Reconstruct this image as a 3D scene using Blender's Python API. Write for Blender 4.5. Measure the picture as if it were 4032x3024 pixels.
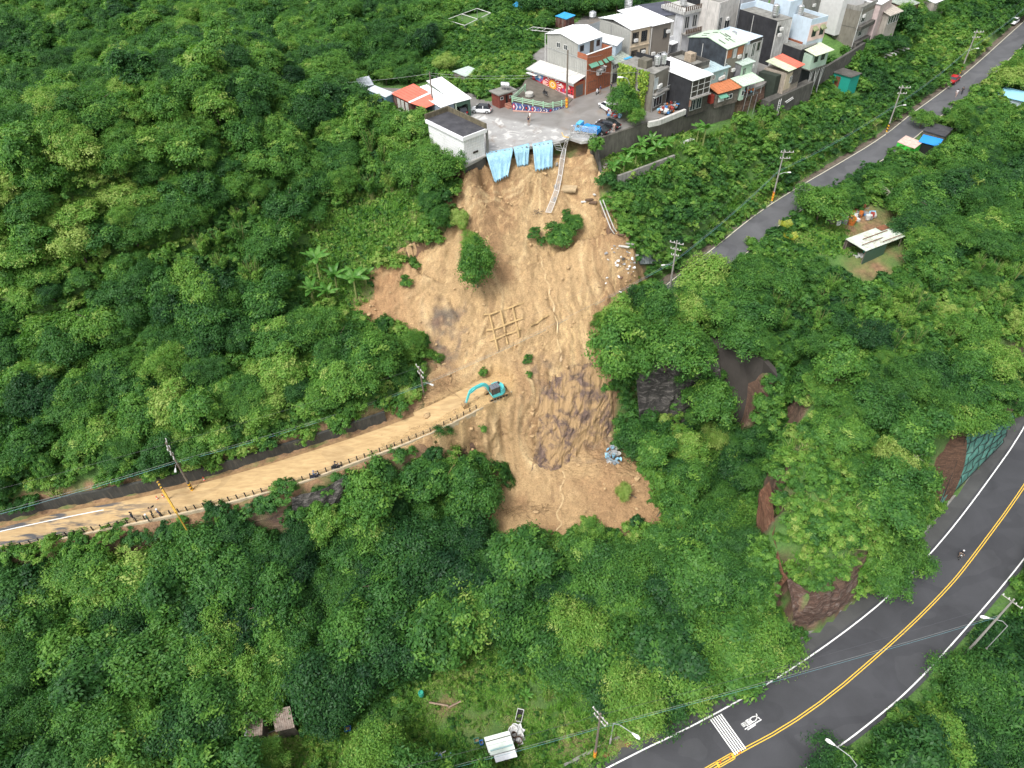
import bpy, bmesh, math, random
import numpy as np
from mathutils import Vector, Matrix
from mathutils import noise as mnoise
rng = random.Random(7)
nr = np.random.default_rng(11)
scene = bpy.context.scene
COL = scene.collection
for o in list(bpy.data.objects):
 bpy.data.objects.remove(o)
# camera
H = 85.0
PITCH, ROLL, FPX = math.radians(43.8), math.radians(2.5), 2795.0
CF = np.array([0, math.cos(PITCH), -math.sin(PITCH)])
_r0 = np.array([1.0, 0, 0]); _u0 = np.array([0, math.sin(PITCH), math.cos(PITCH)])
CR = _r0 * math.cos(ROLL) - _u0 * math.sin(ROLL)
CU = _u0 * math.cos(ROLL) + _r0 * math.sin(ROLL)
CC = np.array([0, 0, H])
cam_d = bpy.data.cameras.new('camera')
cam = bpy.data.objects.new('camera', cam_d)
COL.objects.link(cam)
cam_d.sensor_fit = 'HORIZONTAL'
cam_d.sensor_width = 36.0
cam_d.lens = 36.0 * FPX / 4032.0
cam_d.clip_start = 0.5
cam_d.clip_end = 3000
M = Matrix(((CR[0], CU[0], -CF[0], 0), (CR[1], CU[1], -CF[1], 0), (CR[2], CU[2], -CF[2], H), (0, 0, 0, 1)))
cam.matrix_world = M
scene.camera = cam
# world, sun, exposure
SUN_EL, SUN_AZ = math.radians(58), math.radians(-140)      # azimuth of the direction towards the sun, from +Y clockwise
world = bpy.data.worlds.new('World')
scene.world = world
world.use_nodes = True
wn = world.node_tree
for n in list(wn.nodes):
 wn.nodes.remove(n)
w_out = wn.nodes.new('ShaderNodeOutputWorld')
w_bg = wn.nodes.new('ShaderNodeBackground')
w_sky = wn.nodes.new('ShaderNodeTexSky')
w_sky.sky_type = 'NISHITA'
w_sky.sun_disc = False
w_sky.sun_elevation = SUN_EL
w_sky.sun_rotation = SUN_AZ
w_sky.air_density = 1.0
w_sky.dust_density = 4.0
w_hs = wn.nodes.new('ShaderNodeHueSaturation')          # overcast: the blue taken out of the sky
w_hs.inputs['Saturation'].default_value = 0.22
wn.links.new(w_sky.outputs[0], w_hs.inputs['Color'])
wn.links.new(w_hs.outputs[0], w_bg.inputs['Color'])
w_bg.inputs['Strength'].default_value = 0.15
wn.links.new(w_bg.outputs[0], w_out.inputs['Surface'])
sun_d = bpy.data.lights.new('sun', 'SUN')
sun_d.energy = 1.5
sun_d.angle = math.radians(14)
sun_d.color = (1.0, 0.97, 0.92)
sun = bpy.data.objects.new('sun', sun_d)
COL.objects.link(sun)
sd = Vector((math.sin(SUN_AZ) * math.cos(SUN_EL), math.cos(SUN_AZ) * math.cos(SUN_EL), math.sin(SUN_EL)))
sun.rotation_euler = sd.to_track_quat('Z', 'Y').to_euler()
sun.location = (0, 0, 200)
scene.view_settings.view_transform = 'Standard'
scene.view_settings.look = 'None'
scene.view_settings.gamma = 1.0
scene.view_settings.use_curve_mapping = False
scene.view_settings.exposure = 0.85
scene.cycles.max_bounces = 6
scene.cycles.diffuse_bounces = 4
scene.cycles.transparent_max_bounces = 6
# geometry helpers
def ray(X, Y):
 return CF + CR * ((X - 2016) / FPX) + CU * ((1512 - Y) / FPX)
def at(X, Y, z):
 """point of the place seen at photograph pixel (X, Y) when it lies at height z"""
 d = ray(X, Y)
 return CC + d * ((z - H) / d[2])
def proj(P):
 q = np.asarray(P, float) - CC
 D = q @ CF
 return 2016 + FPX * (q @ CR) / D, 1512 - FPX * (q @ CU) / D, D
def tag(o, label=None, cat=None, group=None, kind=None):
 if label: o['label'] = label
 if cat: o['category'] = cat
 if group: o['group'] = group
 if kind: o['kind'] = kind
 return o
def empty(name, loc, label, cat, group=None, rz=0.0):
 o = bpy.data.objects.new(name, None)
 o.empty_display_size = 0.3
 o.location = loc
 o.rotation_euler = (0, 0, rz)
 COL.objects.link(o)
 return tag(o, label, cat, group)
def link_mesh(name, me, parent=None, loc=(0, 0, 0)):
 o = bpy.data.objects.new(name, me)
 COL.objects.link(o)
 if parent is not None:
  o.parent = parent
 o.location = loc
 return o
def children_of(o):
 return [c for c in COL.objects if c.parent == o]
def copy_tree(o, loc=None, rz=None, scale=None, label=None, group=None, _par=None):
 c = o.copy()
 COL.objects.link(c)
 if _par is not None:
  c.parent = _par
 for ch in list(o.children):
  copy_tree(ch, _par=c)
 if loc is not None: c.location = loc
 if rz is not None: c.rotation_euler = (0, 0, rz)
 if scale is not None: c.scale = (scale,) * 3
 if label: c['label'] = label
 if group: c['group'] = group
 return c
class MB:
 """collects vertices and faces, optionally with material slots, in world or local space"""
 def __init__(s, org=(0, 0, 0), u=(1, 0, 0), v=(0, 1, 0), w=(0, 0, 1)):
  s.V = []; s.Fa = []; s.m = []; s.cur = 0
  s.o = np.array(org, float); s.u = np.array(u, float); s.v = np.array(v, float); s.w = np.array(w, float)
 def T(s, p):
  return tuple(s.o + s.u * p[0] + s.v * p[1] + s.w * p[2])
 def add(s, vs, fs):
  b = len(s.V)
  s.V += [s.T(p) for p in vs]
  for f in fs:
   s.Fa.append(tuple(b + i for i in f)); s.m.append(s.cur)
  return s
 def box(s, x0, x1, y0, y1, z0, z1):
  return s.add([(x0, y0, z0), (x1, y0, z0), (x1, y1, z0), (x0, y1, z0), (x0, y0, z1), (x1, y0, z1), (x1, y1, z1), (x0, y1, z1)],
                     [(0, 3, 2, 1), (4, 5, 6, 7), (0, 1, 5, 4), (1, 2, 6, 5), (2, 3, 7, 6), (3, 0, 4, 7)])
 def hexa(s, lo, hi):
  """two loops of n points, bottom and top"""
  n = len(lo)
  fs = [tuple(range(n))[::-1], tuple(range(n, 2 * n))]
  for i in range(n):
   j = (i + 1) % n
   fs.append((i, j, n + j, n + i))
  return s.add(list(lo) + list(hi), fs)
 def poly(s, pts):
  return s.add(pts, [tuple(range(len(pts)))])
 def prism(s, pts2, z0, z1):
  return s.hexa([(p[0], p[1], z0) for p in pts2], [(p[0], p[1], z1) for p in pts2])
 def tube(s, pts, r, n=6, r2=None):
  pts = [np.array(p, float) for p in pts]
  k = len(pts)
  rs = [r + ((r2 if r2 is not None else r) - r) * i / max(1, k - 1) for i in range(k)]
  vs = []; fs = []
  for i, p in enumerate(pts):
   d = pts[min(i + 1, k - 1)] - pts[max(i - 1, 0)]
   d = d / (np.linalg.norm(d) + 1e-9)
   a = np.cross(d, (0, 0, 1.0) if abs(d[2]) < 0.9 else (1.0, 0, 0)); a /= np.linalg.norm(a)
   b = np.cross(d, a)
   for j in range(n):
    t = 2 * math.pi * j / n
    vs.append(tuple(p + (a * math.cos(t) + b * math.sin(t)) * rs[i]))
  for i in range(k - 1):
   for j in range(n):
    j2 = (j + 1) % n
    fs.append((i * n + j, i * n + j2, (i + 1) * n + j2, (i + 1) * n + j))
  fs.append(tuple(range(n))[::-1]); fs.append(tuple((k - 1) * n + j for j in range(n)))
  return s.add(vs, fs)
 def lathe(s, c, prof, n=12):
  """profile of (r, z) about a vertical axis through c"""
  vs = []; fs = []
  for r, z in prof:
   for j in range(n):
    t = 2 * math.pi * j / n
    vs.append((c[0] + r * math.cos(t), c[1] + r * math.sin(t), c[2] + z))
  k = len(prof)
  for i in range(k - 1):
   for j in range(n):
    j2 = (j + 1) % n
    fs.append((i * n + j, i * n + j2, (i + 1) * n + j2, (i + 1) * n + j))
  fs.append(tuple(range(n))[::-1]); fs.append(tuple((k - 1) * n + j for j in range(n)))
  return s.add(vs, fs)
 def mesh(s, name, mats, smooth=False, org=(0, 0, 0)):
  me = bpy.data.meshes.new(name)
  org = np.array(org, float)
  me.from_pydata([tuple(np.array(v) - org) for v in s.V], [], s.Fa)
  for m in (mats if isinstance(mats, (list, tuple)) else [mats]):
   me.materials.append(m)
  if max(s.m, default=0) > 0:
   me.polygons.foreach_set('material_index', s.m)
  if smooth:
   me.polygons.foreach_set('use_smooth', [True] * len(me.polygons))
  me.update()
  return me
 def build(s, name, mats, parent=None, smooth=False, bevel=0.0):
  """vertices are in world space; a parent is an unrotated empty"""
  org = np.array(parent['_o']) if (parent is not None and '_o' in parent) else np.zeros(3)
  o = link_mesh(name, s.mesh(name, mats, smooth, org), parent)
  if bevel > 0:
   b = o.modifiers.new('bevel', 'BEVEL'); b.width = bevel; b.segments = 2; b.limit_method = 'ANGLE'
  return o
 def solo(s, name, mats, label, cat, group=None, kind=None, smooth=False, base=None, bevel=0.0):
  """one-mesh thing, its origin at its base"""
  a = np.array(s.V)
  org = base if base is not None else (a[:, 0].mean(), a[:, 1].mean(), a[:, 2].min())
  o = link_mesh(name, s.mesh(name, mats, smooth, org), None, tuple(org))
  if bevel > 0:
   b = o.modifiers.new('bevel', 'BEVEL'); b.width = bevel; b.segments = 2; b.limit_method = 'ANGLE'
  return tag(o, label, cat, group, kind)
def thing(name, loc, label, cat, group=None):
 """empty at the thing's base; its parts are given in world coordinates"""
 e = empty(name, tuple(float(c) for c in loc), label, cat, group)
 e['_o'] = [float(c) for c in loc]
 return e
PART_ORG = []
# materials
MATS = {}
def new_mat(name):
 m = bpy.data.materials.new(name)
 m.use_nodes = True
 nt = m.node_tree
 return m, nt, nt.nodes['Principled BSDF']
def ramp(nt, fac, stops, interp='LINEAR'):
 r = nt.nodes.new('ShaderNodeValToRGB')
 r.color_ramp.interpolation = interp
 els = r.color_ramp.elements
 while len(els) < len(stops):
  els.new(0.5)
 for e, (p, c) in zip(els, stops):
  e.position = p
  e.color = (c[0], c[1], c[2], 1)
 nt.links.new(fac, r.inputs[0])
 return r.outputs[0]
def tex_noise(nt, scale, detail=4, rough=0.6, vec=None, dist=0.0):
 n = nt.nodes.new('ShaderNodeTexNoise')
 n.inputs['Scale'].default_value = scale
 n.inputs['Detail'].default_value = detail
 n.inputs['Roughness'].default_value = rough
 n.inputs['Distortion'].default_value = dist
 if vec is not None:
  nt.links.new(vec, n.inputs['Vector'])
 return n.outputs['Fac']
def world_vec(nt, scale=(1, 1, 1)):
 g = nt.nodes.new('ShaderNodeNewGeometry')
 m = nt.nodes.new('ShaderNodeVectorMath'); m.operation = 'MULTIPLY'
 m.inputs[1].default_value = scale
 nt.links.new(g.outputs['Position'], m.inputs[0])
 return m.outputs[0]
def mix(nt, a, b, fac, mode='MIX'):
 m = nt.nodes.new('ShaderNodeMix'); m.data_type = 'RGBA'; m.blend_type = mode
 for sock, v in ((m.inputs[6], a), (m.inputs[7], b)):
  if isinstance(v, (tuple, list)):
   sock.default_value = (v[0], v[1], v[2], 1)
  else:
   nt.links.new(v, sock)
 if isinstance(fac, (int, float)):
  m.inputs[0].default_value = fac
 else:
  nt.links.new(fac, m.inputs[0])
 return m.outputs[2]
def bump(nt, b, height, strength=0.3, dist=0.05):
 n = nt.nodes.new('ShaderNodeBump')
 n.inputs['Strength'].default_value = strength
 n.inputs['Distance'].default_value = dist
 nt.links.new(height, n.inputs['Height'])
 nt.links.new(n.outputs[0], b.inputs['Normal'])
def mat(name, col, rough=0.7, var=0.25, scale=1.5, stain=0.0, stain_col=(0.05, 0.05, 0.045), metal=0.0, streak=True, bmp=0.0, spec=0.3):
 """painted / concrete / metal surface with tone variation, grain and run-down stains"""
 if name in MATS:
  return MATS[name]
 m, nt, b = new_mat(name)
 v = world_vec(nt)
 n1 = tex_noise(nt, scale, 5, 0.6, v)
 lo = tuple(c * (1 - var) for c in col); hi = tuple(min(1, c * (1 + var * 0.6)) for c in col)
 c = ramp(nt, n1, [(0.3, lo), (0.7, hi)])
 if stain > 0:
  vs = world_vec(nt, (1.7, 1.7, 0.25) if streak else (0.5, 0.5, 0.5))
  n2 = tex_noise(nt, 2.0, 7, 0.7, vs, 0.4)
  f = ramp(nt, n2, [(0.60 - 0.25 * stain, (0, 0, 0)), (0.82 - 0.15 * stain, (.75, .75, .75))])
  c = mix(nt, c, stain_col, f)
 nt.links.new(c, b.inputs['Base Color'])
 b.inputs['Roughness'].default_value = rough
 b.inputs['Metallic'].default_value = metal
 b.inputs['Specular IOR Level'].default_value = spec
 if bmp > 0:
  bump(nt, b, tex_noise(nt, scale * 12, 4, 0.6, v), bmp)
 MATS[name] = m
 return m
def flat(name, col, rough=0.5, metal=0.0, spec=0.4):
 if name in MATS:
  return MATS[name]
 m, nt, b = new_mat(name)
 n1 = tex_noise(nt, 6, 3, 0.5, world_vec(nt))
 nt.links.new(ramp(nt, n1, [(0.3, tuple(c * 0.9 for c in col)), (0.7, tuple(min(1, c * 1.06) for c in col))]), b.inputs['Base Color'])
 b.inputs['Roughness'].default_value = rough
 b.inputs['Metallic'].default_value = metal
 b.inputs['Specular IOR Level'].default_value = spec
 MATS[name] = m
 return m
# terrain heights
def sample(pts, step):
 pts = [np.array(p, float) for p in pts]
 out = []
 for a, b in zip(pts[:-1], pts[1:]):
  n = max(1, int(np.linalg.norm((b - a)[:2]) / step))
  for i in range(n):
   out.append(a + (b - a) * i / n)
 out.append(pts[-1])
 return out
def PX(l):
 return [at(*p) for p in l]
def offset(pts, d):
 """polyline shifted sideways by d (positive = left of travel)"""
 pts = [np.array(p, float) for p in pts]
 out = []
 for i, p in enumerate(pts):
  t = pts[min(i + 1, len(pts) - 1)] - pts[max(i - 1, 0)]
  t = t[:2] / (np.linalg.norm(t[:2]) + 1e-9)
  out.append(np.array([p[0] - t[1] * d, p[1] + t[0] * d, p[2]]))
 return out
def lift(pts, dz):
 return [np.array([p[0], p[1], p[2] + dz]) for p in pts]
def smooth_line(pts, step=1.5, it=2):
 pts = [np.array(p, float) for p in pts]
 for _ in range(it):
  q = [pts[0]]
  for a, b in zip(pts[:-1], pts[1:]):
   q += [a * .75 + b * .25, a * .25 + b * .75]
  q.append(pts[-1])
  pts = q
 return sample(pts, step)
MID_UP_L = smooth_line([(-115, 40, 9.5), (-85, 50, 10)] + PX([(176, 2011, 10.6), (505, 1955, 11), (870, 1870, 11.5), (1300, 1738, 12), (1560, 1650, 12.4), (1730, 1580, 12.7), (1900, 1490, 13)]))
MID_DN_L = smooth_line([(-115, 35.5, 9.5), (-85, 46, 10)] + PX([(135, 2141, 10.6), (576, 2050, 11), (852, 1991, 11.5), (1170, 1906, 12), (1300, 1856, 12), (1627, 1736, 12.2), (1784, 1664, 12.4), (1890, 1608, 12.5), (2013, 1540, 12.6)]))
MID_UP_R = smooth_line(PX([(2570, 1165, 16.2), (2700, 1060, 17.0), (2833, 960, 17.8), (2919, 888, 18.2), (3023, 811, 18.7), (3154, 730, 19.2), (3286, 654, 19.7), (3471, 544, 20.2), (3589, 447, 20.6), (3691, 375, 20.9), (3817, 278, 21.3), (3978, 131, 21.8), (4150, -20, 22.2)]))
MID_DN_R = offset(MID_UP_R, -5.3)
LOW_L = smooth_line([(-60, -16, 0), (-30, 8, 0), (-12, 17.8, 0)] + PX([(2381, 3024, 0), (2788, 2830, 0), (3143, 2621, 0), (3435, 2407, 0), (3598, 2252, 0), (3736, 2098, 0), (3873, 1918, 0), (4032, 1694, 0)]) + [(98, 92, 0.3), (130, 135, 1.0), (170, 200, 2)])
LOW_R = smooth_line([(-52, -26, 0), (-22, -2, 0), (4, 13, 0)] + PX([(3178, 3020, 0), (3324, 2926, 0), (3444, 2832, 0), (3573, 2724, 0), (3744, 2544, 0), (4032, 2209, 0)]) + [(84, 64, 0), (106, 88, 0.3), (140, 130, 1.0), (182, 196, 2)])
LOW_Y = smooth_line([(-56, -21, 0), (-26, 3, 0), (-4, 15.2, 0)] + PX([(2800, 3020, 0), (3178, 2819, 0), (3547, 2501, 0), (3727, 2321, 0), (3813, 2218, 0), (4032, 1922, 0)]) + [(91, 78, 0), (102, 90, 0.3), (135, 132, 1.0), (176, 198, 2)])
CP = []
def ctl(l, step=2.5):
 CP.extend(sample(l, step))
def ctlp(l, step=2.5):
 CP.extend(sample(PX(l), step))
def pts(l):
 CP.extend(PX(l))
ctl(MID_UP_L, 3); ctl(MID_DN_L, 3)
ctl(lift(offset(MID_UP_L[:-10], 0.7), 1.7), 3)
ctl(lift(offset(MID_UP_L[:-10], 4.0), 4.2), 4)
ctl(lift(offset(MID_DN_L[:-12], -1.2), -1.2), 3)
ctl(lift(offset(MID_DN_L[:-12], -2.6), -5.5), 3)
ctl(lift(offset(MID_UP_R, 1.6), 0.05), 3); ctl(offset(MID_UP_R, -2), 3); ctl(lift(MID_DN_R, -0.05), 3)
ctl(lift(offset(MID_UP_R, 2.4), 1.8), 3)
ctl(lift(offset(MID_DN_R[6:], -2.5), -1.0), 4)
ctl(offset(LOW_L, 2.0), 3); ctl(LOW_Y, 4); ctl(offset(LOW_R, -1.6), 3)
ctl(lift(offset(LOW_R, -4.0), -2.5), 4); ctl(lift(offset(LOW_R, -12.0), -6), 5)
ctlp([(1829, 655, 34), (1915, 610, 34), (2060, 585, 34), (2244, 547, 34), (2331, 558, 34)], 2)
pts([(2000, 500, 34), (2150, 480, 34), (1900, 470, 34), (2250, 420, 34), (2350, 480, 34), (2300, 380, 34), (2100, 400, 34), (1750, 460, 34), (1620, 430, 34), (1500, 400, 34), (1400, 330, 34),
     (2050, 300, 34), (2200, 200, 34), (2400, 300, 34), (2500, 380, 34), (2600, 300, 34), (2450, 130, 34), (2700, 330, 34), (2900, 250, 34), (3100, 150, 34), (2700, 80, 34.5), (3000, 50, 34.5), (3200, 40, 34.5), (2850, 340, 34)])
ctlp([(2331, 558, 34), (2450, 520, 34), (2589, 477, 34), (2702, 443, 34), (2793, 413, 34), (2900, 385, 33.8)], 2)
ctlp([(2350, 632, 30.6), (2480, 575, 30.2), (2616, 543, 30.0), (2734, 552, 29.6), (2924, 498, 29.5)], 2)
ctlp([(2427, 703, 29.6), (2540, 662, 29.6), (2653, 621, 29.6)], 2)
ctlp([(2440, 735, 27.6), (2550, 700, 27.4), (2680, 650, 27.2)], 2)
pts([(2760, 600, 28.5), (2900, 560, 28), (2500, 850, 25), (2600, 800, 25), (2750, 740, 24), (2900, 680, 23.5), (2560, 960, 22), (2700, 900, 21.5), (2830, 830, 20.8), (2950, 760, 20.8)])
pts([(3000, 480, 28.5), (3050, 410, 28.8), (3100, 600, 24.5), (3250, 520, 24.5), (3180, 400, 27), (3300, 350, 27.2), (3250, 250, 30), (3350, 200, 31), (3400, 160, 31.5), (3450, 210, 28.5), (3560, 200, 28),
     (3400, 430, 24), (3550, 330, 24.5), (3500, 80, 31), (3650, 200, 25), (3650, 60, 28), (3850, 60, 26), (3950, 0, 27), (3650, -80, 32), (3300, -60, 35)])
pts([(1600, 640, 31), (1400, 600, 31.5), (1500, 520, 32.8), (1700, 600, 32.5), (1250, 500, 34), (1400, 800, 27.3), (1600, 800, 28), (1250, 750, 29), (1300, 950, 24.5), (1500, 950, 24.8), (1200, 1150, 21.5), (1380, 1130, 21.2), (1400, 1300, 18.2), (1550, 1430, 15.6), (1250, 1450, 16.6)])
ctlp([(1850, 690, 31.4), (1930, 655, 31.2), (2070, 640, 30.8), (2240, 600, 31.0), (2320, 620, 30.8)], 2)
pts([(1790, 700, 32.5), (1770, 820, 28.8), (1730, 920, 26), (1600, 1000, 24.2), (1500, 1090, 22), (1480, 1200, 19.6), (1580, 1300, 17.6), (1670, 1420, 15.0),
     (1900, 760, 28.5), (1950, 880, 26), (2100, 760, 27.8), (2100, 880, 25), (2200, 860, 25.2), (2300, 740, 28.2), (2350, 850, 26.8), (2380, 760, 28.4), (2430, 900, 25.9), (2490, 1000, 23.0), (2530, 1090, 18.6),
     (1850, 1000, 24.2), (1850, 1120, 21.3), (2050, 1020, 22.6), (2060, 1130, 20.4), (2250, 1040, 21.9), (2250, 1150, 19.8), (2420, 1100, 20),
     (1750, 1230, 19), (1900, 1250, 18.4), (2050, 1280, 17.4), (2250, 1270, 17.2), (2400, 1220, 17.2), (2480, 1180, 16.6),
     (1780, 1380, 15.5), (1850, 1440, 14.2), (2000, 1400, 14.8), (2150, 1370, 15.2), (2300, 1350, 15.2)])
ctlp([(2013, 1545, 12.5), (2150, 1475, 13.0), (2245, 1438, 13.3), (2370, 1395, 13.7), (2500, 1380, 14.2), (2650, 1390, 14.2), (2813, 1325, 14.4), (2916, 1358, 14.3), (3005, 1402, 14), (3050, 1475, 13.6)], 1.5)
ctlp([(1990, 1830, 3.4), (2145, 1850, 3.0), (2250, 1800, 3.2), (2380, 1710, 3.6), (2470, 1700, 3.0), (2600, 1690, 2.4), (2800, 1625, 2), (2909, 1660, 1.8), (2975, 1650, 2.2)], 1.5)
pts([(1900, 1700, 9), (1850, 1780, 6.4), (1940, 1760, 6.2), (1800, 1850, 4)])
pts([(1990, 1960, 1.4), (2120, 1920, 2.0), (2250, 1900, 2.4), (2400, 1830, 3.0), (2500, 1900, 2.4), (2600, 1980, 1.6), (2550, 2080, .9), (2350, 2070, .9), (2200, 2100, 0), (2000, 2120, -.2), (2650, 1850, 1.2), (2750, 1950, 0), (2700, 1760, 1.2), (2880, 1740, .8)])
pts([(2750, 2200, -1.2), (2500, 2350, -2), (2200, 2350, -2), (1800, 2300, -1), (2800, 2500, -1.2), (2900, 2650, -.5), (1500, 2200, .5), (1200, 2150, 2), (800, 2250, 3), (400, 2300, 3.5), (0, 2350, 4), (-300, 2500, 4),
     (1000, 2500, -1), (500, 2600, 0), (0, 2700, 0), (1300, 2700, -2), (1800, 2650, -2.4), (2200, 2650, -1.8), (2500, 2700, -.9), (1800, 2850, -2.4), (1500, 3000, -2.4), (2100, 2950, -1.4), (1000, 2950, -1.6), (500, 3000, -1), (0, 3000, 0)])
ctlp([(3165, 1500, 13.6), (3150, 1690, 12.4), (3050, 1900, 10.8), (3050, 2100, 9.6), (3080, 2270, 8.4), (3180, 2340, 7.6), (3320, 2290, 7.2), (3450, 2150, 7.4), (3560, 1960, 8.4), (3590, 1760, 9.4), (3804, 1690, 9.6), (3967, 1630, 9.6), (4150, 1480, 9.6)], 2)
ctlp([(3090, 1640, 2), (3060, 1780, 2), (2990, 1910, 1.2), (2975, 2100, .5), (2985, 2260, .2), (3060, 2440, .1), (3130, 2500, .2), (3300, 2400, .5), (3440, 2270, .5), (3570, 2150, .5), (3676, 1995, .4), (3790, 1938, .4), (3860, 1830, .4), (3955, 1700, .4), (4080, 1510, .5)], 2)
pts([(3200, 2150, 9.6), (3300, 1900, 11.5), (3200, 1650, 13), (3450, 1700, 12), (3400, 1450, 14), (3150, 1450, 14.6), (3650, 1550, 12), (3900, 1500, 11.5), (3800, 1350, 13.5), (4032, 1250, 13), (3600, 1250, 14.8),
     (3300, 1200, 15.4), (3000, 1230, 15.4), (2800, 1230, 15.3), (3450, 1030, 16.6), (3250, 950, 17.4), (3100, 1010, 16.8), (2900, 1080, 16.4), (3700, 1050, 16.6), (4032, 950, 16.6), (3900, 750, 17.6), (3600, 800, 18), (4032, 500, 18.8)])
pts([(1100, 1550, 15.6), (800, 1650, 15.5), (400, 1750, 14.8), (0, 1800, 14), (900, 1350, 19.6), (500, 1450, 19.5), (0, 1550, 18), (-300, 1600, 17), (950, 1050, 25.5), (500, 1150, 25.5), (0, 1250, 24.5), (-400, 1300, 23),
     (900, 750, 32), (450, 850, 33), (0, 1000, 32.5), (-400, 1050, 31), (-400, 950, 35), (0, 840, 37.5), (350, 650, 39.5), (700, 450, 41.5), (1050, 340, 39.5), (1300, 300, 37)])
pts([(-400, 700, 24), (0, 600, 23), (350, 400, 26), (700, 260, 29), (1100, 190, 32), (1400, 180, 33.5), (-300, 300, 24), (0, 300, 24.5), (500, 150, 27), (1000, 60, 31), (0, 20, 29), (600, -40, 31), (1300, 50, 33.5), (1700, 130, 34), (1900, 30, 34), (2200, 0, 34.5), (1700, -80, 34.5), (2400, -80, 35), (2800, -80, 36)])
for x in (-260, -120, 0, 120, 240):
 for y in (270, 420, 620):
  CP.append(np.array([x, y, 38 + (y - 270) * .08]))
for p in ((-140, -20, 3), (-80, -20, 1), (-30, -20, -1), (10, -30, -4), (60, -20, -8), (120, 0, -10), (160, 60, -10), (220, 120, -8), (-160, 30, 9), (-200, 120, 20), (-300, 200, 25), (200, 150, 14), (260, 240, 22), (-260, -200, 0), (260, -200, -12), (0, -200, -5), (-260, 0, 4), (330, 40, -8)):
 CP.append(np.array(p, float))
CPA = np.array(CP)
_keep = []
for i, p in enumerate(CPA):
 if all((abs(p[0] - CPA[j][0]) > .5 or abs(p[1] - CPA[j][1]) > .5) for j in _keep):
  _keep.append(i)
CPA = CPA[_keep]
_d = np.sqrt(((CPA[:, None, :2] - CPA[None, :, :2]) ** 2).sum(-1))
_A = -_d - np.eye(len(CPA)) * 0.15
_n = len(CPA)
_S = np.zeros((_n + 1, _n + 1)); _S[:_n, :_n] = _A; _S[:_n, _n] = 1; _S[_n, :_n] = 1
_W = np.linalg.solve(_S, np.append(CPA[:, 2], 0))
def rbf(X, Y):
 X = np.atleast_1d(X).astype(float).ravel(); Y = np.atleast_1d(Y).astype(float).ravel()
 out = np.empty(len(X))
 cx = CPA[:, 0].astype(np.float32); cy = CPA[:, 1].astype(np.float32); w = _W[:-1].astype(np.float32)
 for i in range(0, len(X), 8192):
  dx = X[i:i + 8192, None].astype(np.float32) - cx; dy = Y[i:i + 8192, None].astype(np.float32) - cy
  out[i:i + 8192] = -(np.sqrt(dx * dx + dy * dy) @ w) + _W[-1]
 return out
def in_poly(X, Y, poly):
 """boolean array: points inside the closed polygon"""
 X = np.asarray(X, float); Y = np.asarray(Y, float)
 ins = np.zeros(X.shape, bool)
 n = len(poly)
 for i in range(n):
  x0, y0 = poly[i][0], poly[i][1]; x1, y1 = poly[(i + 1) % n][0], poly[(i + 1) % n][1]
  if y0 == y1: continue
  c = ((y0 > Y) != (y1 > Y)) & (X < (x1 - x0) * (Y - y0) / (y1 - y0) + x0)
  ins ^= c
 return ins
def dist_line(X, Y, line):
 """distance to a polyline and z of the nearest point on it"""
 X = np.asarray(X, float); Y = np.asarray(Y, float)
 best = np.full(X.shape, 1e9); bz = np.zeros(X.shape)
 for a, b in zip(line[:-1], line[1:]):
  dx, dy = b[0] - a[0], b[1] - a[1]
  L = dx * dx + dy * dy + 1e-12
  t = np.clip(((X - a[0]) * dx + (Y - a[1]) * dy) / L, 0, 1)
  d = np.hypot(X - a[0] - t * dx, Y - a[1] - t * dy)
  m = d < best
  best = np.where(m, d, best); bz = np.where(m, a[2] + t * (b[2] - a[2]), bz)
 return best, bz
def fbm(X, Y, scale, seed=0, octv=4, gain=.5):
 """cheap value noise in numpy, about -1..1"""
 out = np.zeros(np.shape(X)); amp = 1.0; tot = 0
 for o in range(octv):
  f = scale * 2 ** o
  xs = X * f + seed * 17.3 + o * 31.7; ys = Y * f - seed * 9.1 + o * 11.3
  xi = np.floor(xs).astype(np.int64); yi = np.floor(ys).astype(np.int64)
  xf = xs - xi; yf = ys - yi
  xf = xf * xf * (3 - 2 * xf); yf = yf * yf * (3 - 2 * yf)
  def h(a, b):
   v = np.sin(a * 127.1 + b * 311.7 + seed * 74.7) * 43758.5453
   return (v - np.floor(v)) * 2 - 1
  v = (h(xi, yi) * (1 - xf) + h(xi + 1, yi) * xf) * (1 - yf) + (h(xi, yi + 1) * (1 - xf) + h(xi + 1, yi + 1) * xf) * yf
  out += v * amp; tot += amp; amp *= gain
 return out / tot
def wpoly(l):
 return [tuple(at(*p)[:2]) for p in l]
PLATEAU = wpoly([(1829, 652, 34), (1915, 606, 34), (2060, 582, 34), (2244, 543, 34), (2331, 554, 34), (2460, 510, 34), (2589, 473, 34), (2702, 439, 34), (2793, 409, 34), (2900, 380, 34), (3010, 330, 34), (3150, 200, 34), (3200, 80, 34), (2300, 60, 34), (2080, 230, 34), (2060, 330, 34), (1930, 400, 34), (1860, 370, 34), (1700, 320, 34), (1640, 350, 34), (1500, 345, 34), (1400, 330, 34), (1410, 400, 34), (1620, 470, 34), (1660, 560, 34)])
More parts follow.
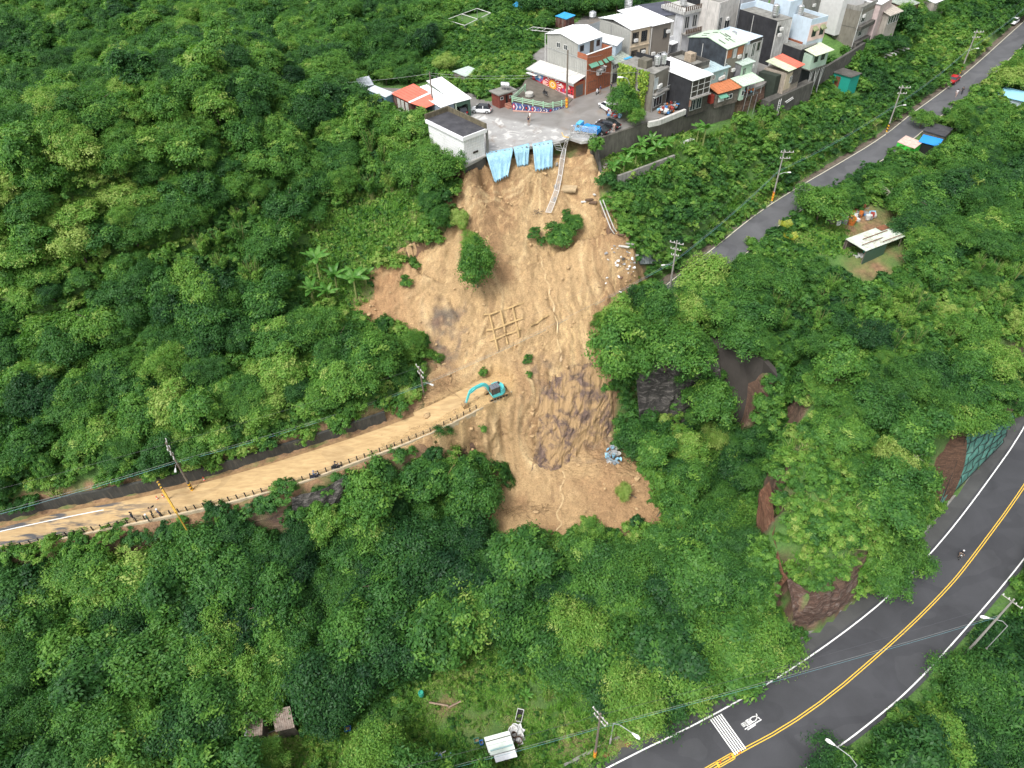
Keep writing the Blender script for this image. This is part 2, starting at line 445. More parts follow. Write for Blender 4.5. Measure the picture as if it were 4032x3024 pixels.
SLIDE = wpoly([(1815, 690, 32), (1900, 655, 32.5), (2060, 632, 32.5), (2244, 590, 32.6), (2330, 600, 32.5), (2365, 690, 30), (2400, 800, 28.5), (2450, 890, 26), (2520, 990, 23), (2560, 1080, 19), (2570, 1150, 17), (2500, 1230, 16), (2420, 1330, 15), (2400, 1400, 14), (2430, 1500, 11), (2390, 1690, 3.5), (2440, 1760, 3), (2560, 1850, 2), (2620, 1950, 1.5), (2620, 2060, 1), (2540, 2100, .5), (2300, 2090, .3), (2160, 2140, -.5), (2000, 2150, -.5), (1900, 2110, 0), (1930, 2000, 1), (1880, 1870, 3), (1800, 1780, 6.5), (1700, 1745, 11.5),
               (1640, 1740, 12.1), (1500, 1790, 12), (1500, 1690, 12), (1680, 1600, 12.6), (1640, 1530, 13.6), (1720, 1440, 15), (1650, 1360, 16.5), (1560, 1290, 18), (1380, 1300, 18.2), (1400, 1200, 19.6), (1480, 1180, 20), (1470, 1090, 22), (1530, 1010, 24), (1640, 960, 25), (1740, 900, 26.5), (1770, 800, 29.2)])
def road_z(X, Y, Z):
 """roads and terraces cut level into the land"""
 d, z = dist_line(X, Y, ROAD_L_MID)
 Z = np.where(d < 2.5, z - .12, Z)
 d, z = dist_line(X, Y, ROAD_R_MID)
 Z = np.where(d < 3.5, z - .12, Z)
 d, z = dist_line(X, Y, LOW_Y)
 Z = np.where(d < 6.3, z - .12, Z)
 return Z
def resample(line, n):
 line = [np.array(p) for p in line]
 L = [0]
 for a, b in zip(line[:-1], line[1:]): L.append(L[-1] + np.linalg.norm((b - a)[:2]))
 out = []
 for i in range(n):
  t = L[-1] * i / (n - 1)
  k = max(0, min(len(L) - 2, np.searchsorted(L, t) - 1))
  f = (t - L[k]) / (L[k + 1] - L[k] + 1e-9)
  out.append(line[k] * (1 - f) + line[k + 1] * f)
 return out
ROAD_L_MID = [(a + b) / 2 for a, b in zip(resample(MID_UP_L, 60), resample(MID_DN_L, 60))]
ROAD_R_MID = offset(MID_UP_R, -2.1)
EDGE_LINE = PX([(1840, 650, 34), (1915, 606, 34), (2060, 582, 34), (2244, 543, 34), (2331, 554, 34)])
WALL_LINE = PX([(2331, 554, 34), (2460, 510, 34), (2589, 473, 34), (2702, 439, 34), (2793, 409, 34), (2900, 380, 34)])
TERR_LINE = PX([(2427, 690, 29.9), (2500, 665, 29.9), (2653, 608, 29.9)])
def inside_plateau(X, Y):
 return in_poly(X, Y, PLATEAU)
def height(X, Y, detail=True):
 X = np.asarray(X, float); Y = np.asarray(Y, float)
 sh = X.shape
 Z = rbf(X, Y).reshape(sh)
 if detail:
  Z = Z + fbm(X, Y, .12, 3, 4) * .55
 ip = inside_plateau(X, Y)
 d, _ = dist_line(X, Y, EDGE_LINE)
 sl = in_poly(X, Y, SLIDE) | ((d < 3.0) & ~ip)
 Z = np.where(sl & ~ip & (d < 14), np.minimum(Z, 32.6 - 1.15 * d + fbm(X, Y, .35, 13, 3) * .5 + np.maximum(0, d - 4) * .45), Z)
 d, _ = dist_line(X, Y, WALL_LINE)
 Z = np.where(~ip & (d < 4.0) & (X > 15.5), np.minimum(Z, 30.3), Z)
 d, _ = dist_line(X, Y, TERR_LINE)
 t0, t1 = TERR_LINE[0], TERR_LINE[-1]
 below = (Y - t0[1]) * (t1[0] - t0[0]) < (X - t0[0]) * (t1[1] - t0[1])
 Z = np.where((d < 3.0) & below, np.minimum(Z, 28.0 - .3 * d), Z)
 de, _ = dist_line(X, Y, EDGE_LINE); dw, _ = dist_line(X, Y, WALL_LINE)
 Z = np.where(ip, 33.93, Z)
 Z = np.where(ip & (de < 1.6), np.minimum(Z, 32.5), Z)
 Z = np.where(ip & (dw < 1.2) & (X > 15.5), np.minimum(Z, 30.3), Z)
 return road_z(X, Y, Z)
def hz(x, y):
 return float(height(np.array([x]), np.array([y]))[0])
# ground sheet
def axis(lo, hi, step, far_lo, far_hi):
 core = list(np.arange(lo, hi + 1e-6, step))
 l = []; x = lo; s = step
 while x > far_lo:
  s *= 1.35; x -= s; l.append(x)
 r = []; x = core[-1]; s = step
 while x < far_hi:
  s *= 1.35; x += s; r.append(x)
 return np.array(l[::-1] + core + r)
GX = axis(-105, 160, 0.7, -700, 700)
GY = axis(14, 215, 0.7, -400, 1000)
XX, YY = np.meshgrid(GX, GY)
ZZ = height(XX, YY)
def gz(x, y):
 """fast bilinear ground height"""
 x = np.asarray(x, float); y = np.asarray(y, float)
 i = np.clip(np.searchsorted(GX, x) - 1, 0, len(GX) - 2); j = np.clip(np.searchsorted(GY, y) - 1, 0, len(GY) - 2)
 fx = np.clip((x - GX[i]) / (GX[i + 1] - GX[i]), 0, 1); fy = np.clip((y - GY[j]) / (GY[j + 1] - GY[j]), 0, 1)
 return (ZZ[j, i] * (1 - fx) + ZZ[j, i + 1] * fx) * (1 - fy) + (ZZ[j + 1, i] * (1 - fx) + ZZ[j + 1, i + 1] * fx) * fy
def hit(X, Y, up=0.0):
 """first ground point along the view ray of a photograph pixel (raised canopy of height up)"""
 d = ray(X, Y)
 t = np.arange(35, 420, .25)
 P = CC[None] + d[None] * t[:, None]
 z = gz(P[:, 0], P[:, 1]) + up
 k = np.argmax(P[:, 2] < z)
 p = P[k].copy(); p[2] = z[k] - up
 return p
def grid_mesh(name, xs, ys, Z, material, keep=None, colors=None, smooth=True, yo=0):
 ny, nx = Z.shape
 X, Y = np.meshgrid(xs, ys)
 V = np.stack([X, Y + yo, Z], -1).reshape(-1, 3)
 idx = np.arange(nx * ny).reshape(ny, nx)
 q = np.stack([idx[:-1, :-1], idx[:-1, 1:], idx[1:, 1:], idx[1:, :-1]], -1).reshape(-1, 4)
 if keep is not None:
  k = keep.reshape(-1)
  q = q[k[q].all(1)]
 used = np.unique(q)
 remap = -np.ones(nx * ny, int); remap[used] = np.arange(len(used))
 q = remap[q]; V = V[used]
 me = bpy.data.meshes.new(name)
 me.vertices.add(len(V)); me.vertices.foreach_set('co', V.ravel())
 me.loops.add(q.size); me.loops.foreach_set('vertex_index', q.ravel().astype(np.int32))
 me.polygons.add(len(q)); me.polygons.foreach_set('loop_start', np.arange(0, q.size, 4, dtype=np.int32))
 if hasattr(me.polygons[0], 'loop_total'):
  try: me.polygons.foreach_set('loop_total', np.full(len(q), 4, dtype=np.int32))
  except Exception: pass
 if smooth: me.polygons.foreach_set('use_smooth', np.ones(len(q), bool))
 me.update(calc_edges=True)
 if colors is not None:
  for nm, arr in colors.items():
   a = me.color_attributes.new(nm, 'FLOAT_COLOR', 'POINT')
   c = np.ones((len(V), 4), np.float32); c[:, :3] = arr.reshape(-1, 3)[used]
   a.data.foreach_set('color', c.ravel())
 me.materials.append(material)
 return link_mesh(name, me)
m, nt, b = new_mat('hillside_soil_and_undergrowth')
v = world_vec(nt)
c1 = ramp(nt, tex_noise(nt, .35, 6, .65, v), [(.35, (.05, .12, .024)), (.55, (.08, .19, .034)), (.75, (.13, .25, .05))])
c2 = ramp(nt, tex_noise(nt, 3.0, 5, .7, v), [(.35, (.03, .07, .018)), (.7, (.12, .22, .045))])
c = mix(nt, c1, c2, .5)
att = nt.nodes.new('ShaderNodeAttribute'); att.attribute_name = 'soil'
sep = nt.nodes.new('ShaderNodeSeparateColor'); nt.links.new(att.outputs['Color'], sep.inputs[0])
soil = ramp(nt, tex_noise(nt, 1.2, 6, .7, v), [(.3, (.10, .055, .03)), (.7, (.34, .21, .11))])
c = mix(nt, c, soil, sep.outputs[0])
rock = ramp(nt, tex_noise(nt, .7, 7, .72, world_vec(nt, (.6, .6, 2.2)), 1.2), [(.25, (.035, .03, .028)), (.5, (.13, .075, .05)), (.72, (.25, .17, .12))])
c = mix(nt, c, rock, sep.outputs[1])
nt.links.new(c, b.inputs['Base Color']); b.inputs['Roughness'].default_value = .9
bump(nt, b, tex_noise(nt, 4, 6, .7, v), .8, .25)
GROUND_MAT = m
slide_in = in_poly(XX, YY, SLIDE)
soil_w = np.zeros(XX.shape)
def blob(X, Y, z, r, a=1.0):
 p = at(X, Y, z)
 d = np.hypot(XX - p[0], YY - p[1]) / r
 return a * np.clip(1.3 - d, 0, 1)
for bX, bY, bz, br, ba in [(1750, 2770, -2, 2.2, .7), (1870, 2850, -2, 2.6, .35), (2950, 2830, 0, 3, .0), (2250, 2950, -1.2, 3, .6), (2450, 2950, -.6, 3, .6), (1540, 2330, -1.5, 2.2, .8), (2050, 2790, -2, 2.5, .35),
                         (3380, 890, 17, 6, 1.2), (3250, 860, 17.5, 5, .9), (3550, 850, 17.4, 4, 1), (3430, 1050, 16.6, 4, 1.1), (3540, 1010, 16.6, 3, .9), (1950, 200, 34, 4, .6), (2050, 170, 34, 3, .5), (1480, 1120, 22, 3, .9), (2480, 1120, 18, 2, .8), (1400, 1230, 20, 2.5, .9), (60, 2280, 4, 3, .6), (1150, 2020, 7, 3, .5), (2700, 2050, 0, 3.5, .6), (2560, 2130, 0, 4, .8), (1850, 2130, 0, 3, .8), (3020, 2000, 6, 1.6, .9)]:
 soil_w = np.maximum(soil_w, blob(bX, bY, bz, br, ba))
sl_d, _ = dist_line(XX, YY, [(p[0], p[1], 0) for p in SLIDE + SLIDE[:1]])
soil_w = np.maximum(soil_w, np.where(slide_in, 1, np.clip(1.3 - sl_d / 1.3, 0, 1)))
_dr, _ = dist_line(XX, YY, ROAD_L_MID); _dq, _ = dist_line(XX, YY, EDGE_LINE); soil_w = np.maximum(soil_w, ((_dr < 3.9) | (_dq < 4)) * 1.4)
soil_w *= np.clip(.75 + fbm(XX, YY, .5, 5, 4) * 1.1, 0, 1)
gyx = np.gradient(ZZ, axis=1) / np.maximum(np.gradient(XX, axis=1), 1e-3); gyy = np.gradient(ZZ, axis=0) / np.maximum(np.gradient(YY, axis=0), 1e-3)
steep = np.hypot(gyx, gyy)
rock_w = np.clip((steep - 1.6) / 1.2, 0, 1)
ZT = ZZ.copy()
ZT[slide_in & (sl_d > .7)] -= 1.0
_de, _ = dist_line(XX, YY, EDGE_LINE); ZT[_de < 3.2] -= 1.2
ground = grid_mesh('ground', GX, GY, ZT, GROUND_MAT, colors={'soil': np.stack([soil_w, rock_w, np.zeros_like(soil_w)], -1)})
tag(ground, kind='structure')
# the landslide
SX = np.arange(-29, 34, .22); SY = np.concatenate([np.arange(54, 65, .22), np.arange(65, 77, .08), np.arange(77, 109, .22)])
SXX, SYY = np.meshgrid(SX, SY)
SZ = height(SXX, SYY, True)
S_in = in_poly(SXX + fbm(SXX, SYY, .5, 8, 3) * .9, SYY + fbm(SXX, SYY, .5, 9, 3) * .9, SLIDE)
S_d, _ = dist_line(SXX, SYY, [(p[0], p[1], 0) for p in SLIDE + SLIDE[:1]])
ax, ay = at(2130, 560, 36)[:2]
ang = np.arctan2(SXX - ax, ay + 2 - SYY); rad = np.hypot(SXX - ax, SYY - ay)
wx = fbm(SXX, SYY, .12, 2, 3)
rill = fbm(ang * 11 + wx * 3.2, rad * .06, 1.0, 4, 4) * .55 + fbm(SXX * .55 + wx * 2.2 + ang * 2, SYY * .10, 1.0, 44, 4) * .6
rill2 = fbm(ang * 40, rad * .13, 1.0, 6, 3)
gr = np.hypot(np.gradient(SZ, SX, axis=1), np.gradient(SZ, SY, axis=0))
slopew = np.clip((gr - .25) * 2, 0, 1)
road_d, _ = dist_line(SXX, SYY, ROAD_L_MID)
offroad = np.clip((road_d - 2.0) / 1.5, 0, 1)
DZ = (np.minimum(np.abs(rill), .5) * 1.7 - .35 + np.abs(rill2) * .5) * slopew * offroad * np.clip((rad - 5) / 12, .15, 1)
lump = fbm(SXX, SYY, .9, 12, 4)
DZ += lump * .28 * offroad + (np.abs(fbm(SXX, SYY, 1.9, 14, 3)) * .30 + np.maximum(0, fbm(SXX, SYY, 3.2, 15, 2) - .25) * .5) * offroad
DZ += fbm(SXX, SYY, 1.4, 16, 3) * .04
edge = np.clip(S_d / 1.2, 0, 1)
SZ2 = SZ + DZ * np.where(S_in, np.clip(.25 + edge, 0, 1), .2) + np.where(S_in, .10, .0)
SZ2 -= np.where(S_in, 0, np.clip(S_d, 0, 1) * 1.0)
plat = inside_plateau(SXX, SYY)
def lerp(a, b, t): return a * (1 - t[..., None]) + b * t[..., None]
och = np.array([.42, .285, .145]); pale = np.array([.60, .445, .245]); brn = np.array([.28, .165, .082]); wet = np.array([.34, .20, .085]); rockc = np.array([.135, .085, .07]); grey = np.array([.10, .09, .082])
ss = lambda x, a, b_: np.clip((x - a) / (b_ - a), 0, 1) ** 2 * (3 - 2 * np.clip((x - a) / (b_ - a), 0, 1))
colr = np.broadcast_to(och, SXX.shape + (3,)).copy()
big = fbm(SXX, SYY, .11, 21, 4)
colr = lerp(colr, np.broadcast_to(brn, colr.shape), ss(big, .0, .45) * .75)
strk = fbm(ang * 18 + wx * 4.5, rad * .08, 1.0, 24, 4) * .6 + fbm(SXX * 1.1 + wx * 3, SYY * .16, 1.0, 46, 4) * .5
colr = lerp(colr, np.broadcast_to(pale, colr.shape), ss(strk, .05, .5) * slopew * .85)
colr = lerp(colr, np.broadcast_to(brn, colr.shape), ss(-strk, .1, .6) * slopew * .6)
colr = lerp(colr, np.broadcast_to(np.array([.63, .45, .23]), colr.shape), np.clip(1 - np.abs(rill) / .055, 0, 1) * slopew * .7)
colr = lerp(colr, np.broadcast_to(np.array([.17, .095, .05]), colr.shape), ss(np.abs(rill2), .35, .7) * ss(lump, .0, .5) * .55)
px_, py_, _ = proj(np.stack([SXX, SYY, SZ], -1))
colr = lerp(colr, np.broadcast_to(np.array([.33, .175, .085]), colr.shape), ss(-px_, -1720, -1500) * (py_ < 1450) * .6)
for (cx, cy, rx_, ry_, wgt) in [(1755, 1275, 75, 85, .8), (2170, 1560, 90, 110, .75), (2330, 1720, 130, 90, .55), (2280, 1500, 100, 60, .45), (1740, 1400, 60, 60, .6)]:
 w_ = np.clip(1.25 - np.hypot((px_ - cx) / rx_, (py_ - cy) / ry_) + fbm(SXX, SYY, .9, 33, 5) * 1.5 - .2, 0, 1)
 lay = fbm(SXX * .7, SZ * 3.5, 1.0, 35, 4)
 colr = lerp(colr, lerp(np.broadcast_to(rockc, colr.shape), np.broadcast_to(grey, colr.shape), ss(lay, -.2, .4)), w_ * wgt)
cliffw = np.clip((gr - 1.5) / 1.0, 0, 1)
lay = fbm(SXX * 1.2, SYY * .4, 1.0, 37, 4)
cl = lerp(np.broadcast_to(np.array([.155, .10, .075]), colr.shape), np.broadcast_to(grey, colr.shape), ss(lay, -.1, .4))
cl = lerp(cl, np.broadcast_to(wet, colr.shape), ss(fbm(SXX * 1.6, SYY * .3, 1.0, 39, 4), -.05, .4) * .8)
colr = lerp(colr, cl, cliffw * (px_ > 2040) * (SZ < 14) * .9)
colr = lerp(colr, np.broadcast_to(np.array([.55, .375, .18]), colr.shape), (1 - offroad) * .8)
fan = (py_ > 1880) & (SZ < 4)
colr = lerp(colr, np.broadcast_to(np.array([.33, .20, .10]), colr.shape), fan * ss(px_, 2180, 2500) * .7)
colr *= (1 + fbm(SXX, SYY, 1.8, 41, 4) * .22)[..., None]
colr = np.clip(colr * .94, .01, .9)
m, nt, b = new_mat('slipped_earth')
v = world_vec(nt)
att = nt.nodes.new('ShaderNodeVertexColor'); att.layer_name = 'earth'
grain = ramp(nt, tex_noise(nt, 5, 6, .72, v), [(.25, (.55, .52, .5)), (.5, (.98, .98, .98)), (.75, (1.35, 1.33, 1.3))])
peb = nt.nodes.new('ShaderNodeTexVoronoi'); peb.inputs['Scale'].default_value = 2.2; nt.links.new(v, peb.inputs['Vector'])
pebm = ramp(nt, peb.outputs['Distance'], [(.05, (1.25, 1.22, 1.15)), (.18, (1, 1, 1))])
c = mix(nt, att.outputs['Color'], grain, 1.0, 'MULTIPLY')
c = mix(nt, c, pebm, .8, 'MULTIPLY')
nt.links.new(c, b.inputs['Base Color']); b.inputs['Roughness'].default_value = .75; b.inputs['Specular IOR Level'].default_value = .35
bump(nt, b, tex_noise(nt, 3.2, 8, .75, v), .9, .3)
EARTH_MAT = m
_de, _ = dist_line(SXX, SYY, EDGE_LINE)
SZ2 = np.where(plat & (_de < 1.6), 32.45, SZ2)
keep = (S_in | (S_d < 1.0) | (_de < 1.4)) & (~plat | (_de < 1.4))
cw = cliffw * offroad * (SZ < 14.5)
SYD = (fbm(SXX * .8 + SZ * .12, SZ * .22, 1.0, 51, 4) * 1.5 + np.abs(fbm(SXX * 2.2, SZ * 1.1, 1.0, 53, 3)) * .7) * cw
slide_o = grid_mesh('landslide_earth', SX, SY, SZ2, EARTH_MAT, keep=keep, colors={'earth': colr}, yo=-SYD)
tag(slide_o, kind='structure')
def slz(x, y):
 i = min(int(np.searchsorted(SX, x)), len(SX) - 1); j = min(int(np.searchsorted(SY, y)), len(SY) - 1)
 return float(SZ2[j, i])
def shit(X, Y):
 """point on the slipped earth under a photograph pixel"""
 d = ray(X, Y)
 for t in np.arange(60, 150, .1):
  P = CC + d * t
  if SX[0] < P[0] < SX[-1] and SY[0] < P[1] < SY[-1] and P[2] < slz(P[0], P[1]):
   P[2] = slz(P[0], P[1]); return P
 return hit(X, Y)
# roads and markings
def strip(name, left, right, material, z=0.0, n=None, cross=1, smooth=False):
 n = n or max(len(left), len(right))
 L = resample(left, n); Rr = resample(right, n)
 mb = MB(); vs = []; fs = []
 for a, c_ in zip(L, Rr):
  for k in range(cross + 1):
   p = a + (c_ - a) * k / cross
   vs.append((p[0], p[1], p[2] + z))
 w = cross + 1
 for i in range(n - 1):
  for k in range(cross):
   fs.append((i * w + k, i * w + k + 1, (i + 1) * w + k + 1, (i + 1) * w + k))
 mb.add(vs, fs)
 o = mb.build(name, material)
 return o
def line_strip(mb, line, w, z):
 L = offset(line, w / 2); Rr = offset(line, -w / 2)
 n = len(line)
 vs = [(p[0], p[1], p[2] + z) for p in L] + [(p[0], p[1], p[2] + z) for p in Rr]
 mb.add(vs, [(i, i + 1, n + i + 1, n + i) for i in range(n - 1)])
def asphalt(name, base, track=.0, mud=0.0):
 m, nt, b = new_mat(name)
 v = world_vec(nt)
 g = ramp(nt, tex_noise(nt, 9, 6, .7, v), [(.3, tuple(c * .8 for c in base)), (.7, tuple(c * 1.25 for c in base))])
 l = ramp(nt, tex_noise(nt, .22, 5, .6, v, .6), [(.3, tuple(c * .75 for c in base)), (.7, tuple(c * 1.45 for c in base))])
 c = mix(nt, g, l, .55)
 if mud:
  f = ramp(nt, tex_noise(nt, .9, 6, .62, world_vec(nt, (.22, 1.1, 1))), [(.44, (0, 0, 0)), (.54, (.9, .9, .9))])
  mc = ramp(nt, tex_noise(nt, 1.6, 6, .7, world_vec(nt, (.3, 1.3, 1))), [(.3, (.36, .235, .11)), (.7, (.56, .40, .205))])
  sx = nt.nodes.new('ShaderNodeSeparateXYZ'); nt.links.new(v, sx.inputs[0])
  mr = nt.nodes.new('ShaderNodeMapRange'); mr.inputs[1].default_value = -54; mr.inputs[2].default_value = -41
  nt.links.new(sx.outputs[0], mr.inputs[0])
  ad = nt.nodes.new('ShaderNodeMath'); ad.operation = 'ADD'; ad.use_clamp = True
  sc_ = nt.nodes.new('ShaderNodeMath'); sc_.operation = 'MULTIPLY'; sc_.inputs[1].default_value = 1.2
  nt.links.new(mr.outputs[0], sc_.inputs[0])
  nt.links.new(f, ad.inputs[0]); nt.links.new(sc_.outputs[0], ad.inputs[1])
  c = mix(nt, c, mc, ad.outputs[0])
 pt = ramp(nt, tex_noise(nt, .12, 2, .3, world_vec(nt, (1, 1.6, 1))), [(.50, (1, 1, 1)), (.505, (.86, .86, .87)), (.60, (.86, .86, .87)), (.605, (1.08, 1.08, 1.07))])
 c = mix(nt, c, pt, .8, 'MULTIPLY')
 nt.links.new(c, b.inputs['Base Color'])
 b.inputs['Roughness'].default_value = .62; b.inputs['Specular IOR Level'].default_value = .4
 bump(nt, b, tex_noise(nt, 30, 3, .6, v), .25, .02)
 return m
ASPH_LOW = asphalt('dark_asphalt', (.047, .048, .053))
ASPH_MID = asphalt('grey_asphalt', (.088, .089, .095))
ASPH_MUD = asphalt('muddy_asphalt', (.075, .075, .08), mud=1)
def paint(name, col, wear=.3):
 m, nt, b = new_mat(name)
 v = world_vec(nt)
 c = ramp(nt, tex_noise(nt, 5, 6, .75, v), [(.28, tuple(x * .55 for x in col)), (.42, col), (.9, tuple(min(1, x * 1.08) for x in col))])
 nt.links.new(c, b.inputs['Base Color']); b.inputs['Roughness'].default_value = .55
 return m
P_WHITE = paint('road_paint_white', (.8, .8, .78)); P_YELL = paint('road_paint_yellow', (.70, .44, .045)); P_OLDW = paint('worn_road_paint', (.6, .56, .42))
SHOULDER = asphalt('shoulder_tarmac', (.062, .063, .062))
low = strip('road', offset(LOW_L, .35), offset(LOW_R, -.5), ASPH_LOW, 0.0, 120, 4); tag(low, kind='structure')
sh = strip('road_shoulder', offset(LOW_L, 2.1), offset(LOW_L, .3), SHOULDER, -.03, 120, 2); tag(sh, kind='structure')
mb = MB(); line_strip(mb, LOW_L, .16, .006); line_strip(mb, LOW_R, .16, .006)
tag(mb.build('edge_line', P_WHITE), kind='structure')
mb = MB(); line_strip(mb, offset(LOW_Y, .13), .11, .006); line_strip(mb, offset(LOW_Y, -.13), .11, .006)
yk = mb.build('centre_line', P_YELL); tag(yk, kind='structure')
curb = MB()
Lk = offset(LOW_L, 2.1); Lk2 = offset(LOW_L, 2.4)
for a, b_, c_, d_ in zip(Lk[:-1], Lk[1:], Lk2[1:], Lk2[:-1]):
 curb.hexa([(a[0], a[1], a[2] - .3), (b_[0], b_[1], b_[2] - .3), (c_[0], c_[1], c_[2] - .3), (d_[0], d_[1], d_[2] - .3)],
              [(a[0], a[1], a[2] + .12), (b_[0], b_[1], b_[2] + .12), (c_[0], c_[1], c_[2] + .12), (d_[0], d_[1], d_[2] + .12)])
CONC = mat('weathered_concrete', (.26, .25, .23), .85, .3, .9, .5, (.07, .065, .055), bmp=.2)
CONC_D = mat('dark_stained_concrete', (.105, .10, .09), .88, .35, .6, .6, (.03, .03, .027), bmp=.3)
CONC_L = mat('pale_concrete', (.40, .39, .36), .85, .2, .8, .3, (.16, .15, .13), bmp=.2)
tag(curb.build('kerb', CONC), kind='structure')
mid_l = strip('muddy_road', offset(MID_UP_L, -.05), offset(MID_DN_L, -.25), ASPH_MUD, 0.0, 110, 4); tag(mid_l, kind='structure')
mid_r = strip('hill_road', offset(MID_UP_R, .25), offset(MID_UP_R, -5.1), ASPH_MID, 0.0, 100, 3); tag(mid_r, kind='structure')
sh2 = strip('road_verge', offset(MID_UP_R, 1.5), offset(MID_UP_R, .2), mat('dirty_verge', (.15, .12, .095), .9, .4, 1.2, .5, (.06, .07, .03)), -.03, 100, 2); tag(sh2, kind='structure')
mb = MB(); line_strip(mb, MID_UP_R, .14, .006); line_strip(mb, offset(MID_UP_R, -4.85), .12, .006)
tag(mb.build('edge_line', P_OLDW), kind='structure')
mb = MB(); line_strip(mb, smooth_line(PX([(-60, 2108, 10.4), (18, 2088, 10.5), (306, 2026, 10.8), (620, 1969, 11.0)]) ), .14, .008)
tag(mb.build('edge_line', P_WHITE), kind='structure')
m, nt, b = new_mat('square_paving')
v = world_vec(nt)
g = ramp(nt, tex_noise(nt, .25, 6, .62, v, .8), [(.3, (.15, .14, .128)), (.55, (.21, .20, .19)), (.75, (.27, .26, .245))])
pn = tex_noise(nt, .45, 6, .62, v, 1.2)
mk = ramp(nt, pn, [(.54, (0, 0, 0)), (.60, (1, 1, 1))])
sx = nt.nodes.new('ShaderNodeSeparateXYZ'); nt.links.new(v, sx.inputs[0])
ln = nt.nodes.new('ShaderNodeMath'); ln.operation = 'MULTIPLY_ADD'; ln.inputs[1].default_value = .55
nt.links.new(sx.outputs[0], ln.inputs[0]); nt.links.new(sx.outputs[1], ln.inputs[2])
mr = nt.nodes.new('ShaderNodeMapRange'); mr.inputs[1].default_value = 119.2; mr.inputs[2].default_value = 118.2; nt.links.new(ln.outputs[0], mr.inputs[0])
slabc = ramp(nt, tex_noise(nt, .8, 5, .6, v), [(.3, (.26, .255, .245)), (.7, (.36, .355, .345))])
c = mix(nt, g, slabc, mr.outputs[0])
mm = nt.nodes.new('ShaderNodeMath'); mm.operation = 'MULTIPLY'; nt.links.new(mk, mm.inputs[0]); nt.links.new(mr.outputs[0], mm.inputs[1])
c = mix(nt, c, (.50, .49, .47), mm.outputs[0])
br = ramp(nt, tex_noise(nt, .3, 5, .6, v, .5), [(.56, (0, 0, 0)), (.68, (.7, .7, .7))])
c = mix(nt, c, (.20, .15, .11), br)
nt.links.new(c, b.inputs['Base Color']); b.inputs['Roughness'].default_value = .5
bump(nt, b, tex_noise(nt, 20, 4, .6, v), .2, .02)
pl = MB()
E_ = wpoly([(1829, 652, 34), (1915, 606, 34), (1990, 590, 34), (2060, 583, 34), (2150, 566, 34), (2200, 556, 34), (2244, 543, 34), (2290, 556, 34), (2331, 553, 34)])
E_ = [(p[0] + rng.uniform(-.1, .1), p[1] + rng.uniform(-.15, .15)) for p in E_]
POL = E_ + PLATEAU[5:]
pl.prism(POL, 33.55, 34.0)
slab = pl.build('square_pavement', m); tag(slab, kind='structure')
# foliage
def leaf_mat(name, stops, trans=.36, rough=.5):
 m = bpy.data.materials.new(name); m.use_nodes = True
 nt = m.node_tree; b = nt.nodes['Principled BSDF']; out = nt.nodes['Material Output']
 t = nt.nodes.new('ShaderNodeAttribute'); t.attribute_type = 'INSTANCER'; t.attribute_name = 'tint'
 lv = nt.nodes.new('ShaderNodeAttribute'); lv.attribute_name = 'lv'
 ad = nt.nodes.new('ShaderNodeMath'); ad.operation = 'MULTIPLY_ADD'; ad.inputs[1].default_value = .46; ad.use_clamp = True
 nt.links.new(lv.outputs['Fac'], ad.inputs[0])
 sb = nt.nodes.new('ShaderNodeMath'); sb.operation = 'SUBTRACT'; sb.inputs[1].default_value = .20
 nt.links.new(t.outputs['Fac'], sb.inputs[0]); nt.links.new(sb.outputs[0], ad.inputs[2])
 c = ramp(nt, ad.outputs[0], stops)
 nt.links.new(c, b.inputs['Base Color']); b.inputs['Roughness'].default_value = rough; b.inputs['Specular IOR Level'].default_value = .25
 tr = nt.nodes.new('ShaderNodeBsdfTranslucent')
 tc = mix(nt, c, (1.0, 1.25, .45), 1.0, 'MULTIPLY')
 nt.links.new(tc, tr.inputs['Color'])
 mx = nt.nodes.new('ShaderNodeMixShader'); mx.inputs[0].default_value = trans
 nt.links.new(b.outputs[0], mx.inputs[1]); nt.links.new(tr.outputs[0], mx.inputs[2]); nt.links.new(mx.outputs[0], out.inputs['Surface'])
 return m
LEAF = leaf_mat('leaves', [(0.0, (.014, .052, .021)), (.2, (.028, .092, .027)), (.42, (.054, .156, .034)), (.62, (.096, .228, .040)), (.82, (.170, .320, .052)), (1.0, (.32, .41, .11))])
LEAF_DRY = leaf_mat('dry_leaves', [(0, (.06, .07, .025)), (.5, (.13, .12, .05)), (1, (.26, .20, .10))])
GRASSM = leaf_mat('grass_blades', [(0, (.06, .17, .025)), (.5, (.13, .31, .042)), (.8, (.22, .38, .07)), (1.0, (.36, .34, .16))], .3)
BANANA = leaf_mat('banana_leaf', [(0, (.04, .13, .02)), (.5, (.08, .22, .035)), (1, (.17, .32, .08))], .35, .35)
BARK = mat('bark', (.13, .10, .075), .9, .4, 3)
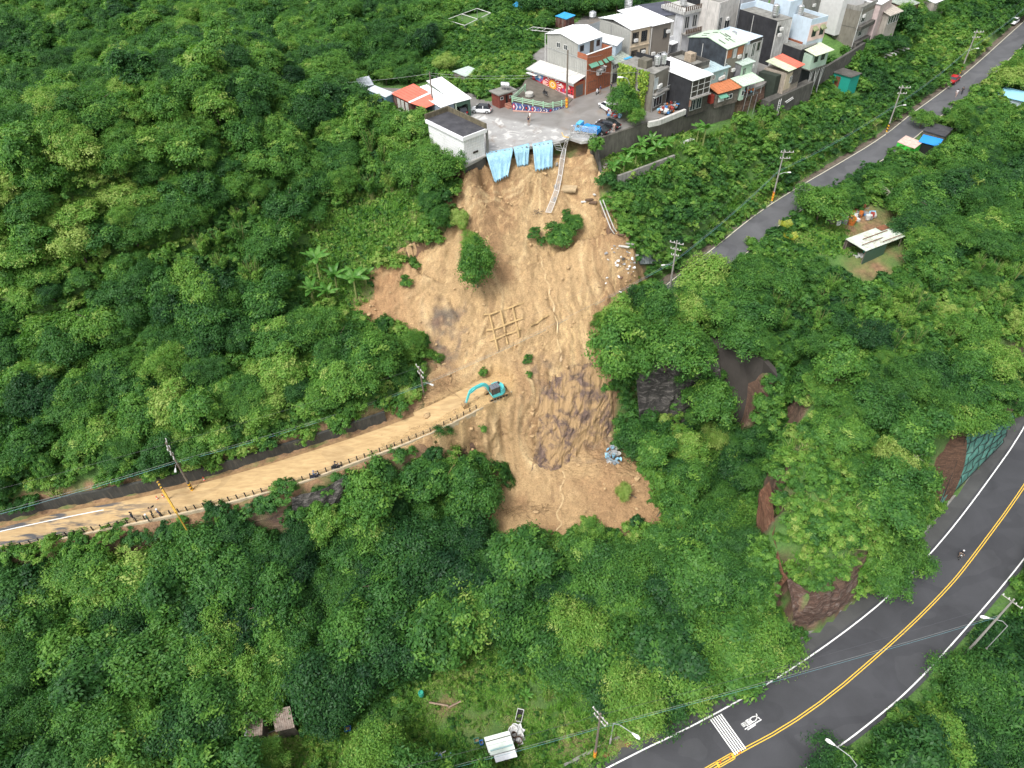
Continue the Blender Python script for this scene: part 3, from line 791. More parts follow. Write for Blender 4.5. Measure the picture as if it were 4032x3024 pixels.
def leaf_mesh(name, P, N, l, w, lv, material, droop=0.0, seed=0, tdir=None):
 r = np.random.default_rng(seed)
 n = len(P)
 N = N / np.linalg.norm(N, axis=1, keepdims=True)
 t = r.normal(size=(n, 3)) if tdir is None else tdir + r.normal(size=(n, 3)) * .3
 t[:, 2] -= droop
 t -= N * (t * N).sum(1, keepdims=True); t /= np.linalg.norm(t, axis=1, keepdims=True) + 1e-9
 b_ = np.cross(N, t)
 l = (l * r.uniform(.65, 1.3, n))[:, None]; w = (w * r.uniform(.7, 1.3, n))[:, None]
 V = np.stack([P - t * l, P - b_ * w + N * w * .25, P + t * l, P + b_ * w + N * w * .25], 1).reshape(-1, 3)
 me = bpy.data.meshes.new(name)
 me.vertices.add(4 * n); me.vertices.foreach_set('co', V.ravel())
 me.loops.add(4 * n); me.loops.foreach_set('vertex_index', np.arange(4 * n, dtype=np.int32))
 me.polygons.add(n); me.polygons.foreach_set('loop_start', np.arange(0, 4 * n, 4, dtype=np.int32))
 me.update(calc_edges=True)
 a = me.attributes.new('lv', 'FLOAT', 'FACE'); a.data.foreach_set('value', lv.astype(np.float32))
 me.materials.append(material)
 return me
def crown_mesh(name, R=3.0, Hc=2.2, lobes=30, leaves=5200, l=.27, w=.13, zlo=-.25, seed=1, rl=(.26, .42), base=2.4, flatten=.8, rough_=.16, droop=.15, material=None):
 r = np.random.default_rng(seed)
 d = r.normal(size=(lobes * 4, 3)); d /= np.linalg.norm(d, axis=1, keepdims=True)
 d = d[d[:, 2] > zlo][:lobes]
 asym = 1 + .30 * np.sin(np.arctan2(d[:, 1], d[:, 0]) * 2 + seed)
 C = d * (r.uniform(.35, .92, len(d)) * asym)[:, None] * np.array([R, R, Hc])
 rad = r.uniform(rl[0], rl[1], len(d)) * R
 lobe_v = r.uniform(0, 1, len(d))
 area = rad ** 2; ntip = max(12, leaves // 26); k = r.choice(len(d), ntip, p=area / area.sum())
 u = r.normal(size=(ntip, 3)); u /= np.linalg.norm(u, axis=1, keepdims=True)
 out = C[k] / (np.linalg.norm(C[k], axis=1, keepdims=True) + 1e-6)
 u = u + out * .5 + np.array([0, 0, .35]); u /= np.linalg.norm(u, axis=1, keepdims=True)
 fl = np.array([1, 1, flatten])
 T = C[k] + u * (rad[k] * (1 + r.normal(size=ntip) * rough_))[:, None] * fl
 keep = np.ones(ntip, bool)
 for c_, r_ in zip(C, rad):
  keep &= np.linalg.norm((T - c_) / fl, axis=1) > r_ * .66
 T, u, k = T[keep], u[keep], k[keep]; ntip = len(T)
 m_ = leaves // ntip; q = np.repeat(np.arange(ntip), m_); n = len(q)
 sp = R * .115
 off = r.normal(size=(n, 3)) * np.array([sp, sp, sp * .38])
 off[:, 2] -= (off[:, 0] ** 2 + off[:, 1] ** 2) * .55
 P = T[q] + off + u[q] * np.abs(r.normal(size=n))[:, None] * sp * .5
 N = u[q] * .7 + np.array([0, 0, .55]) + off * 1.2 / R + r.normal(size=(n, 3)) * .42
 tip_v = r.uniform(0, 1, ntip)
 lv = np.clip(lobe_v[k[q]] * .35 + tip_v[q] * .45 + r.uniform(0, 1, n) * .35 + (tip_v[q] > .93) * .3, 0, 1.35)
 P[:, 2] += base + Hc * .35
 return leaf_mesh(name, P, N, l, w, lv, material or LEAF, droop, seed)
def trunk_mesh(name, h=3.6, r0=.17, limbs=6, spread=1.6, seed=0):
 r = random.Random(seed)
 mb = MB()
 p = [(0, 0, -.5)]; x = y = 0
 for i in range(1, 5):
  x += r.uniform(-.12, .12); y += r.uniform(-.12, .12); p.append((x, y, h * i / 4))
 mb.tube(p, r0, 7, r0 * .45)
 for i in range(limbs):
  a = i * 2.4 + r.random(); z0 = h * r.uniform(.4, .85); s = spread * r.uniform(.7, 1.2)
  mb.tube([(x * z0 / h, y * z0 / h, z0), (math.cos(a) * s * .5, math.sin(a) * s * .5, z0 + s * .45), (math.cos(a) * s, math.sin(a) * s, z0 + s * .7)], r0 * .45, 5, r0 * .12)
 return mb.mesh(name, BARK)
def plume_mesh(name, seed, n=9, hgt=6.5, leaves=3200, l=.20, w=.05, spread=1.5):
 """bamboo: leaning culms each carrying a drooping feather of narrow leaves"""
 r = np.random.default_rng(seed); Ps = []; Ns = []; Lv = []; Td = []
 for i in range(n):
  a = r.uniform(0, 6.28); s = r.uniform(.3, 1) * spread; h = hgt * r.uniform(.65, 1.05)
  m_ = leaves // n; t = r.uniform(.35, 1, m_) ** .8
  ax_ = np.stack([np.cos(a) * s * t ** 2 * 1.3, np.sin(a) * s * t ** 2 * 1.3, h * (t - .12 * t ** 4)], 1)
  rr = .55 * np.sin(np.pi * np.clip((t - .25) / .80, 0, 1)) ** .7 * r.uniform(.1, 1, m_)
  b_ = r.uniform(0, 6.28, m_)
  off = np.stack([np.cos(b_) * rr, np.sin(b_) * rr, -rr * .25 + r.normal(size=m_) * .05], 1)
  Ps.append(ax_ + off); nn = off * .6 + np.array([0, 0, .7]) + r.normal(size=(m_, 3)) * .5
  Ns.append(nn); Td.append(off + np.array([0, 0, -.25])); Lv.append(np.clip(r.uniform(0, .5) + r.uniform(0, .6, m_) + .2 * t, 0, 1.2))
 return leaf_mesh(name, np.concatenate(Ps), np.concatenate(Ns), l, w, np.concatenate(Lv), LEAF, .3, seed, np.concatenate(Td))
def blades_mesh(name, seed, n=70, L=1.3, w=.035, material=None, lean=.9, spread=.25):
 r = np.random.default_rng(seed); V = []; Fs = []; lv = []
 for i in range(n):
  a = r.uniform(0, 6.28); ln = L * r.uniform(.5, 1.1); q = r.uniform(.2, 1) * lean
  bx, by = r.normal(size=2) * spread
  d = np.array([math.cos(a), math.sin(a)]); s = np.array([-d[1], d[0]]) * w
  b = len(V)
  for t in (0, .4, .75, 1):
   c_ = np.array([bx, by]) + d * ln * q * t ** 1.6
   z = ln * (t - .45 * q * t * t); ww = s * (1 - t) + s * .02
   V.append((c_[0] - ww[0], c_[1] - ww[1], z)); V.append((c_[0] + ww[0], c_[1] + ww[1], z))
  for k in range(3):
   Fs.append((b + 2 * k, b + 2 * k + 1, b + 2 * k + 3, b + 2 * k + 2)); lv.append(r.uniform(0, 1))
  lv[-3:] = [lv[-3]] * 3
 me = bpy.data.meshes.new(name); me.from_pydata(V, [], Fs)
 a_ = me.attributes.new('lv', 'FLOAT', 'FACE'); a_.data.foreach_set('value', np.array(lv, np.float32))
 me.materials.append(material or GRASSM)
 return me
CROWNS = [crown_mesh('crown', 3.0, 2.3, 34, 11500, .18, .085, seed=3, rough_=.2),
          crown_mesh('crown', 3.2, 1.9, 44, 12000, .16, .08, seed=5, rl=(.16, .34), rough_=.2),
          crown_mesh('crown', 2.8, 2.8, 26, 10500, .20, .095, seed=8, rl=(.26, .46), rough_=.18),
          crown_mesh('crown', 3.0, 1.9, 54, 13000, .13, .065, seed=13, rl=(.14, .30), rough_=.14),
          crown_mesh('crown', 3.4, 1.5, 34, 10500, .19, .075, seed=21, rl=(.16, .32), flatten=.45, rough_=.24),
          crown_mesh('crown', 2.8, 2.5, 60, 13000, .13, .045, seed=29, rl=(.13, .28), rough_=.34, flatten=.6)]
TRUNKS = [trunk_mesh('trunk', 3.6, .17, 6, 1.6, s) for s in range(3)]
SHRUBS = [crown_mesh('shrub_leaves', 1.25, .95, 13, 2400, .13, .06, seed=31, base=.25, rl=(.28, .5), rough_=.25),
          crown_mesh('shrub_leaves', 1.3, .8, 16, 2400, .14, .065, seed=37, base=.2, rl=(.25, .45), rough_=.3, flatten=.6),
          crown_mesh('shrub_leaves', 1.1, 1.1, 11, 2000, .16, .075, seed=41, base=.3, rl=(.3, .5), rough_=.25)]
BAMBOO = [plume_mesh('bamboo_leaves', 51), plume_mesh('bamboo_leaves', 53, 12, 5.6, 3600)]
TUSSOCK = [blades_mesh('grass_tuft', 61, 80, 1.3), blades_mesh('grass_tuft', 63, 60, 1.0, .045, lean=1.1)]
SHORT = [blades_mesh('short_grass', 65, 60, .38, .03, spread=.3), blades_mesh('short_grass', 67, 50, .30, .04, spread=.35), crown_mesh('herb_leaves', .5, .25, 8, 150, .11, .07, seed=68, base=0.02, rl=(.3, .5), rough_=.4)]
def raster(polys):
 """image-space map (8 px cells) of what has to stay free of crowns"""
 gx, gy = np.meshgrid(np.arange(-600, 4640, 8) + 4, np.arange(-600, 3640, 8) + 4)
 mk = np.zeros(gx.shape, bool)
 for p in polys: mk |= in_poly(gx, gy, p)
 return mk
def lookup(mk, X, Y):
 i = ((np.asarray(X) + 600) // 8).astype(int); j = ((np.asarray(Y) + 600) // 8).astype(int)
 ok = (i >= 0) & (j >= 0) & (i < mk.shape[1]) & (j < mk.shape[0])
 return np.where(ok, mk[np.clip(j, 0, mk.shape[0] - 1), np.clip(i, 0, mk.shape[1] - 1)], False)
OPEN = [
 [(-300, 2180), (0, 2085), (300, 1990), (620, 1915), (1250, 1720), (1560, 1610), (1650, 1570), (1690, 1480), (1650, 1400), (1680, 1330), (1600, 1270), (1480, 1270), (1400, 1240), (1400, 1180), (1500, 1190), (1540, 1060), (1640, 960), (1760, 930), (1850, 1060), (1950, 1000), (1960, 840), (1860, 760), (1800, 690), (1700, 560), (1660, 470), (1780, 440), (1900, 380), (2070, 360), (2070, 270), (2130, 110), (2330, 60), (2560, 0), (2560, -200), (3600, -200), (3560, 50), (3420, 160), (3350, 210), (3290, 230), (3080, 380), (2940, 460), (2800, 540), (2640, 560), (2460, 600), (2345, 640), (2350, 760), (2430, 900), (2520, 1080), (2500, 1180), (2290, 1130), (2180, 1260), (2250, 1390), (2400, 1420), (2330, 1560), (2420, 1660), (2540, 1860), (2620, 2060), (2400, 2040), (2120, 2110), (1900, 2110), (1940, 1900), (1920, 1700), (1830, 1680), (1640, 1760), (1320, 1860), (1160, 1920), (1000, 1965), (860, 2000), (640, 2050), (480, 2080), (260, 2110), (0, 2180)],
 [(2380, 3040), (2800, 2820), (3150, 2600), (3200, 2580), (3440, 2380), (3600, 2230), (3740, 2070), (3870, 1890), (4100, 1560), (4100, 2230), (4000, 2330), (3740, 2560), (3560, 2780), (3450, 2900), (3300, 2970), (3250, 3060)],
 [(2840, 950), (2920, 870), (3060, 760), (3130, 740), (3300, 620), (3480, 500), (3560, 430), (3700, 340), (3840, 220), (4010, 60), (4100, 0), (4100, 160), (3960, 250), (3850, 360), (3780, 420), (3700, 480), (3600, 520), (3530, 560), (3420, 650), (3330, 700), (3230, 760), (3100, 860), (2960, 960), (2870, 985)],
 [(3290, 850), (3400, 800), (3500, 800), (3590, 870), (3590, 1000), (3550, 1080), (3380, 1110), (3300, 1060), (3200, 1000), (3060, 960), (3130, 890)],
 [(3535, 530), (3560, 500), (3740, 500), (3740, 620), (3640, 625), (3540, 610)],
 [(3920, 340), (4032, 340), (4060, 420), (3960, 420)],
 [(2820, 1330), (2916, 1350), (3015, 1400), (3035, 1480), (3005, 1560), (2975, 1650), (2900, 1670), (2850, 1600), (2830, 1480)],
 [(3650, 1730), (3975, 1640), (4040, 1580), (3870, 1900), (3690, 1990)],
 [(3012, 1900), (3050, 1900), (3050, 2200), (3110, 2290), (3300, 2330), (3380, 2230), (3330, 2420), (3200, 2540), (3130, 2480), (3070, 2380), (3015, 2250)],
 [(1660, 2680), (1740, 2570), (1900, 2520), (2040, 2580), (2080, 2640), (2080, 2800), (2300, 2850), (2360, 2760), (2560, 2800), (2500, 2890), (2330, 3060), (1700, 3060), (1560, 2900), (1560, 2820), (1600, 2740)],
 [(1560, 2840), (1640, 2860), (1400, 3040), (1000, 3040), (1130, 2880), (1280, 2840)],
 [(1180, 900), (1300, 820), (1420, 760), (1560, 720), (1660, 760), (1680, 880), (1580, 1000), (1440, 1050), (1270, 1010)],
 [(960, 2790), (1170, 2780), (1180, 2900), (960, 2920)],
 [(1400, 310), (1660, 320), (1720, 300), (1860, 390), (1900, 400), (1640, 440), (1530, 430), (1480, 400)],
 [(1080, 980), (1190, 960), (1290, 1000), (1500, 1080), (1500, 1190), (1420, 1230), (1250, 1210), (1180, 1180), (1190, 1100)],
 [(2500, 540), (2760, 520), (2800, 560), (2700, 600), (2560, 640), (2420, 700), (2360, 640)],
 [(3400, 230), (3560, 170), (3600, 190), (3480, 250)], [(3270, 270), (3400, 280), (3370, 380), (3270, 330)],
 [(1760, 60), (1940, 30), (1950, 90), (1850, 110)], [(2180, 55), (2290, 55), (2290, 110), (2190, 115)],
 [(2360, 1870), (2480, 1700), (2520, 1760), (2520, 1870)],
 [(1800, 270), (1880, 290), (1860, 310), (1780, 310)], [(2010, 20), (2080, 10), (2080, 40), (2020, 45)],
]
OPENM = raster(OPEN)
GARD = raster([[(1640, 2680), (1800, 2560), (1960, 2560), (2060, 2640), (2250, 2700), (2400, 2800), (2560, 2830), (2500, 2890), (2330, 3060), (900, 3100), (900, 2950), (1200, 2850), (1560, 2840)]])
ROCKY = raster([[(2300, 1480), (2420, 1400), (2560, 1470), (2820, 1480), (2860, 1600), (2700, 1560), (2520, 1650), (2440, 1680), (2380, 1620)]])
LOWV = raster([[(2340, 640), (2700, 600), (2920, 520), (3100, 400), (3280, 240), (3420, 260), (3560, 170), (3700, 60), (3900, -60), (4010, 60), (3830, 240), (3560, 440), (3280, 620), (3020, 790), (2830, 950), (2560, 1130), (2450, 920), (2350, 760)],
               [(1680, 420), (2140, 250), (2120, 60), (1900, 0), (1700, 20), (1760, 160), (1600, 300)],
               [(3060, 880), (3300, 840), (3330, 1060), (3000, 1010)], [(560, 1880), (1300, 1640), (1300, 1720), (520, 1920), (200, 1970), (200, 1900)], [(3020, 1650), (3200, 1600), (3400, 1900), (3500, 2150), (3350, 2280), (3100, 2280), (3000, 2000)]])
def crown_ok(px, py, rad, frac=.0):
 """share of the crown disc that falls on open places"""
 n = np.zeros(px.shape); a = np.zeros(px.shape)
 for k in range(12):
  t = k * 2.39996; q = math.sqrt((k + .5) / 12)
  n += lookup(OPENM, px + math.cos(t) * rad * q, py + math.sin(t) * rad * q * .8)
 return n / 12
def scatter(step, jit=.45, seed=0, xr=(-200, 200), yr=(16, 270)):
 r = np.random.default_rng(seed)
 gx, gy = np.meshgrid(np.arange(xr[0], xr[1], step), np.arange(yr[0], yr[1], step * .87))
 gx = gx + (np.arange(gx.shape[0]) % 2)[:, None] * step * .5
 gx = gx + r.uniform(-jit, jit, gx.shape) * step; gy = gy + r.uniform(-jit, jit, gy.shape) * step
 return gx.ravel(), gy.ravel(), r
# forest
def no_build(x, y, pad):
 """true where roads, the square or the slide lie"""
 bad = inside_plateau(x, y)
 for ln, w in ((ROAD_L_MID, 3.3), (ROAD_R_MID, 3.3), (LOW_Y, 6.5 if pad < 0 else 8.0)):
  d, _ = dist_line(x, y, ln); bad |= d < w + pad
 si = in_poly(x, y, SLIDE)
 if pad < 0 and pad > -.4:
  d, _ = dist_line(x, y, [(p[0], p[1], 0) for p in SLIDE + SLIDE[:1]]); si &= (d > np.abs(np.sin(x * 3.7) * 1.9)) | (np.sin(y * 5.1 + x) > .35)
 return bad | si
TREES = []      # x, y, z, kind, scale, rot, tint
def tint_field(x, y):
 return .42 + fbm(x, y, .06, 71, 3) * .30
x, y, r = scatter(3.35, .42, 5)
kx0, ky0, kD0 = proj(np.stack([x, y, gz(x, y)], -1))
ok = ~no_build(x, y, .3) & (kD0 > 10) & (kx0 > -500) & (kx0 < 4500) & (ky0 > -400) & (ky0 < 3600)
x, y = x[ok], y[ok]; z = gz(x, y)
far = np.hypot(x, y)
sc = r.uniform(.6, 1.15, len(x)) * np.where(y < 56, 1.22, .92)
kx, ky, kD = proj(np.stack([x, y, z], -1))
hgt = 4.2 * sc
cx, cy, cD = proj(np.stack([x, y, z + hgt], -1))
rad = 2.9 * sc / cD * FPX
vis = (kx > -350) & (kx < 4400) & (ky > -260) & (ky < 3500) & (kD > 20)
frac = crown_ok(cx, cy, rad)
small = vis & ((frac > .10) | lookup(LOWV, kx, ky) | lookup(LOWV, cx, cy))
tree = vis & (frac <= .10) & ~lookup(LOWV, kx, ky) & ~lookup(LOWV, cx, cy) & ~lookup(GARD, kx, ky) & ~lookup(ROCKY, cx, cy)
rt = r.uniform(0, 1, len(x))
tree &= rt > .10
idx = np.nonzero(tree)[0]
BAMB = raster([[(2950, 1180), (3250, 1060), (3500, 1150), (3800, 1000), (4100, 900), (4100, 1200), (3700, 1400), (3300, 1330), (3050, 1300)], [(1380, 520), (1640, 560), (1640, 740), (1450, 760), (1350, 640)], [(780, 800), (1250, 780), (1200, 1080), (950, 1180), (700, 1050)]])
bam = lookup(BAMB, cx, cy)
kindsel = r.integers(0, 6, len(x)); tints = np.clip(tint_field(x, y) + r.normal(size=len(x)) * .13, .02, .98)
tints = np.where(y < 55, tints * .9, tints)
LTRS = []
for i in idx:
 if bam[i] and r.uniform() < .75:
  LTRS.append(('bamboo', x[i], y[i], z[i], int(r.integers(0, 2)), sc[i] * 1.0, r.uniform(0, 6.28), .60 + r.normal() * .08, cx[i], cy[i], rad[i]))
 else:
  LTRS.append(('tree', x[i], y[i], z[i], int(kindsel[i]), sc[i], r.uniform(0, 6.28), float(np.clip(tints[i] + r.normal() * .07, 0, 1)), cx[i], cy[i], rad[i]))
x, y, r = scatter(1.55, .45, 9)
kx0, ky0, kD0 = proj(np.stack([x, y, gz(x, y)], -1)); ok = ~no_build(x, y, -.2) & (kx0 > -300) & (kx0 < 4350) & (ky0 > -60) & (ky0 < 3300); x, y = x[ok], y[ok]; z = gz(x, y)
kx, ky, kD = proj(np.stack([x, y, z + .6], -1))
vis = (kx > -250) & (kx < 4300) & (ky > -150) & (ky < 3250)
frac = crown_ok(kx, ky, 1.1 / kD * FPX)
keepm = vis & (frac < .35) & ~(lookup(GARD, kx, ky)) & ~(lookup(ROCKY, kx, ky) & (r.uniform(0, 1, len(x)) < .65))
SHR = []
for i in np.nonzero(keepm)[0]:
 lowv = lookup(LOWV, kx[i], ky[i])
 SHR.append((x[i], y[i], z[i], int(r.integers(0, 3)), r.uniform(.6, 1.25) * (1.0 if not lowv else .95), r.uniform(0, 6.28), float(np.clip(tint_field(x[i], y[i]) + .06 + r.normal() * .13, .03, .98))))
TUSZ = raster([[(540, 1890), (1650, 1540), (1650, 1620), (520, 1935), (200, 1990), (200, 1930)], [(2780, 880), (2960, 700), (3300, 480), (3560, 440), (3200, 660), (2850, 930)], [(3050, 1650), (3500, 1900), (3400, 2250), (3080, 2250)], [(2080, 2560), (2500, 2620), (2480, 2880), (2300, 2860), (2080, 2760)], [(2620, 560), (3300, 380), (3200, 520), (2800, 640)], [(2450, 1400), (2800, 1400), (2850, 1560), (2500, 1650)], [(2340, 700), (2500, 900), (2460, 960), (2380, 850)]])
x, y, r = scatter(1.25, .45, 15)
ok = ~no_build(x, y, -.1); x, y = x[ok], y[ok]; z = gz(x, y)
kx, ky, kD = proj(np.stack([x, y, z + .5], -1))
TUS = [(x[i], y[i], z[i], int(r.integers(0, 2)), r.uniform(.7, 1.5), r.uniform(0, 6.28), float(np.clip(r.uniform(.25, .85) + (r.uniform() > .86) * .3, 0, 1))) for i in np.nonzero(lookup(TUSZ, kx, ky) & (r.uniform(0, 1, len(x)) < .8))[0]]
GRZ = raster([OPEN[9], OPEN[10], OPEN[11], [(3060, 880), (3300, 840), (3360, 1000), (3000, 1000)], OPEN[14], OPEN[15], [(2830, 985), (2900, 880), (3050, 780), (3100, 790), (2870, 960)], [(2850, 940), (4010, 40), (3960, 0), (2780, 900)], OPEN[16]])
x, y, r = scatter(.43, .5, 19, (-40, 130), (20, 190))
ok = ~no_build(x, y, -.5); x, y = x[ok], y[ok]; z = gz(x, y)
kx, ky, kD = proj(np.stack([x, y, z], -1))
bare = fbm(x, y, .35, 77, 3)
pb = np.zeros(len(x))
for bX, bY, bz, br in [(1750, 2790, -2, 2.6), (1900, 2870, -2, 3.5), (2470, 2950, -.6, 2.4), (3380, 890, 17, 4.5), (2260, 2950, -1, 2), (1480, 1130, 22, 2.5)]:
 p = at(bX, bY, bz); pb = np.maximum(pb, np.clip(1.4 - np.hypot(x - p[0], y - p[1]) / br, 0, 1))
gk = lookup(GRZ, kx, ky) & (r.uniform(-.9, .9, len(x)) + bare * .5 > pb * 1.5 - .75)
GRS = [(x[i], y[i], z[i], int(r.integers(0, 3)), r.uniform(.7, 1.5), r.uniform(0, 6.28), float(np.clip(.62 + bare[i] * .3 + r.normal() * .12, 0, 1))) for i in np.nonzero(gk)[0]]
def gn_scatter(name, pts_, sources, label, cat):
 """one object of instances: pts_ rows (x, y, z, kind, scale, rot, tint); sources: list over kinds of lists of objects"""
 me = bpy.data.meshes.new(name)
 A = np.array([p[:3] for p in pts_], np.float32)
 me.vertices.add(len(A)); me.vertices.foreach_set('co', A.ravel())
 for nm, col, ty in (('kind_id', 3, 'INT'), ('scl', 4, 'FLOAT'), ('rot', 5, 'FLOAT'), ('tint', 6, 'FLOAT')):
  a = me.attributes.new(nm, ty, 'POINT')
  a.data.foreach_set('value', np.array([p[col] for p in pts_], np.int32 if ty == 'INT' else np.float32))
 me.update()
 o = link_mesh(name, me)
 ng = bpy.data.node_groups.new(name, 'GeometryNodeTree')
 ng.interface.new_socket('Geometry', in_out='INPUT', socket_type='NodeSocketGeometry')
 ng.interface.new_socket('Geometry', in_out='OUTPUT', socket_type='NodeSocketGeometry')
 N = ng.nodes; Lk_ = ng.links
 gi = N.new('NodeGroupInput'); go = N.new('NodeGroupOutput'); jn = N.new('GeometryNodeJoinGeometry')
 def attr(nm, ty):
  a = N.new('GeometryNodeInputNamedAttribute'); a.data_type = ty; a.inputs['Name'].default_value = nm
  return [s for s in a.outputs if s.enabled and s.name == 'Attribute'][0]
 ki = attr('kind_id', 'INT'); sc_ = attr('scl', 'FLOAT'); ro = attr('rot', 'FLOAT')
 cb = N.new('ShaderNodeCombineXYZ'); Lk_.new(ro, cb.inputs[2])
 rv = N.new('FunctionNodeRandomValue'); rv.data_type = 'FLOAT_VECTOR'; rv.inputs[0].default_value = (.8, .8, .7); rv.inputs[1].default_value = (1.25, 1.25, 1.35)
 sv = N.new('ShaderNodeVectorMath'); sv.operation = 'SCALE'; Lk_.new(rv.outputs[0], sv.inputs[0]); Lk_.new(sc_, sv.inputs['Scale'])
 for k, srcs in enumerate(sources):
  cmp_ = N.new('FunctionNodeCompare'); cmp_.data_type = 'INT'; cmp_.operation = 'EQUAL'
  ins = [s for s in cmp_.inputs if s.enabled]
  Lk_.new(ki, ins[0]); ins[1].default_value = k
  for so in srcs:
   oi = N.new('GeometryNodeObjectInfo'); oi.inputs['Object'].default_value = so; oi.transform_space = 'ORIGINAL'
   ip = N.new('GeometryNodeInstanceOnPoints')
   Lk_.new(gi.outputs[0], ip.inputs['Points']); Lk_.new(cmp_.outputs[0], ip.inputs['Selection'])
   Lk_.new(oi.outputs['Geometry'], ip.inputs['Instance']); Lk_.new(cb.outputs[0], ip.inputs['Rotation']); Lk_.new(sv.outputs[0], ip.inputs['Scale'])
   oi.inputs['As Instance'].default_value = True
   Lk_.new(ip.outputs[0], jn.inputs[0])
 Lk_.new(jn.outputs[0], go.inputs[0])
 md = o.modifiers.new('scatter', 'NODES'); md.node_group = ng
 return tag(o, label, cat, None, 'stuff')
def zone(X, Y):
 if X > 3300 and Y > 2450: return 'beyond the outer edge of the dark curved road'
 if Y > 2100 and X < 2900: return 'in the valley below the mud covered road'
 if X > 2600 and 1150 < Y: return 'on the knoll between the grey road and the dark road'
 if X > 2600: return 'beside the grey hill road right of the village'
 if Y > 1900: return 'on the bank below the mud covered road'
 if X > 1650: return 'behind the village gardens'
 if Y < 330 and X < 1650 or (Y < 650 and X < 450): return 'beyond the ridge at the back left'
 if Y < 900: return 'on the ridge left of the tin sheds'
 return 'on the steep hillside above the mud covered road'
def tone(t): return 'dark green' if t < .34 else ('bright yellow green' if t > .58 else 'mid green')
def make_tree(kind, loc, scl, rz, tint, label, group, name='broadleaf_tree', tk=0, cat='tree'):
 e = empty(name, loc, label, cat, group, rz); rr_ = random.Random(int(abs(loc[0]) * 97 + loc[1] * 31)); e.scale = (scl * rr_.uniform(.85, 1.2), scl * rr_.uniform(.85, 1.2), scl * rr_.uniform(.75, 1.3))
 c_ = link_mesh('crown', CROWNS[kind], e); c_['tint'] = float(tint)
 t_ = link_mesh('trunk', TRUNKS[tk % 3], e)
 return e
trees = [t for t in LTRS if t[0] == 'tree']; bams = [t for t in LTRS if t[0] == 'bamboo']
inframe = lambda t: -40 < t[8] < 4070 and -40 < t[9] < 3060
trees.sort(key=lambda t: -(t[10] if inframe(t) else t[10] * .01))
bams.sort(key=lambda t: -(t[10] if inframe(t) else t[10] * .01))
CR_OBJ = {}; BAM_OBJ = {}
NT = 280
for n_, t in enumerate(trees[:NT]):
 zz = zone(t[8], t[9]); tn = tone(t[7])
 e = make_tree(t[4], (t[1], t[2], t[3] - .1), t[5], t[6], t[7], f'{tn} broadleaf tree {zz}', f'{tn} broadleaf trees {zz}', tk=n_)
 CR_OBJ.setdefault(t[4], list(e.children))
for t in bams[:60]:
 zz = zone(t[8], t[9])
 e = empty('bamboo_clump', (t[1], t[2], t[3] - .1), f'feathery pale green bamboo clump {zz}', 'bamboo', f'bamboo clumps {zz}', t[6]); e.scale = (t[5],) * 3
 c_ = link_mesh('foliage', BAMBOO[t[4]], e); c_['tint'] = t[7]
 if t[4] not in BAM_OBJ:
  BAM_OBJ[t[4]] = c_
 if 'culm' not in MATS:
  mb_ = MB()
  for k in range(9):
   a = k * .7; s = .5 + .1 * (k % 4)
   mb_.tube([(math.cos(a) * .2, math.sin(a) * .2, -.3), (math.cos(a) * s * .6, math.sin(a) * s * .6, 2.6), (math.cos(a) * s * 1.5, math.sin(a) * s * 1.5, 5)], .045, 5, .02)
  CULM = mb_.mesh('culms', mat('culm', (.20, .22, .08), .6))
 link_mesh('culms', CULM, e)
def pad_sources(d, n):
 f = list(d.values())[0]
 return [d.get(k, f) for k in range(n)]
rest = [(t[1], t[2], t[3] - .1, t[4], t[5], t[6], t[7]) for t in trees[NT:]]
restb = [(t[1], t[2], t[3] - .1, 6 + t[4], t[5], t[6], t[7]) for t in bams[60:]]
srcs = pad_sources(CR_OBJ, 6) + [[o] for o in pad_sources(BAM_OBJ, 2)]
gn_scatter('forest', rest + restb, srcs, 'dense green broadleaf forest covering the hills around the landslide', 'forest')
def shrub_thing(k, loc, scl, rz, tint, label, group, name='shrub'):
 e = empty(name, loc, label, 'shrub', group, rz); e.scale = (scl,) * 3
 c_ = link_mesh('foliage', SHRUBS[k], e); c_['tint'] = float(tint)
 mb_ = MB(); mb_.tube([(0, 0, -.3), (.05, .02, .4), (.2, .1, .8)], .03, 5, .012); mb_.tube([(0, 0, 0), (-.2, .1, .7)], .025, 5, .01)
 link_mesh('stem', mb_.mesh('stem', BARK), e)
 return c_
SH_SPOTS = [(2105, 930, .75, .35, 'dark green shrub left standing in the middle of the bare slide'), (1620, 1040, .8, .5, 'green shrub on the bare earth at the left edge of the slide'), (2350, 600, 1.0, .6, 'bright green bush on the corner of the broken retaining wall')]
SHO = []
for k, (X, Y, s, tn, lb) in enumerate(SH_SPOTS):
 p = shit(X, Y) if k < 2 else at(2345, 580, 33.6)
 SHO.append(shrub_thing(k, tuple(p), s, k * 1.3, tn, lb, None))
gn_scatter('undergrowth', SHR, [[o] for o in SHO], 'dense mixed green shrubs and creepers growing under and between the trees', 'undergrowth')
p = hit(2600, 1500)
e = empty('grass_tussock', tuple(p), 'long bladed grass tussock hanging on the rock face right of the slide', 'grass'); t0 = link_mesh('blades', TUSSOCK[0], e); t0['tint'] = .4
t1 = link_mesh('blades', TUSSOCK[1], e); t1['tint'] = .5; t1.location = (.5, .2, -.1)
gn_scatter('silver_grass', TUS, [[t0], [t1]], 'long arching silver grass along the road wall, the banks and the knoll', 'grass')
e = empty('weed_patch', tuple(hit(2050, 2880)), 'low weeds beside the white roofed shed in the clearing', 'weeds'); TAGW = 1
g_ = []
for k in range(3):
 q = link_mesh('weeds', SHORT[k], e); q['tint'] = .5; q.location = (k * .4, 0, 0); q['kind'] = 'stuff'; g_.append(q)
gn_scatter('grass', GRS, [[q] for q in g_], 'short green grass and weeds of the clearing, the grassy slope and the verges', 'grass')
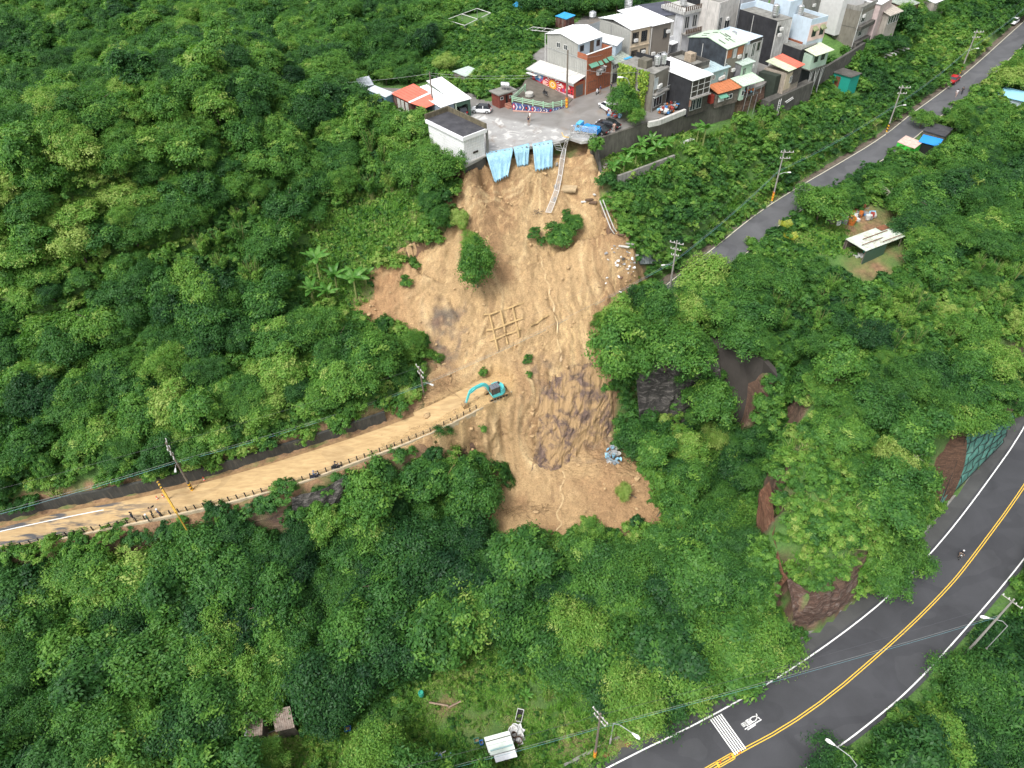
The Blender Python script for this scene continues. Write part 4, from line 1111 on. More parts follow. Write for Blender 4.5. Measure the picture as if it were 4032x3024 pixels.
# buildings
WHITE_ROOF = mat('white_metal_roof', (.80, .81, .82), .45, .08, .8, .12, (.5, .49, .46))
CREAM = mat('cream_render', (.52, .43, .31), .8, .15, .8, .35, (.25, .20, .14))
SIDING = mat('grey_metal_siding', (.36, .36, .335), .5, .08, .6, .15, (.25, .24, .22))
BRICK = mat('red_brick_tiles', (.36, .125, .065), .75, .35, 5, .25, (.2, .09, .06))
BLACKW = mat('black_waterproofed_wall', (.028, .029, .033), .8, .4, .8, .3, (.055, .055, .055))
BLACKB = mat('black_blue_wall', (.042, .05, .06), .75, .5, .8, .4, (.02, .022, .026))
GREYC = mat('raw_grey_concrete', (.20, .185, .155), .88, .22, .7, .45, (.09, .08, .065))
DIRTYW = mat('stained_white_render', (.50, .50, .48), .85, .25, 1, .65, (.10, .09, .08))
LBLUE = mat('pale_blue_render', (.47, .56, .64), .75, .12, .8, .25, (.30, .33, .35))
PINK = mat('pale_pink_render', (.66, .49, .44), .75, .12, .8, .25, (.40, .30, .27))
MINT = mat('mint_metal_siding', (.40, .52, .42), .55, .12, .8, .25, (.22, .28, .22))
TEAL = mat('teal_blue_metal', (.31, .46, .46), .5, .12, .8, .2, (.2, .28, .28))
MINTROOF = mat('mint_metal_roof', (.47, .60, .46), .5, .12, .8, .3, (.30, .36, .28))
ORANGE = mat('orange_tin_roof', (.47, .17, .075), .7, .2, 1, .5, (.20, .10, .06))
REDROOF = mat('red_tin_roof', (.64, .155, .105), .6, .15, 1, .15, (.40, .12, .08))
WOODRED = mat('red_painted_boards', (.19, .055, .04), .7, .3, 1.5, .2)
TARROOF = mat('tar_roof', (.055, .055, .062), .8, .4, .6, .35, (.10, .10, .10), streak=False)
CONCROOF = mat('weathered_concrete_roof', (.24, .235, .215), .85, .35, .8, .6, (.08, .078, .065), streak=False)
WHITEP = mat('white_paint', (.74, .74, .73), .6, .08, 1, .15, (.45, .44, .41))
TILEW = mat('white_tiles', (.76, .76, .77), .5, .08, 1, .2, (.42, .41, .38))
GLASS = flat('dark_window_glass', (.025, .032, .038), .15, 0, .6)
FRAMEW = flat('white_window_frame', (.6, .6, .58)); FRAMED = flat('dark_window_frame', (.10, .085, .07))
STEEL = flat('stainless_steel', (.62, .63, .63), .32, .85)
GALV = flat('galvanised_pipe', (.46, .47, .47), .5, .4)
RUST = mat('rusty_iron', (.20, .085, .045), .85, .45, 2, .4, (.08, .04, .03))
GREENM = flat('green_awning', (.12, .30, .21)); CHIMNEY = mat('mottled_block', (.38, .31, .23), .9, .4, 3, .5, (.14, .11, .08))
BLUEPLAS = flat('blue_plastic', (.035, .19, .55)); SHADE_WATER = flat('indoor_shade_dark_water', (.012, .012, .012), .9)  # near black: painted indoor shade, also the tub's dark water
class Bld:
 def __init__(s, name, label, A, B, C, ztop, zbot, cat='house', group=None, lu=None, lv=None, raw=None):
  a, b, c = (at(A[0], A[1], ztop), at(B[0], B[1], ztop), at(C[0], C[1], ztop)) if raw is None else raw
  u = (b - a)[:2]; v = (c - a)[:2]
  s.lu = lu or float(np.linalg.norm(u)); s.lv = lv or float(np.linalg.norm(v))
  u = u / np.linalg.norm(u); v = v / np.linalg.norm(v)
  cs = float(u @ v)                                  # square up a skewed reading half way
  if abs(cs) > .12:
   ang = math.acos(cs) - math.pi / 2; k = ang * .7
   sg = 1 if (u[0] * v[1] - u[1] * v[0]) < 0 else -1
   ca, sa = math.cos(-sg * k), math.sin(-sg * k)
   u = np.array([u[0] * ca - u[1] * sa, u[0] * sa + u[1] * ca])
  s.a = np.array([a[0], a[1], 0]); s.u = np.array([u[0], u[1], 0]); s.v = np.array([v[0], v[1], 0])
  s.z0 = zbot; s.z1 = ztop
  s.e = thing(name, (a[0], a[1], zbot), label, cat, group)
 def mb(s):
  return MB(s.a, s.u, s.v)
 def P(s, x, y, z):
  return s.a + s.u * x + s.v * y + np.array([0, 0, z])
 def box(s, name, m, x0, x1, y0, y1, z0, z1, parent=None, **k):
  o = s.mb().box(x0, x1, y0, y1, z0, z1).build(name, m, s.e, **k)
  return o
 def fbox(s, mb, face, s0, s1, d0, d1, z0, z1):
  if face == 'u': mb.box(s0, s1, -d1, -d0, z0, z1)
  else: mb.box(-d1, -d0, s0, s1, z0, z1)
  return mb
 def walls(s, m, z1=None, name='wall', x1=None, y1=None):
  return s.box(name, m, 0, x1 or s.lu, 0, y1 or s.lv, s.z0 - .6, z1 or s.z1)
 def skin(s, face, m, s0=None, s1=None, z0=None, z1=None, name='wall_face', d=.04):
  L = s.lu if face == 'u' else s.lv
  return s.fbox(s.mb(), face, s0 if s0 is not None else 0, s1 if s1 is not None else L, 0.0, d, z0 if z0 is not None else s.z0 - .5, z1 if z1 is not None else s.z1 - .01).build(name, m, s.e)
 def roof(s, m, z=None, over=.2, th=.12, name='roof'):
  z = z or s.z1
  return s.box(name, m, -over, s.lu + over, -over, s.lv + over, z, z + th)
 def parapet(s, m, mroof, h=.8, t=.16, z=None, top=None):
  z = z or s.z1
  o = s.box('roof', mroof, t, s.lu - t, t, s.lv - t, z - h, z - h + .06)
  for k, (x0, x1, y0, y1) in enumerate(((0, s.lu, 0, t), (0, s.lu, s.lv - t, s.lv), (0, t, t, s.lv - t), (s.lu - t, s.lu, t, s.lv - t))):
   s.box('parapet', m, x0, x1, y0, y1, z - h, z)
 def win(s, face, s0, s1, z0, z1, frame=None, mull=1, d=.05, pane=None, name='window', base=0.04, bars=0):
  f = s.mb(); w = .07; b = base
  s.fbox(f, face, s0, s1, b, b + d, z0, z0 + w); s.fbox(f, face, s0, s1, b, b + d, z1 - w, z1)
  s.fbox(f, face, s0, s0 + w, b, b + d, z0 + w, z1 - w); s.fbox(f, face, s1 - w, s1, b, b + d, z0 + w, z1 - w)
  for k in range(mull):
   c_ = s0 + (s1 - s0) * (k + 1) / (mull + 1); s.fbox(f, face, c_ - .03, c_ + .03, b, b + d * .9, z0 + w, z1 - w)
  for k in range(bars):
   c_ = z0 + (z1 - z0) * (k + 1) / (bars + 1); s.fbox(f, face, s0 + w, s1 - w, b, b + d * .8, c_ - .02, c_ + .02)
  fo = f.build(name, frame or FRAMEW, s.e)
  p = s.fbox(s.mb(), face, s0 + w, s1 - w, b - .02, b + .02, z0 + w, z1 - w)
  po = link_mesh('pane', p.mesh('pane', pane or GLASS, False, s.e['_o']), fo)
  return fo
 def ribs(s, face, s0, s1, z0, z1, m, pitch=.45, d=.07, b=.04):
  mb = s.mb(); n = int((s1 - s0) / pitch)
  for k in range(n):
   c_ = s0 + (k + .5) * pitch
   z1k = z1(c_) if callable(z1) else z1
   s.fbox(mb, face, c_ - .05, c_ + .05, b, d, z0, z1k)
  return tag(mb.build('siding_ribs', m, s.e), kind='stuff')
 def sheet(s, pts, m, th=.07, pitch=.6, name='roof', ribs=True, ribm=None):
  """sloping metal sheet; pts are 4 local corners (x, y, z): two along the ridge, then two along the eave"""
  p = [np.array(q, float) for q in pts]
  mb = s.mb(); mb.hexa([tuple(q - np.array([0, 0, th])) for q in p], [tuple(q) for q in p])
  o = mb.build(name, m, s.e)
  if ribs:
   n = max(2, int(np.linalg.norm((p[1] - p[0])) / pitch)); r = s.mb()
   for k in range(n + 1):
    t = k / n; A_ = p[0] * (1 - t) + p[1] * t; B_ = p[3] * (1 - t) + p[2] * t
    dd = (p[1] - p[0]) / np.linalg.norm(p[1] - p[0]) * .03
    up = np.array([0, 0, .05]); lo_ = np.array([0, 0, .004])
    r.hexa([tuple(A_ - dd + lo_), tuple(A_ + dd + lo_), tuple(B_ + dd + lo_), tuple(B_ - dd + lo_)], [tuple(A_ - dd + up), tuple(A_ + dd + up), tuple(B_ + dd + up), tuple(B_ - dd + up)])
   tag(r.build('roof_ribs', ribm or m, s.e), kind='stuff')
  return o
# white tiled guard house on the broken edge
g = Bld('guard_house', 'small flat roofed white tiled guard house at the edge of the collapsed square', (1824, 551), (1668, 490), (1905, 520), 37.75, 34, 'guard house')
g.walls(TILEW)
g.box('plinth', CONC_D, -.02, g.lu + .02, -.02, g.lv + .02, 32.0, 33.9)
g.box('floor_slab', CONC_L, -.25, g.lu + .1, -.22, g.lv + 1.1, 33.85, 34.06)
s_ = g.box('roof_slab', TILEW, -.35, g.lu + .3, -.3, g.lv + .35, 37.7, 38.3)
g.box('roof_surface', TARROOF, -.15, g.lu + .1, -.12, g.lv + .15, 38.3, 38.33)
g.box('roof_wall', mat('mossy_roof_wall', (.14, .12, .08), .9, .4, 1.5, .5, (.05, .05, .03)), g.lu + .1, g.lu + .3, -.3, g.lv + .35, 38.3, 39.1)
g.box('roof_wall', MATS['mossy_roof_wall'], -.35, g.lu + .1, g.lv + .15, g.lv + .35, 38.3, 39.1)
mbx = g.mb()
for zz in np.arange(34.3, 37.6, .42): mbx.box(-.008, g.lu + .008, -.008, g.lv + .008, zz, zz + .012)
for xx in np.arange(.3, g.lu, .32): mbx.box(xx, xx + .02, -.008, 0, 34, 37.7)
for xx in np.arange(.3, g.lv, .32): mbx.box(-.008, 0, xx, xx + .02, 34, 37.7)
tag(mbx.build('tile_joints', mat('tile_grout', (.40, .40, .39), .8), g.e), kind='stuff')
g.box('column', CONC, .1, .4, g.lv + .6, g.lv + .9, 34.05, 37.7)
g.win('v', 1.6, 2.6, 35.0, 35.35, FRAMED, 0)
mbx = g.mb(); mbx.hexa([(-.05, -.05, 31.2), (2.6, -.05, 32.0), (2.6, .3, 32), (-.05, .3, 31.2)], [(-.05, -.05, 32.1), (2.6, -.05, 32.1), (2.6, .3, 32.1), (-.05, .3, 32.1)])
mbx.build('exposed_footing', CONC_D, g.e)
# painted sheet metal garages left of the square
def shed_box(name, label, A, B, C, zt, zb, wall, roofm, tilt=.25, group=None, cat='shed'):
 b_ = Bld(name, label, A, B, C, zt, zb, cat, group)
 b_.walls(wall, zt - .1)
 b_.sheet([(b_.lu + .15, b_.lv + .15, zt + .02), (b_.lu + .15, -.15, zt + tilt * 0), (-.2, -.15, zt), (-.2, b_.lv + .15, zt + .02)], roofm)
 return b_
c1 = Bld('garage', 'long white roofed pale green garage with a dark car parked inside', (1795, 402), (1655, 326), (1851, 389), 36.9, 34, 'garage')
c1.box('wall', mat('pale_green_sheet', (.36, .44, .36), .6, .2, 1, .3, (.2, .24, .2)), .05, c1.lu, 0, .12, 33.7, 36.8)
c1.box('wall', MATS['pale_green_sheet'], .05, c1.lu, c1.lv - .12, c1.lv, 33.7, 36.8)
c1.box('wall', MATS['pale_green_sheet'], c1.lu - .12, c1.lu, .12, c1.lv - .12, 33.7, 36.8)
c1.sheet([(c1.lu + .15, c1.lv + .15, 37.0), (c1.lu + .15, -.15, 36.9), (-.2, -.15, 36.9), (-.2, c1.lv + .15, 37.0)], WHITE_ROOF)
mbx = c1.mb()
for k in range(8):
 mbx.box(-.1 + .03 * (k % 2), -.04 + .03 * (k % 2), .05 + k * (c1.lv - .1) / 8, .05 + (k + 1) * (c1.lv - .1) / 8, 36.15 - .1 * math.sin(k), 36.85)
for k in range(4): mbx.box(-.12, 0, c1.lv - .5 + k * .12, c1.lv - .42 + k * .12, 34.1, 36.8)
mbx.build('rolled_green_tarp', flat('dark_green_tarp', (.05, .10, .07)), c1.e)
c2 = Bld('garage', 'white and red roofed tin garage with blue grey end wall', (1735, 421), (1597, 361), (1787, 407), 36.6, 34, 'garage')
c2.walls(mat('blue_grey_sheet', (.22, .27, .32), .6, .15, 1, .3), 36.5)
c2.sheet([(c2.lu + .15, c2.lv + .3, 36.75), (c2.lu + .15, -.15, 36.6), (-.2, -.15, 36.6), (-.2, c2.lv + .3, 36.75)], WHITE_ROOF)
c2.ribs('v', 0, c2.lv, 34, 36.4, MATS['blue_grey_sheet'], .3)
c3 = Bld('tin_shed', 'red roofed tin shed with rusty patched front', (1614, 402), (1517, 378), (1690, 380), 36.4, 34, 'shed')
c3.walls(mat('rusty_patched_sheet', (.11, .045, .035), .8, .6, 1.8, .5, (.30, .29, .26)), 36.2)
c3.sheet([(c3.lu + .1, c3.lv + .6, 36.95), (c3.lu + .1, -.15, 36.4), (-.2, -.15, 36.4), (-.2, c3.lv + .2, 36.95)], REDROOF)
c3.sheet([(-.2, c3.lv, 36.93), (-.2, -.15, 36.38), (-3.6, .6, 36.3), (-3.6, c3.lv - .9, 36.5)], REDROOF, ribs=False, name='lean_to_roof')
c3.sheet([(.2, c3.lv + .1, 37.03), (.2, -.2, 36.46), (-.35, -.2, 36.46), (-.35, c3.lv + .1, 37.03)], WHITE_ROOF, ribs=False, name='ridge_cap')
c3.box('wall', MATS['rusty_patched_sheet'], -3.3, -.1, .8, .95, 33.8, 36.2)
for q_ in (0.6, 1.9, 3.1): c3.win('u', q_, q_ + .8, 34.4, 36.0, FRAMEW, 1, pane=mat('grey_door_panel', (.42, .42, .38)))
c4 = shed_box('container_shed', 'blue container shed with grey roof left of the red roofed shed', (1517, 381), (1445, 352), (1546, 367), 36.4, 34, mat('faded_blue_sheet', (.15, .30, .38), .6, .25, 1, .3, (.3, .32, .32)), mat('grey_blue_metal_roof', (.50, .54, .58), .5, .08))
for q_ in (.5, 2.6): c4.win('u', q_, q_ + .5, 34.4, 36.0, FRAMED, 0)
c5 = shed_box('container_shed', 'grey metal shed at the far left end of the shed row', (1420, 341), (1403, 309), (1467, 333), 36.4, 34, mat('grey_blue_sheet', (.27, .31, .35), .6, .15), MATS['grey_blue_metal_roof'])
# red hut with tank, its neighbours
rh = Bld('red_hut', 'small dark red boarded hut with grey slab roof beside the green railing', None, None, None, 36.5, 34, 'hut', raw=(at(1967.5, 427.5, 34), at(1931, 416, 34), at(2019, 412, 34)))
rh.walls(WOODRED, 36.3)
mbx = rh.mb()
for zz in np.arange(34.2, 36.2, .28):
 mbx.box(-.02, rh.lu, -.02, 0, zz, zz + .22); mbx.box(-.02, 0, 0, rh.lv, zz, zz + .22)
tag(mbx.build('weatherboards', WOODRED, rh.e), kind='stuff')
rh.box('roof_slab', CONCROOF, -.3, rh.lu + .35, -.3, rh.lv + .9, 36.3, 36.5)
rh.win('v', 1.15, 1.75, 34.2, 36.05, WOODRED, 0, name='door', pane=SHADE_WATER)  # black door pane is painted shade of the hut's inside
rh.win('v', .2, .8, 35.4, 35.95, FRAMEW, 0); rh.win('v', 2.0, 2.4, 35.3, 35.8, FRAMEW, 0)
for k in range(4): rh.box('step', mat('brick_steps', (.36, .18, .13), .8, .2, 3), -.35 - .28 * k, -.07 - .28 * k, 1.0, 2.1, 33.9, 34.65 - .16 * k)
def tank(P, r, h, label, group=None, horizontal=False, name='water_tank'):
 e = thing(name, P, label, 'water tank', group)
 if horizontal:
  prof = [(.05, 0), (r * .8, .06), (r, .18)] + [(r * (1 + .02 * (k % 2)), .18 + k * (h - .36) / 6) for k in range(1, 6)] + [(r, h - .18), (r * .8, h - .06), (.05, h)]
  mb_ = MB(P + np.array([-h / 2, 0, r + .35]), (0, 0, 1), (0, 1, 0), (.95, -.3, 0)); mb_.lathe((0, 0, 0), prof, 16)
 else:
  prof = [(r, 0)] + [(r * (1.03 if k % 2 else .98), h * k / 9) for k in range(1, 9)] + [(r, h), (r * .75, h + r * .22), (.2, h + r * .38), (.2, h + r * .46), (.02, h + r * .48)]
  mb_ = MB(P + np.array([0, 0, .35])); mb_.lathe((0, 0, 0), prof, 16)
 mb_.build('body', STEEL, e, smooth=False)
 lg = MB(P)
 for k in range(4):
  a = k * math.pi / 2 + .4; lg.tube([(math.cos(a) * r * .8, math.sin(a) * r * .8, 0), (math.cos(a) * r * .8, math.sin(a) * r * .8, .36)], .035, 5)
 lg.build('stand', GALV, e)
 return e
tank(rh.P(1.2, 2.2, 36.5), .48, 1.7, 'horizontal stainless steel water tank on the red hut roof', horizontal=True)
# mural house: lean-to in front, tall grey metal house with brick front
m2 = Bld('mural_building', 'grey roofed annex with a red sun mural painted along its side wall', None, None, None, 36.7, 34, 'house', raw=(at(2258, 389, 34), at(2258, 389, 34) + (at(2081, 267, 36.7) - at(2259, 325, 36.7)), at(2304, 371, 34)))
m2.walls(mat('mural_ground_red', (.50, .03, .04), .75, .2, 2), 36.55, x1=m2.lu - .9)
m2.sheet([(m2.lu + .1, m2.lv + .1, 37.45), (-.1, m2.lv + .1, 37.35), (-.3, -.45, 36.75), (m2.lu + .1, -.45, 36.75)], mat('pale_grey_metal_roof', (.52, .51, .48), .45, .08, .8, .15), pitch=.8)
m2.box('roof_edge', GALV, -.35, m2.lu + .15, -.5, -.42, 36.55, 36.78)
m2.skin('v', BRICK, name='brick_front', z1=36.6)
m2.win('v', .35, m2.lv - .6, 34.05, 36.2, BRICK, 0, name='shutter_door', pane=mat('roller_shutter', (.15, .145, .14), .6, .1, 2), bars=0)
mbx = m2.mb()
for zz in np.arange(34.15, 36.1, .14): m2.fbox(mbx, 'v', .44, m2.lv - .69, .06, .085, zz, zz + .09)
tag(mbx.build('shutter_slats', MATS['roller_shutter'], m2.e), kind='stuff')
m2.box('side_cladding', mat('grey_rib_cladding', (.20, .205, .21), .6, .2), m2.lu - .9, m2.lu, .3, m2.lv, 33.9, 36.6)
def fpoly(bl, face, pts, d):
 return [((x, -d, z) if face == 'u' else (-d, x, z)) for x, z in pts]
def mural_part(bl, face, name, m, polys, d):
 mb_ = bl.mb()
 for p in polys: mb_.poly(fpoly(bl, face, p, d))
 return mb_.build(name, m, bl.e)
def circ(cx, cz, r, n=20, a0=0, sx=1): return [(cx + math.cos(a0 + 2 * math.pi * k / n) * r * sx, cz + math.sin(a0 + 2 * math.pi * k / n) * r) for k in range(n)]
mw = lambda n_, c: flat('mural_' + n_, c, .75)
WM, RM, YM, OM, BM, PM, KM, DM, CM = mw('white', (.72, .70, .68)), mw('red', (.52, .03, .04)), mw('yellow', (.80, .52, .06)), mw('orange', (.72, .22, .03)), mw('blue', (.05, .20, .42)), mw('pink', (.72, .42, .36)), mw('black', (.03, .02, .03)), mw('navy', (.07, .08, .20)), mw('purple', (.28, .06, .20))
L_ = m2.lu - .95; cxm = L_ * .50; czm = 35.25
mural_part(m2, 'u', 'mural_band', mat('mural_pale_base', (.66, .42, .45), .8, .5, 3, .5, (.75, .7, .7), streak=False), [[(0, 34.0), (L_, 34.0), (L_, 34.5), (L_ * .6, 34.42), (0, 34.55)]], .006)
mural_part(m2, 'u', 'mural_blue_area', BM, [[(L_ * .72, 36.5), (L_ * .97, 36.5), (L_ * .93, 35.2), (L_ * .8, 35.0), (L_ * .74, 35.5)]], .006)
mural_part(m2, 'u', 'mural_rays', WM, [[(cxm + math.cos(a) * .9, czm + math.sin(a) * .72), (cxm + math.cos(a + .10) * 1.95, czm + math.sin(a + .10) * 1.25), (cxm + math.cos(a - .10) * 1.95, czm + math.sin(a - .10) * 1.25)] for a in [k * 2 * math.pi / 16 + .1 for k in range(16)] if -1.05 < math.sin(a) * 1.25 < 1.24], .010)
star = []
for k in range(32):
 rr = 1.0 if k % 2 == 0 else .74
 star.append((cxm + math.cos(k * math.pi / 16) * rr, czm + math.sin(k * math.pi / 16) * rr * .92))
mural_part(m2, 'u', 'mural_sun_points', YM, [star], .014)
mural_part(m2, 'u', 'mural_sun_ring', OM, [circ(cxm, czm, .68, sx=1.08)], .018)
mural_part(m2, 'u', 'mural_sun_disc', YM, [circ(cxm, czm, .58, sx=1.08)], .022)
mural_part(m2, 'u', 'mural_sun_inner_ring', WM, [circ(cxm, czm, .42, sx=1.08)], .026)
mural_part(m2, 'u', 'mural_sun_centre', OM, [circ(cxm, czm, .30, sx=1.08)], .030)
mural_part(m2, 'u', 'mural_sun_eye', YM, [circ(cxm, czm, .16, sx=1.0)], .034)
mural_part(m2, 'u', 'mural_figures', PM, [circ(L_ * .70, 35.05, .55, 12, 0, .8), circ(L_ * .66, 34.75, .35, 10), circ(L_ * .27, 35.5, .32, 10), circ(L_ * .17, 35.1, .3, 10, 0, .8), circ(L_ * .12, 35.55, .28, 10)], .012)
mural_part(m2, 'u', 'mural_outlines', KM, [[(L_ * .02, 34.6), (L_ * .045, 34.95), (L_ * .07, 34.6)], [(L_ * .08, 34.6), (L_ * .105, 34.95), (L_ * .13, 34.6)], [(L_ * .02, 35.1), (L_ * .045, 35.45), (L_ * .07, 35.1)], [(L_ * .05, 35.6), (L_ * .075, 35.95), (L_ * .1, 35.6)], [(L_ * .9, 35.0), (L_ * .93, 35.3), (L_ * .96, 35.0)]], .016)
mural_part(m2, 'u', 'mural_figures', WM, [circ(L_ * .30, 35.75, .22, 9), circ(L_ * .14, 35.9, .2, 9), circ(L_ * .82, 35.9, .3, 9, 0, 1.4), [(0, 36.1), (L_ * .15, 36.1), (L_ * .15, 36.5), (0, 36.5)]], .018)
mural_part(m2, 'u', 'mural_figures', CM, [circ(L_ * .24, 34.9, .3, 9), circ(L_ * .79, 35.4, .28, 9), circ(L_ * .35, 34.85, .2, 8)], .014)
m2.box('side_awning', FRAMEW, L_ - 1.6, L_ + .8, -.9, -.05, 36.15, 36.22)
m3 = Bld('tall_house', 'tall grey metal clad house with white gable roof and red brick street front', None, None, None, 42.3, 34, 'house', raw=(at(2309, 297, 37.4), at(2137, 250, 37.4), at(2386, 343, 34)))
m3.lv = 6.0
W3 = m3.lv; L3 = m3.lu
m3.box('wall', SIDING, 0, L3, 0, W3, 33.5, 39.9)
m3.skin('v', BRICK, name='brick_front', z1=39.95, d=.07)
for (x0, x1, y0, y1) in ((-.07, .12, 0, W3), (.12, 2.3, W3 - .15, W3), (.12, 2.3, 0, .12)): m3.box('parapet', BRICK, x0, x1, y0, y1, 39.9, 40.85)
m3.box('parapet_coping', WHITEP, -.12, .16, -.05, W3 + .05, 40.85, 40.93)
ub = 2.3
mbx = m3.mb(); pk = .62
mbx.hexa([(ub, 0, 39.9), (L3, 0, 39.9), (L3, W3, 39.9), (ub, W3, 39.9)], [(ub, 0, 42.2), (L3, 0, 42.2), (L3, W3, 42.2), (ub, W3, 42.2)])
mbx.build('upper_wall', SIDING, m3.e)
RX = ub + (L3 - ub) * .52
mbx = m3.mb(); mbx.add([(ub, 0, 42.2), (L3, 0, 42.2), (RX, 0, 42.95), (ub, W3, 42.2), (L3, W3, 42.2), (RX, W3, 42.95)], [(0, 1, 2), (5, 4, 3), (0, 2, 5, 3), (1, 4, 5, 2), (0, 3, 4, 1)]); mbx.build('gable', SIDING, m3.e)
m3.sheet([(RX, -.25, 43.05), (RX, W3 + .25, 43.05), (ub - .5, W3 + .25, 42.25), (ub - .5, -.25, 42.25)], WHITE_ROOF, pitch=.75)
m3.sheet([(RX, -.25, 43.05), (RX, W3 + .25, 43.05), (L3 + .3, W3 + .25, 42.25), (L3 + .3, -.25, 42.25)], WHITE_ROOF, pitch=.75)
m3.ribs('u', 0, ub, 37.3, 39.85, SIDING, .42, .05, 0); m3.ribs('u', ub, L3, 37.3, lambda c_: 42.15 + .7 * (1 - abs(c_ - RX) / (RX - ub + .01)) * .9, SIDING, .42, .05, 0)
mbx = m3.mb(); m3.fbox(mbx, 'u', 0, L3, .02, .07, 39.85, 39.93); mbx.build('siding_trim', GALV, m3.e)
for q_ in (L3 * .48, L3 * .66): m3.win('u', q_, q_ + .85, 40.5, 41.4, FRAMEW, 1)
m3.box('terrace_front', LBLUE, ub - .03, ub, .1, W3 - .1, 39.95, 42.1)
for (q0, q1) in ((.5, 1.4), (4.5, 5.3)):
 f_ = m3.mb().box(ub - .10, ub - .04, q0, q1, 40.7, 41.7).build('window', FRAMED, m3.e); link_mesh('pane', m3.mb().box(ub - .13, ub - .11, q0 + .1, q1 - .1, 40.8, 41.6).mesh('pane', GLASS, False, m3.e['_o']), f_)
m3.box('door', mat('brown_door', (.14, .10, .07)), ub - .12, ub - .04, 2.9, 3.8, 39.95, 41.9)
m3.box('gutter', FRAMEW, L3 + .2, L3 + .3, -.3, -.2, 37.5, 42.2)
m3.win('v', .6, 2.1, 37.3, 38.9, FRAMED, 2); m3.win('v', 4.4, 5.6, 37.4, 38.9, FRAMED, 2)
m3.win('v', .5, 2.4, 34.5, 36.1, FRAMED, 3); m3.win('v', 2.9, 4.0, 34.1, 36.3, FRAMED, 1, name='door'); m3.win('v', 4.5, 5.7, 34.4, 36.2, FRAMED, 2)
for q0, q1, zz in ((.4, 2.3, 39.15), (2.6, 3.4, 39.1), (3.8, 4.6, 39.15), (4.8, 6.0, 39.25)):
 mbx = m3.mb(); mbx.hexa([(-.8, q0, zz - .45), (-.05, q0, zz), (-.05, q1, zz), (-.8, q1, zz - .45)], [(-.8, q0, zz - .41), (-.05, q0, zz + .06), (-.05, q1, zz + .06), (-.8, q1, zz - .41)]); mbx.build('awning', GREENM, m3.e)
for q0, zz in ((2.3, 36.9), (3.3, 37.2)):
 a_ = m3.mb().box(-.6, -.1, q0, q0 + .85, zz, zz + .65).build('air_conditioner', FRAMEW, m3.e)
 link_mesh('grille', MB(m3.P(-.61, q0 + .45, zz + .33), (0, 0, 1), m3.v, m3.u).lathe((0, 0, -.02), [(.24, 0), (.24, .02)], 12).mesh('grille', FRAMED, False, m3.e['_o']), a_)
 m3.box('ac_shelter', FRAMEW, -.75, -.08, q0 - .1, q0 + .95, zz + .85, zz + .9)
# small white roofed house in between
m4 = Bld('narrow_house', 'pale blue narrow house with white roof beside the brick front', (2425, 178), (2330, 140), (2446, 160), 40.3, 34, 'house', lu=6.5, lv=3.2)
m4.walls(LBLUE, 40.2); m4.sheet([(m4.lu, m4.lv, 40.75), (m4.lu, -.2, 40.55), (-.3, -.2, 40.3), (-.3, m4.lv, 40.5)], WHITE_ROOF)
m4b = Bld('street_shop', 'low cream shop front with striped metal awning roof and black windows', None, None, None, 38, 34, 'house', raw=(m3.P(-.1, W3 + .1, 0), m3.P(2.5, W3 + .1, 0), m3.P(-.1, W3 + 4.4, 0)))
m4b.walls(mat('cream_green_wall', (.50, .52, .40), .7, .15), 37.9)
m4b.sheet([(m4b.lu, m4b.lv + .2, 38.7), (m4b.lu, 0, 38.7), (-.7, 0, 37.95), (-.7, m4b.lv + .2, 37.95)], mat('grey_green_metal_roof', (.33, .37, .32), .5, .25, 1, .4))
m4b.box('blue_roof_patch', flat('sky_blue_sheet', (.05, .33, .60)), -.72, .6, m4b.lv - 1.5, m4b.lv + .25, 38.02, 38.1)
for q_ in (.25, 1.35, 2.45, 3.4): m4b.win('v', q_, q_ + .85, 36.8, 37.6, FRAMEW, 1)
m4b.win('v', .4, 1.5, 34.3, 36.2, FRAMED, 1); m4b.win('v', 2.3, 3.5, 34.1, 36.2, FRAMEW, 0, name='door', pane=mat('pale_door', (.5, .48, .42)))
# cream house with the large white roof
m5 = Bld('cream_house', 'cream fronted house with dark windows under a broad white metal roof', (2485, 117), (2339, 88), (2563, 100), 41.9, 34, 'house', lu=8.6)
m5.walls(SIDING, 41.8); m5.skin('v', CREAM, name='front_wall', d=.06)
m5.ribs('u', 0, m5.lu, 36, 41.7, SIDING, .45, .05, 0)
m5.sheet([(m5.lu * .55, m5.lv + .2, 42.6), (m5.lu * .55, -.2, 42.6), (-.35, -.2, 41.95), (-.35, m5.lv + .2, 41.95)], WHITE_ROOF)
m5.sheet([(m5.lu * .55, m5.lv + .2, 42.6), (m5.lu * .55, -.2, 42.6), (m5.lu + .2, -.2, 41.95), (m5.lu + .2, m5.lv + .2, 41.95)], WHITE_ROOF)
m5.win('v', .35, 1.75, 39.4, 41.3, FRAMED, 2); m5.win('v', 2.3, 3.6, 39.4, 41.3, FRAMED, 2); m5.win('v', .35, 1.75, 36.4, 38.2, FRAMED, 2); m5.win('v', 2.3, 3.6, 36.4, 38.2, FRAMED, 2)
m5.box('string_course', CREAM, -.2, -.06, 0, m5.lv, 38.75, 38.95)
m5c = Bld('metal_house', 'brown grey metal clad house with white roof beside the cream front', (2565, 102), (2420, 70), (2645, 83), 41.9, 34, 'house', lu=9.0)
m5c.walls(mat('brown_grey_siding', (.22, .195, .165), .55, .1, .8, .2, (.16, .14, .12)), 41.8)
m5c.sheet([(m5c.lu + .2, m5c.lv + .2, 42.5), (m5c.lu + .2, -.1, 42.5), (-.35, -.1, 41.95), (-.35, m5c.lv + .2, 41.95)], WHITE_ROOF)
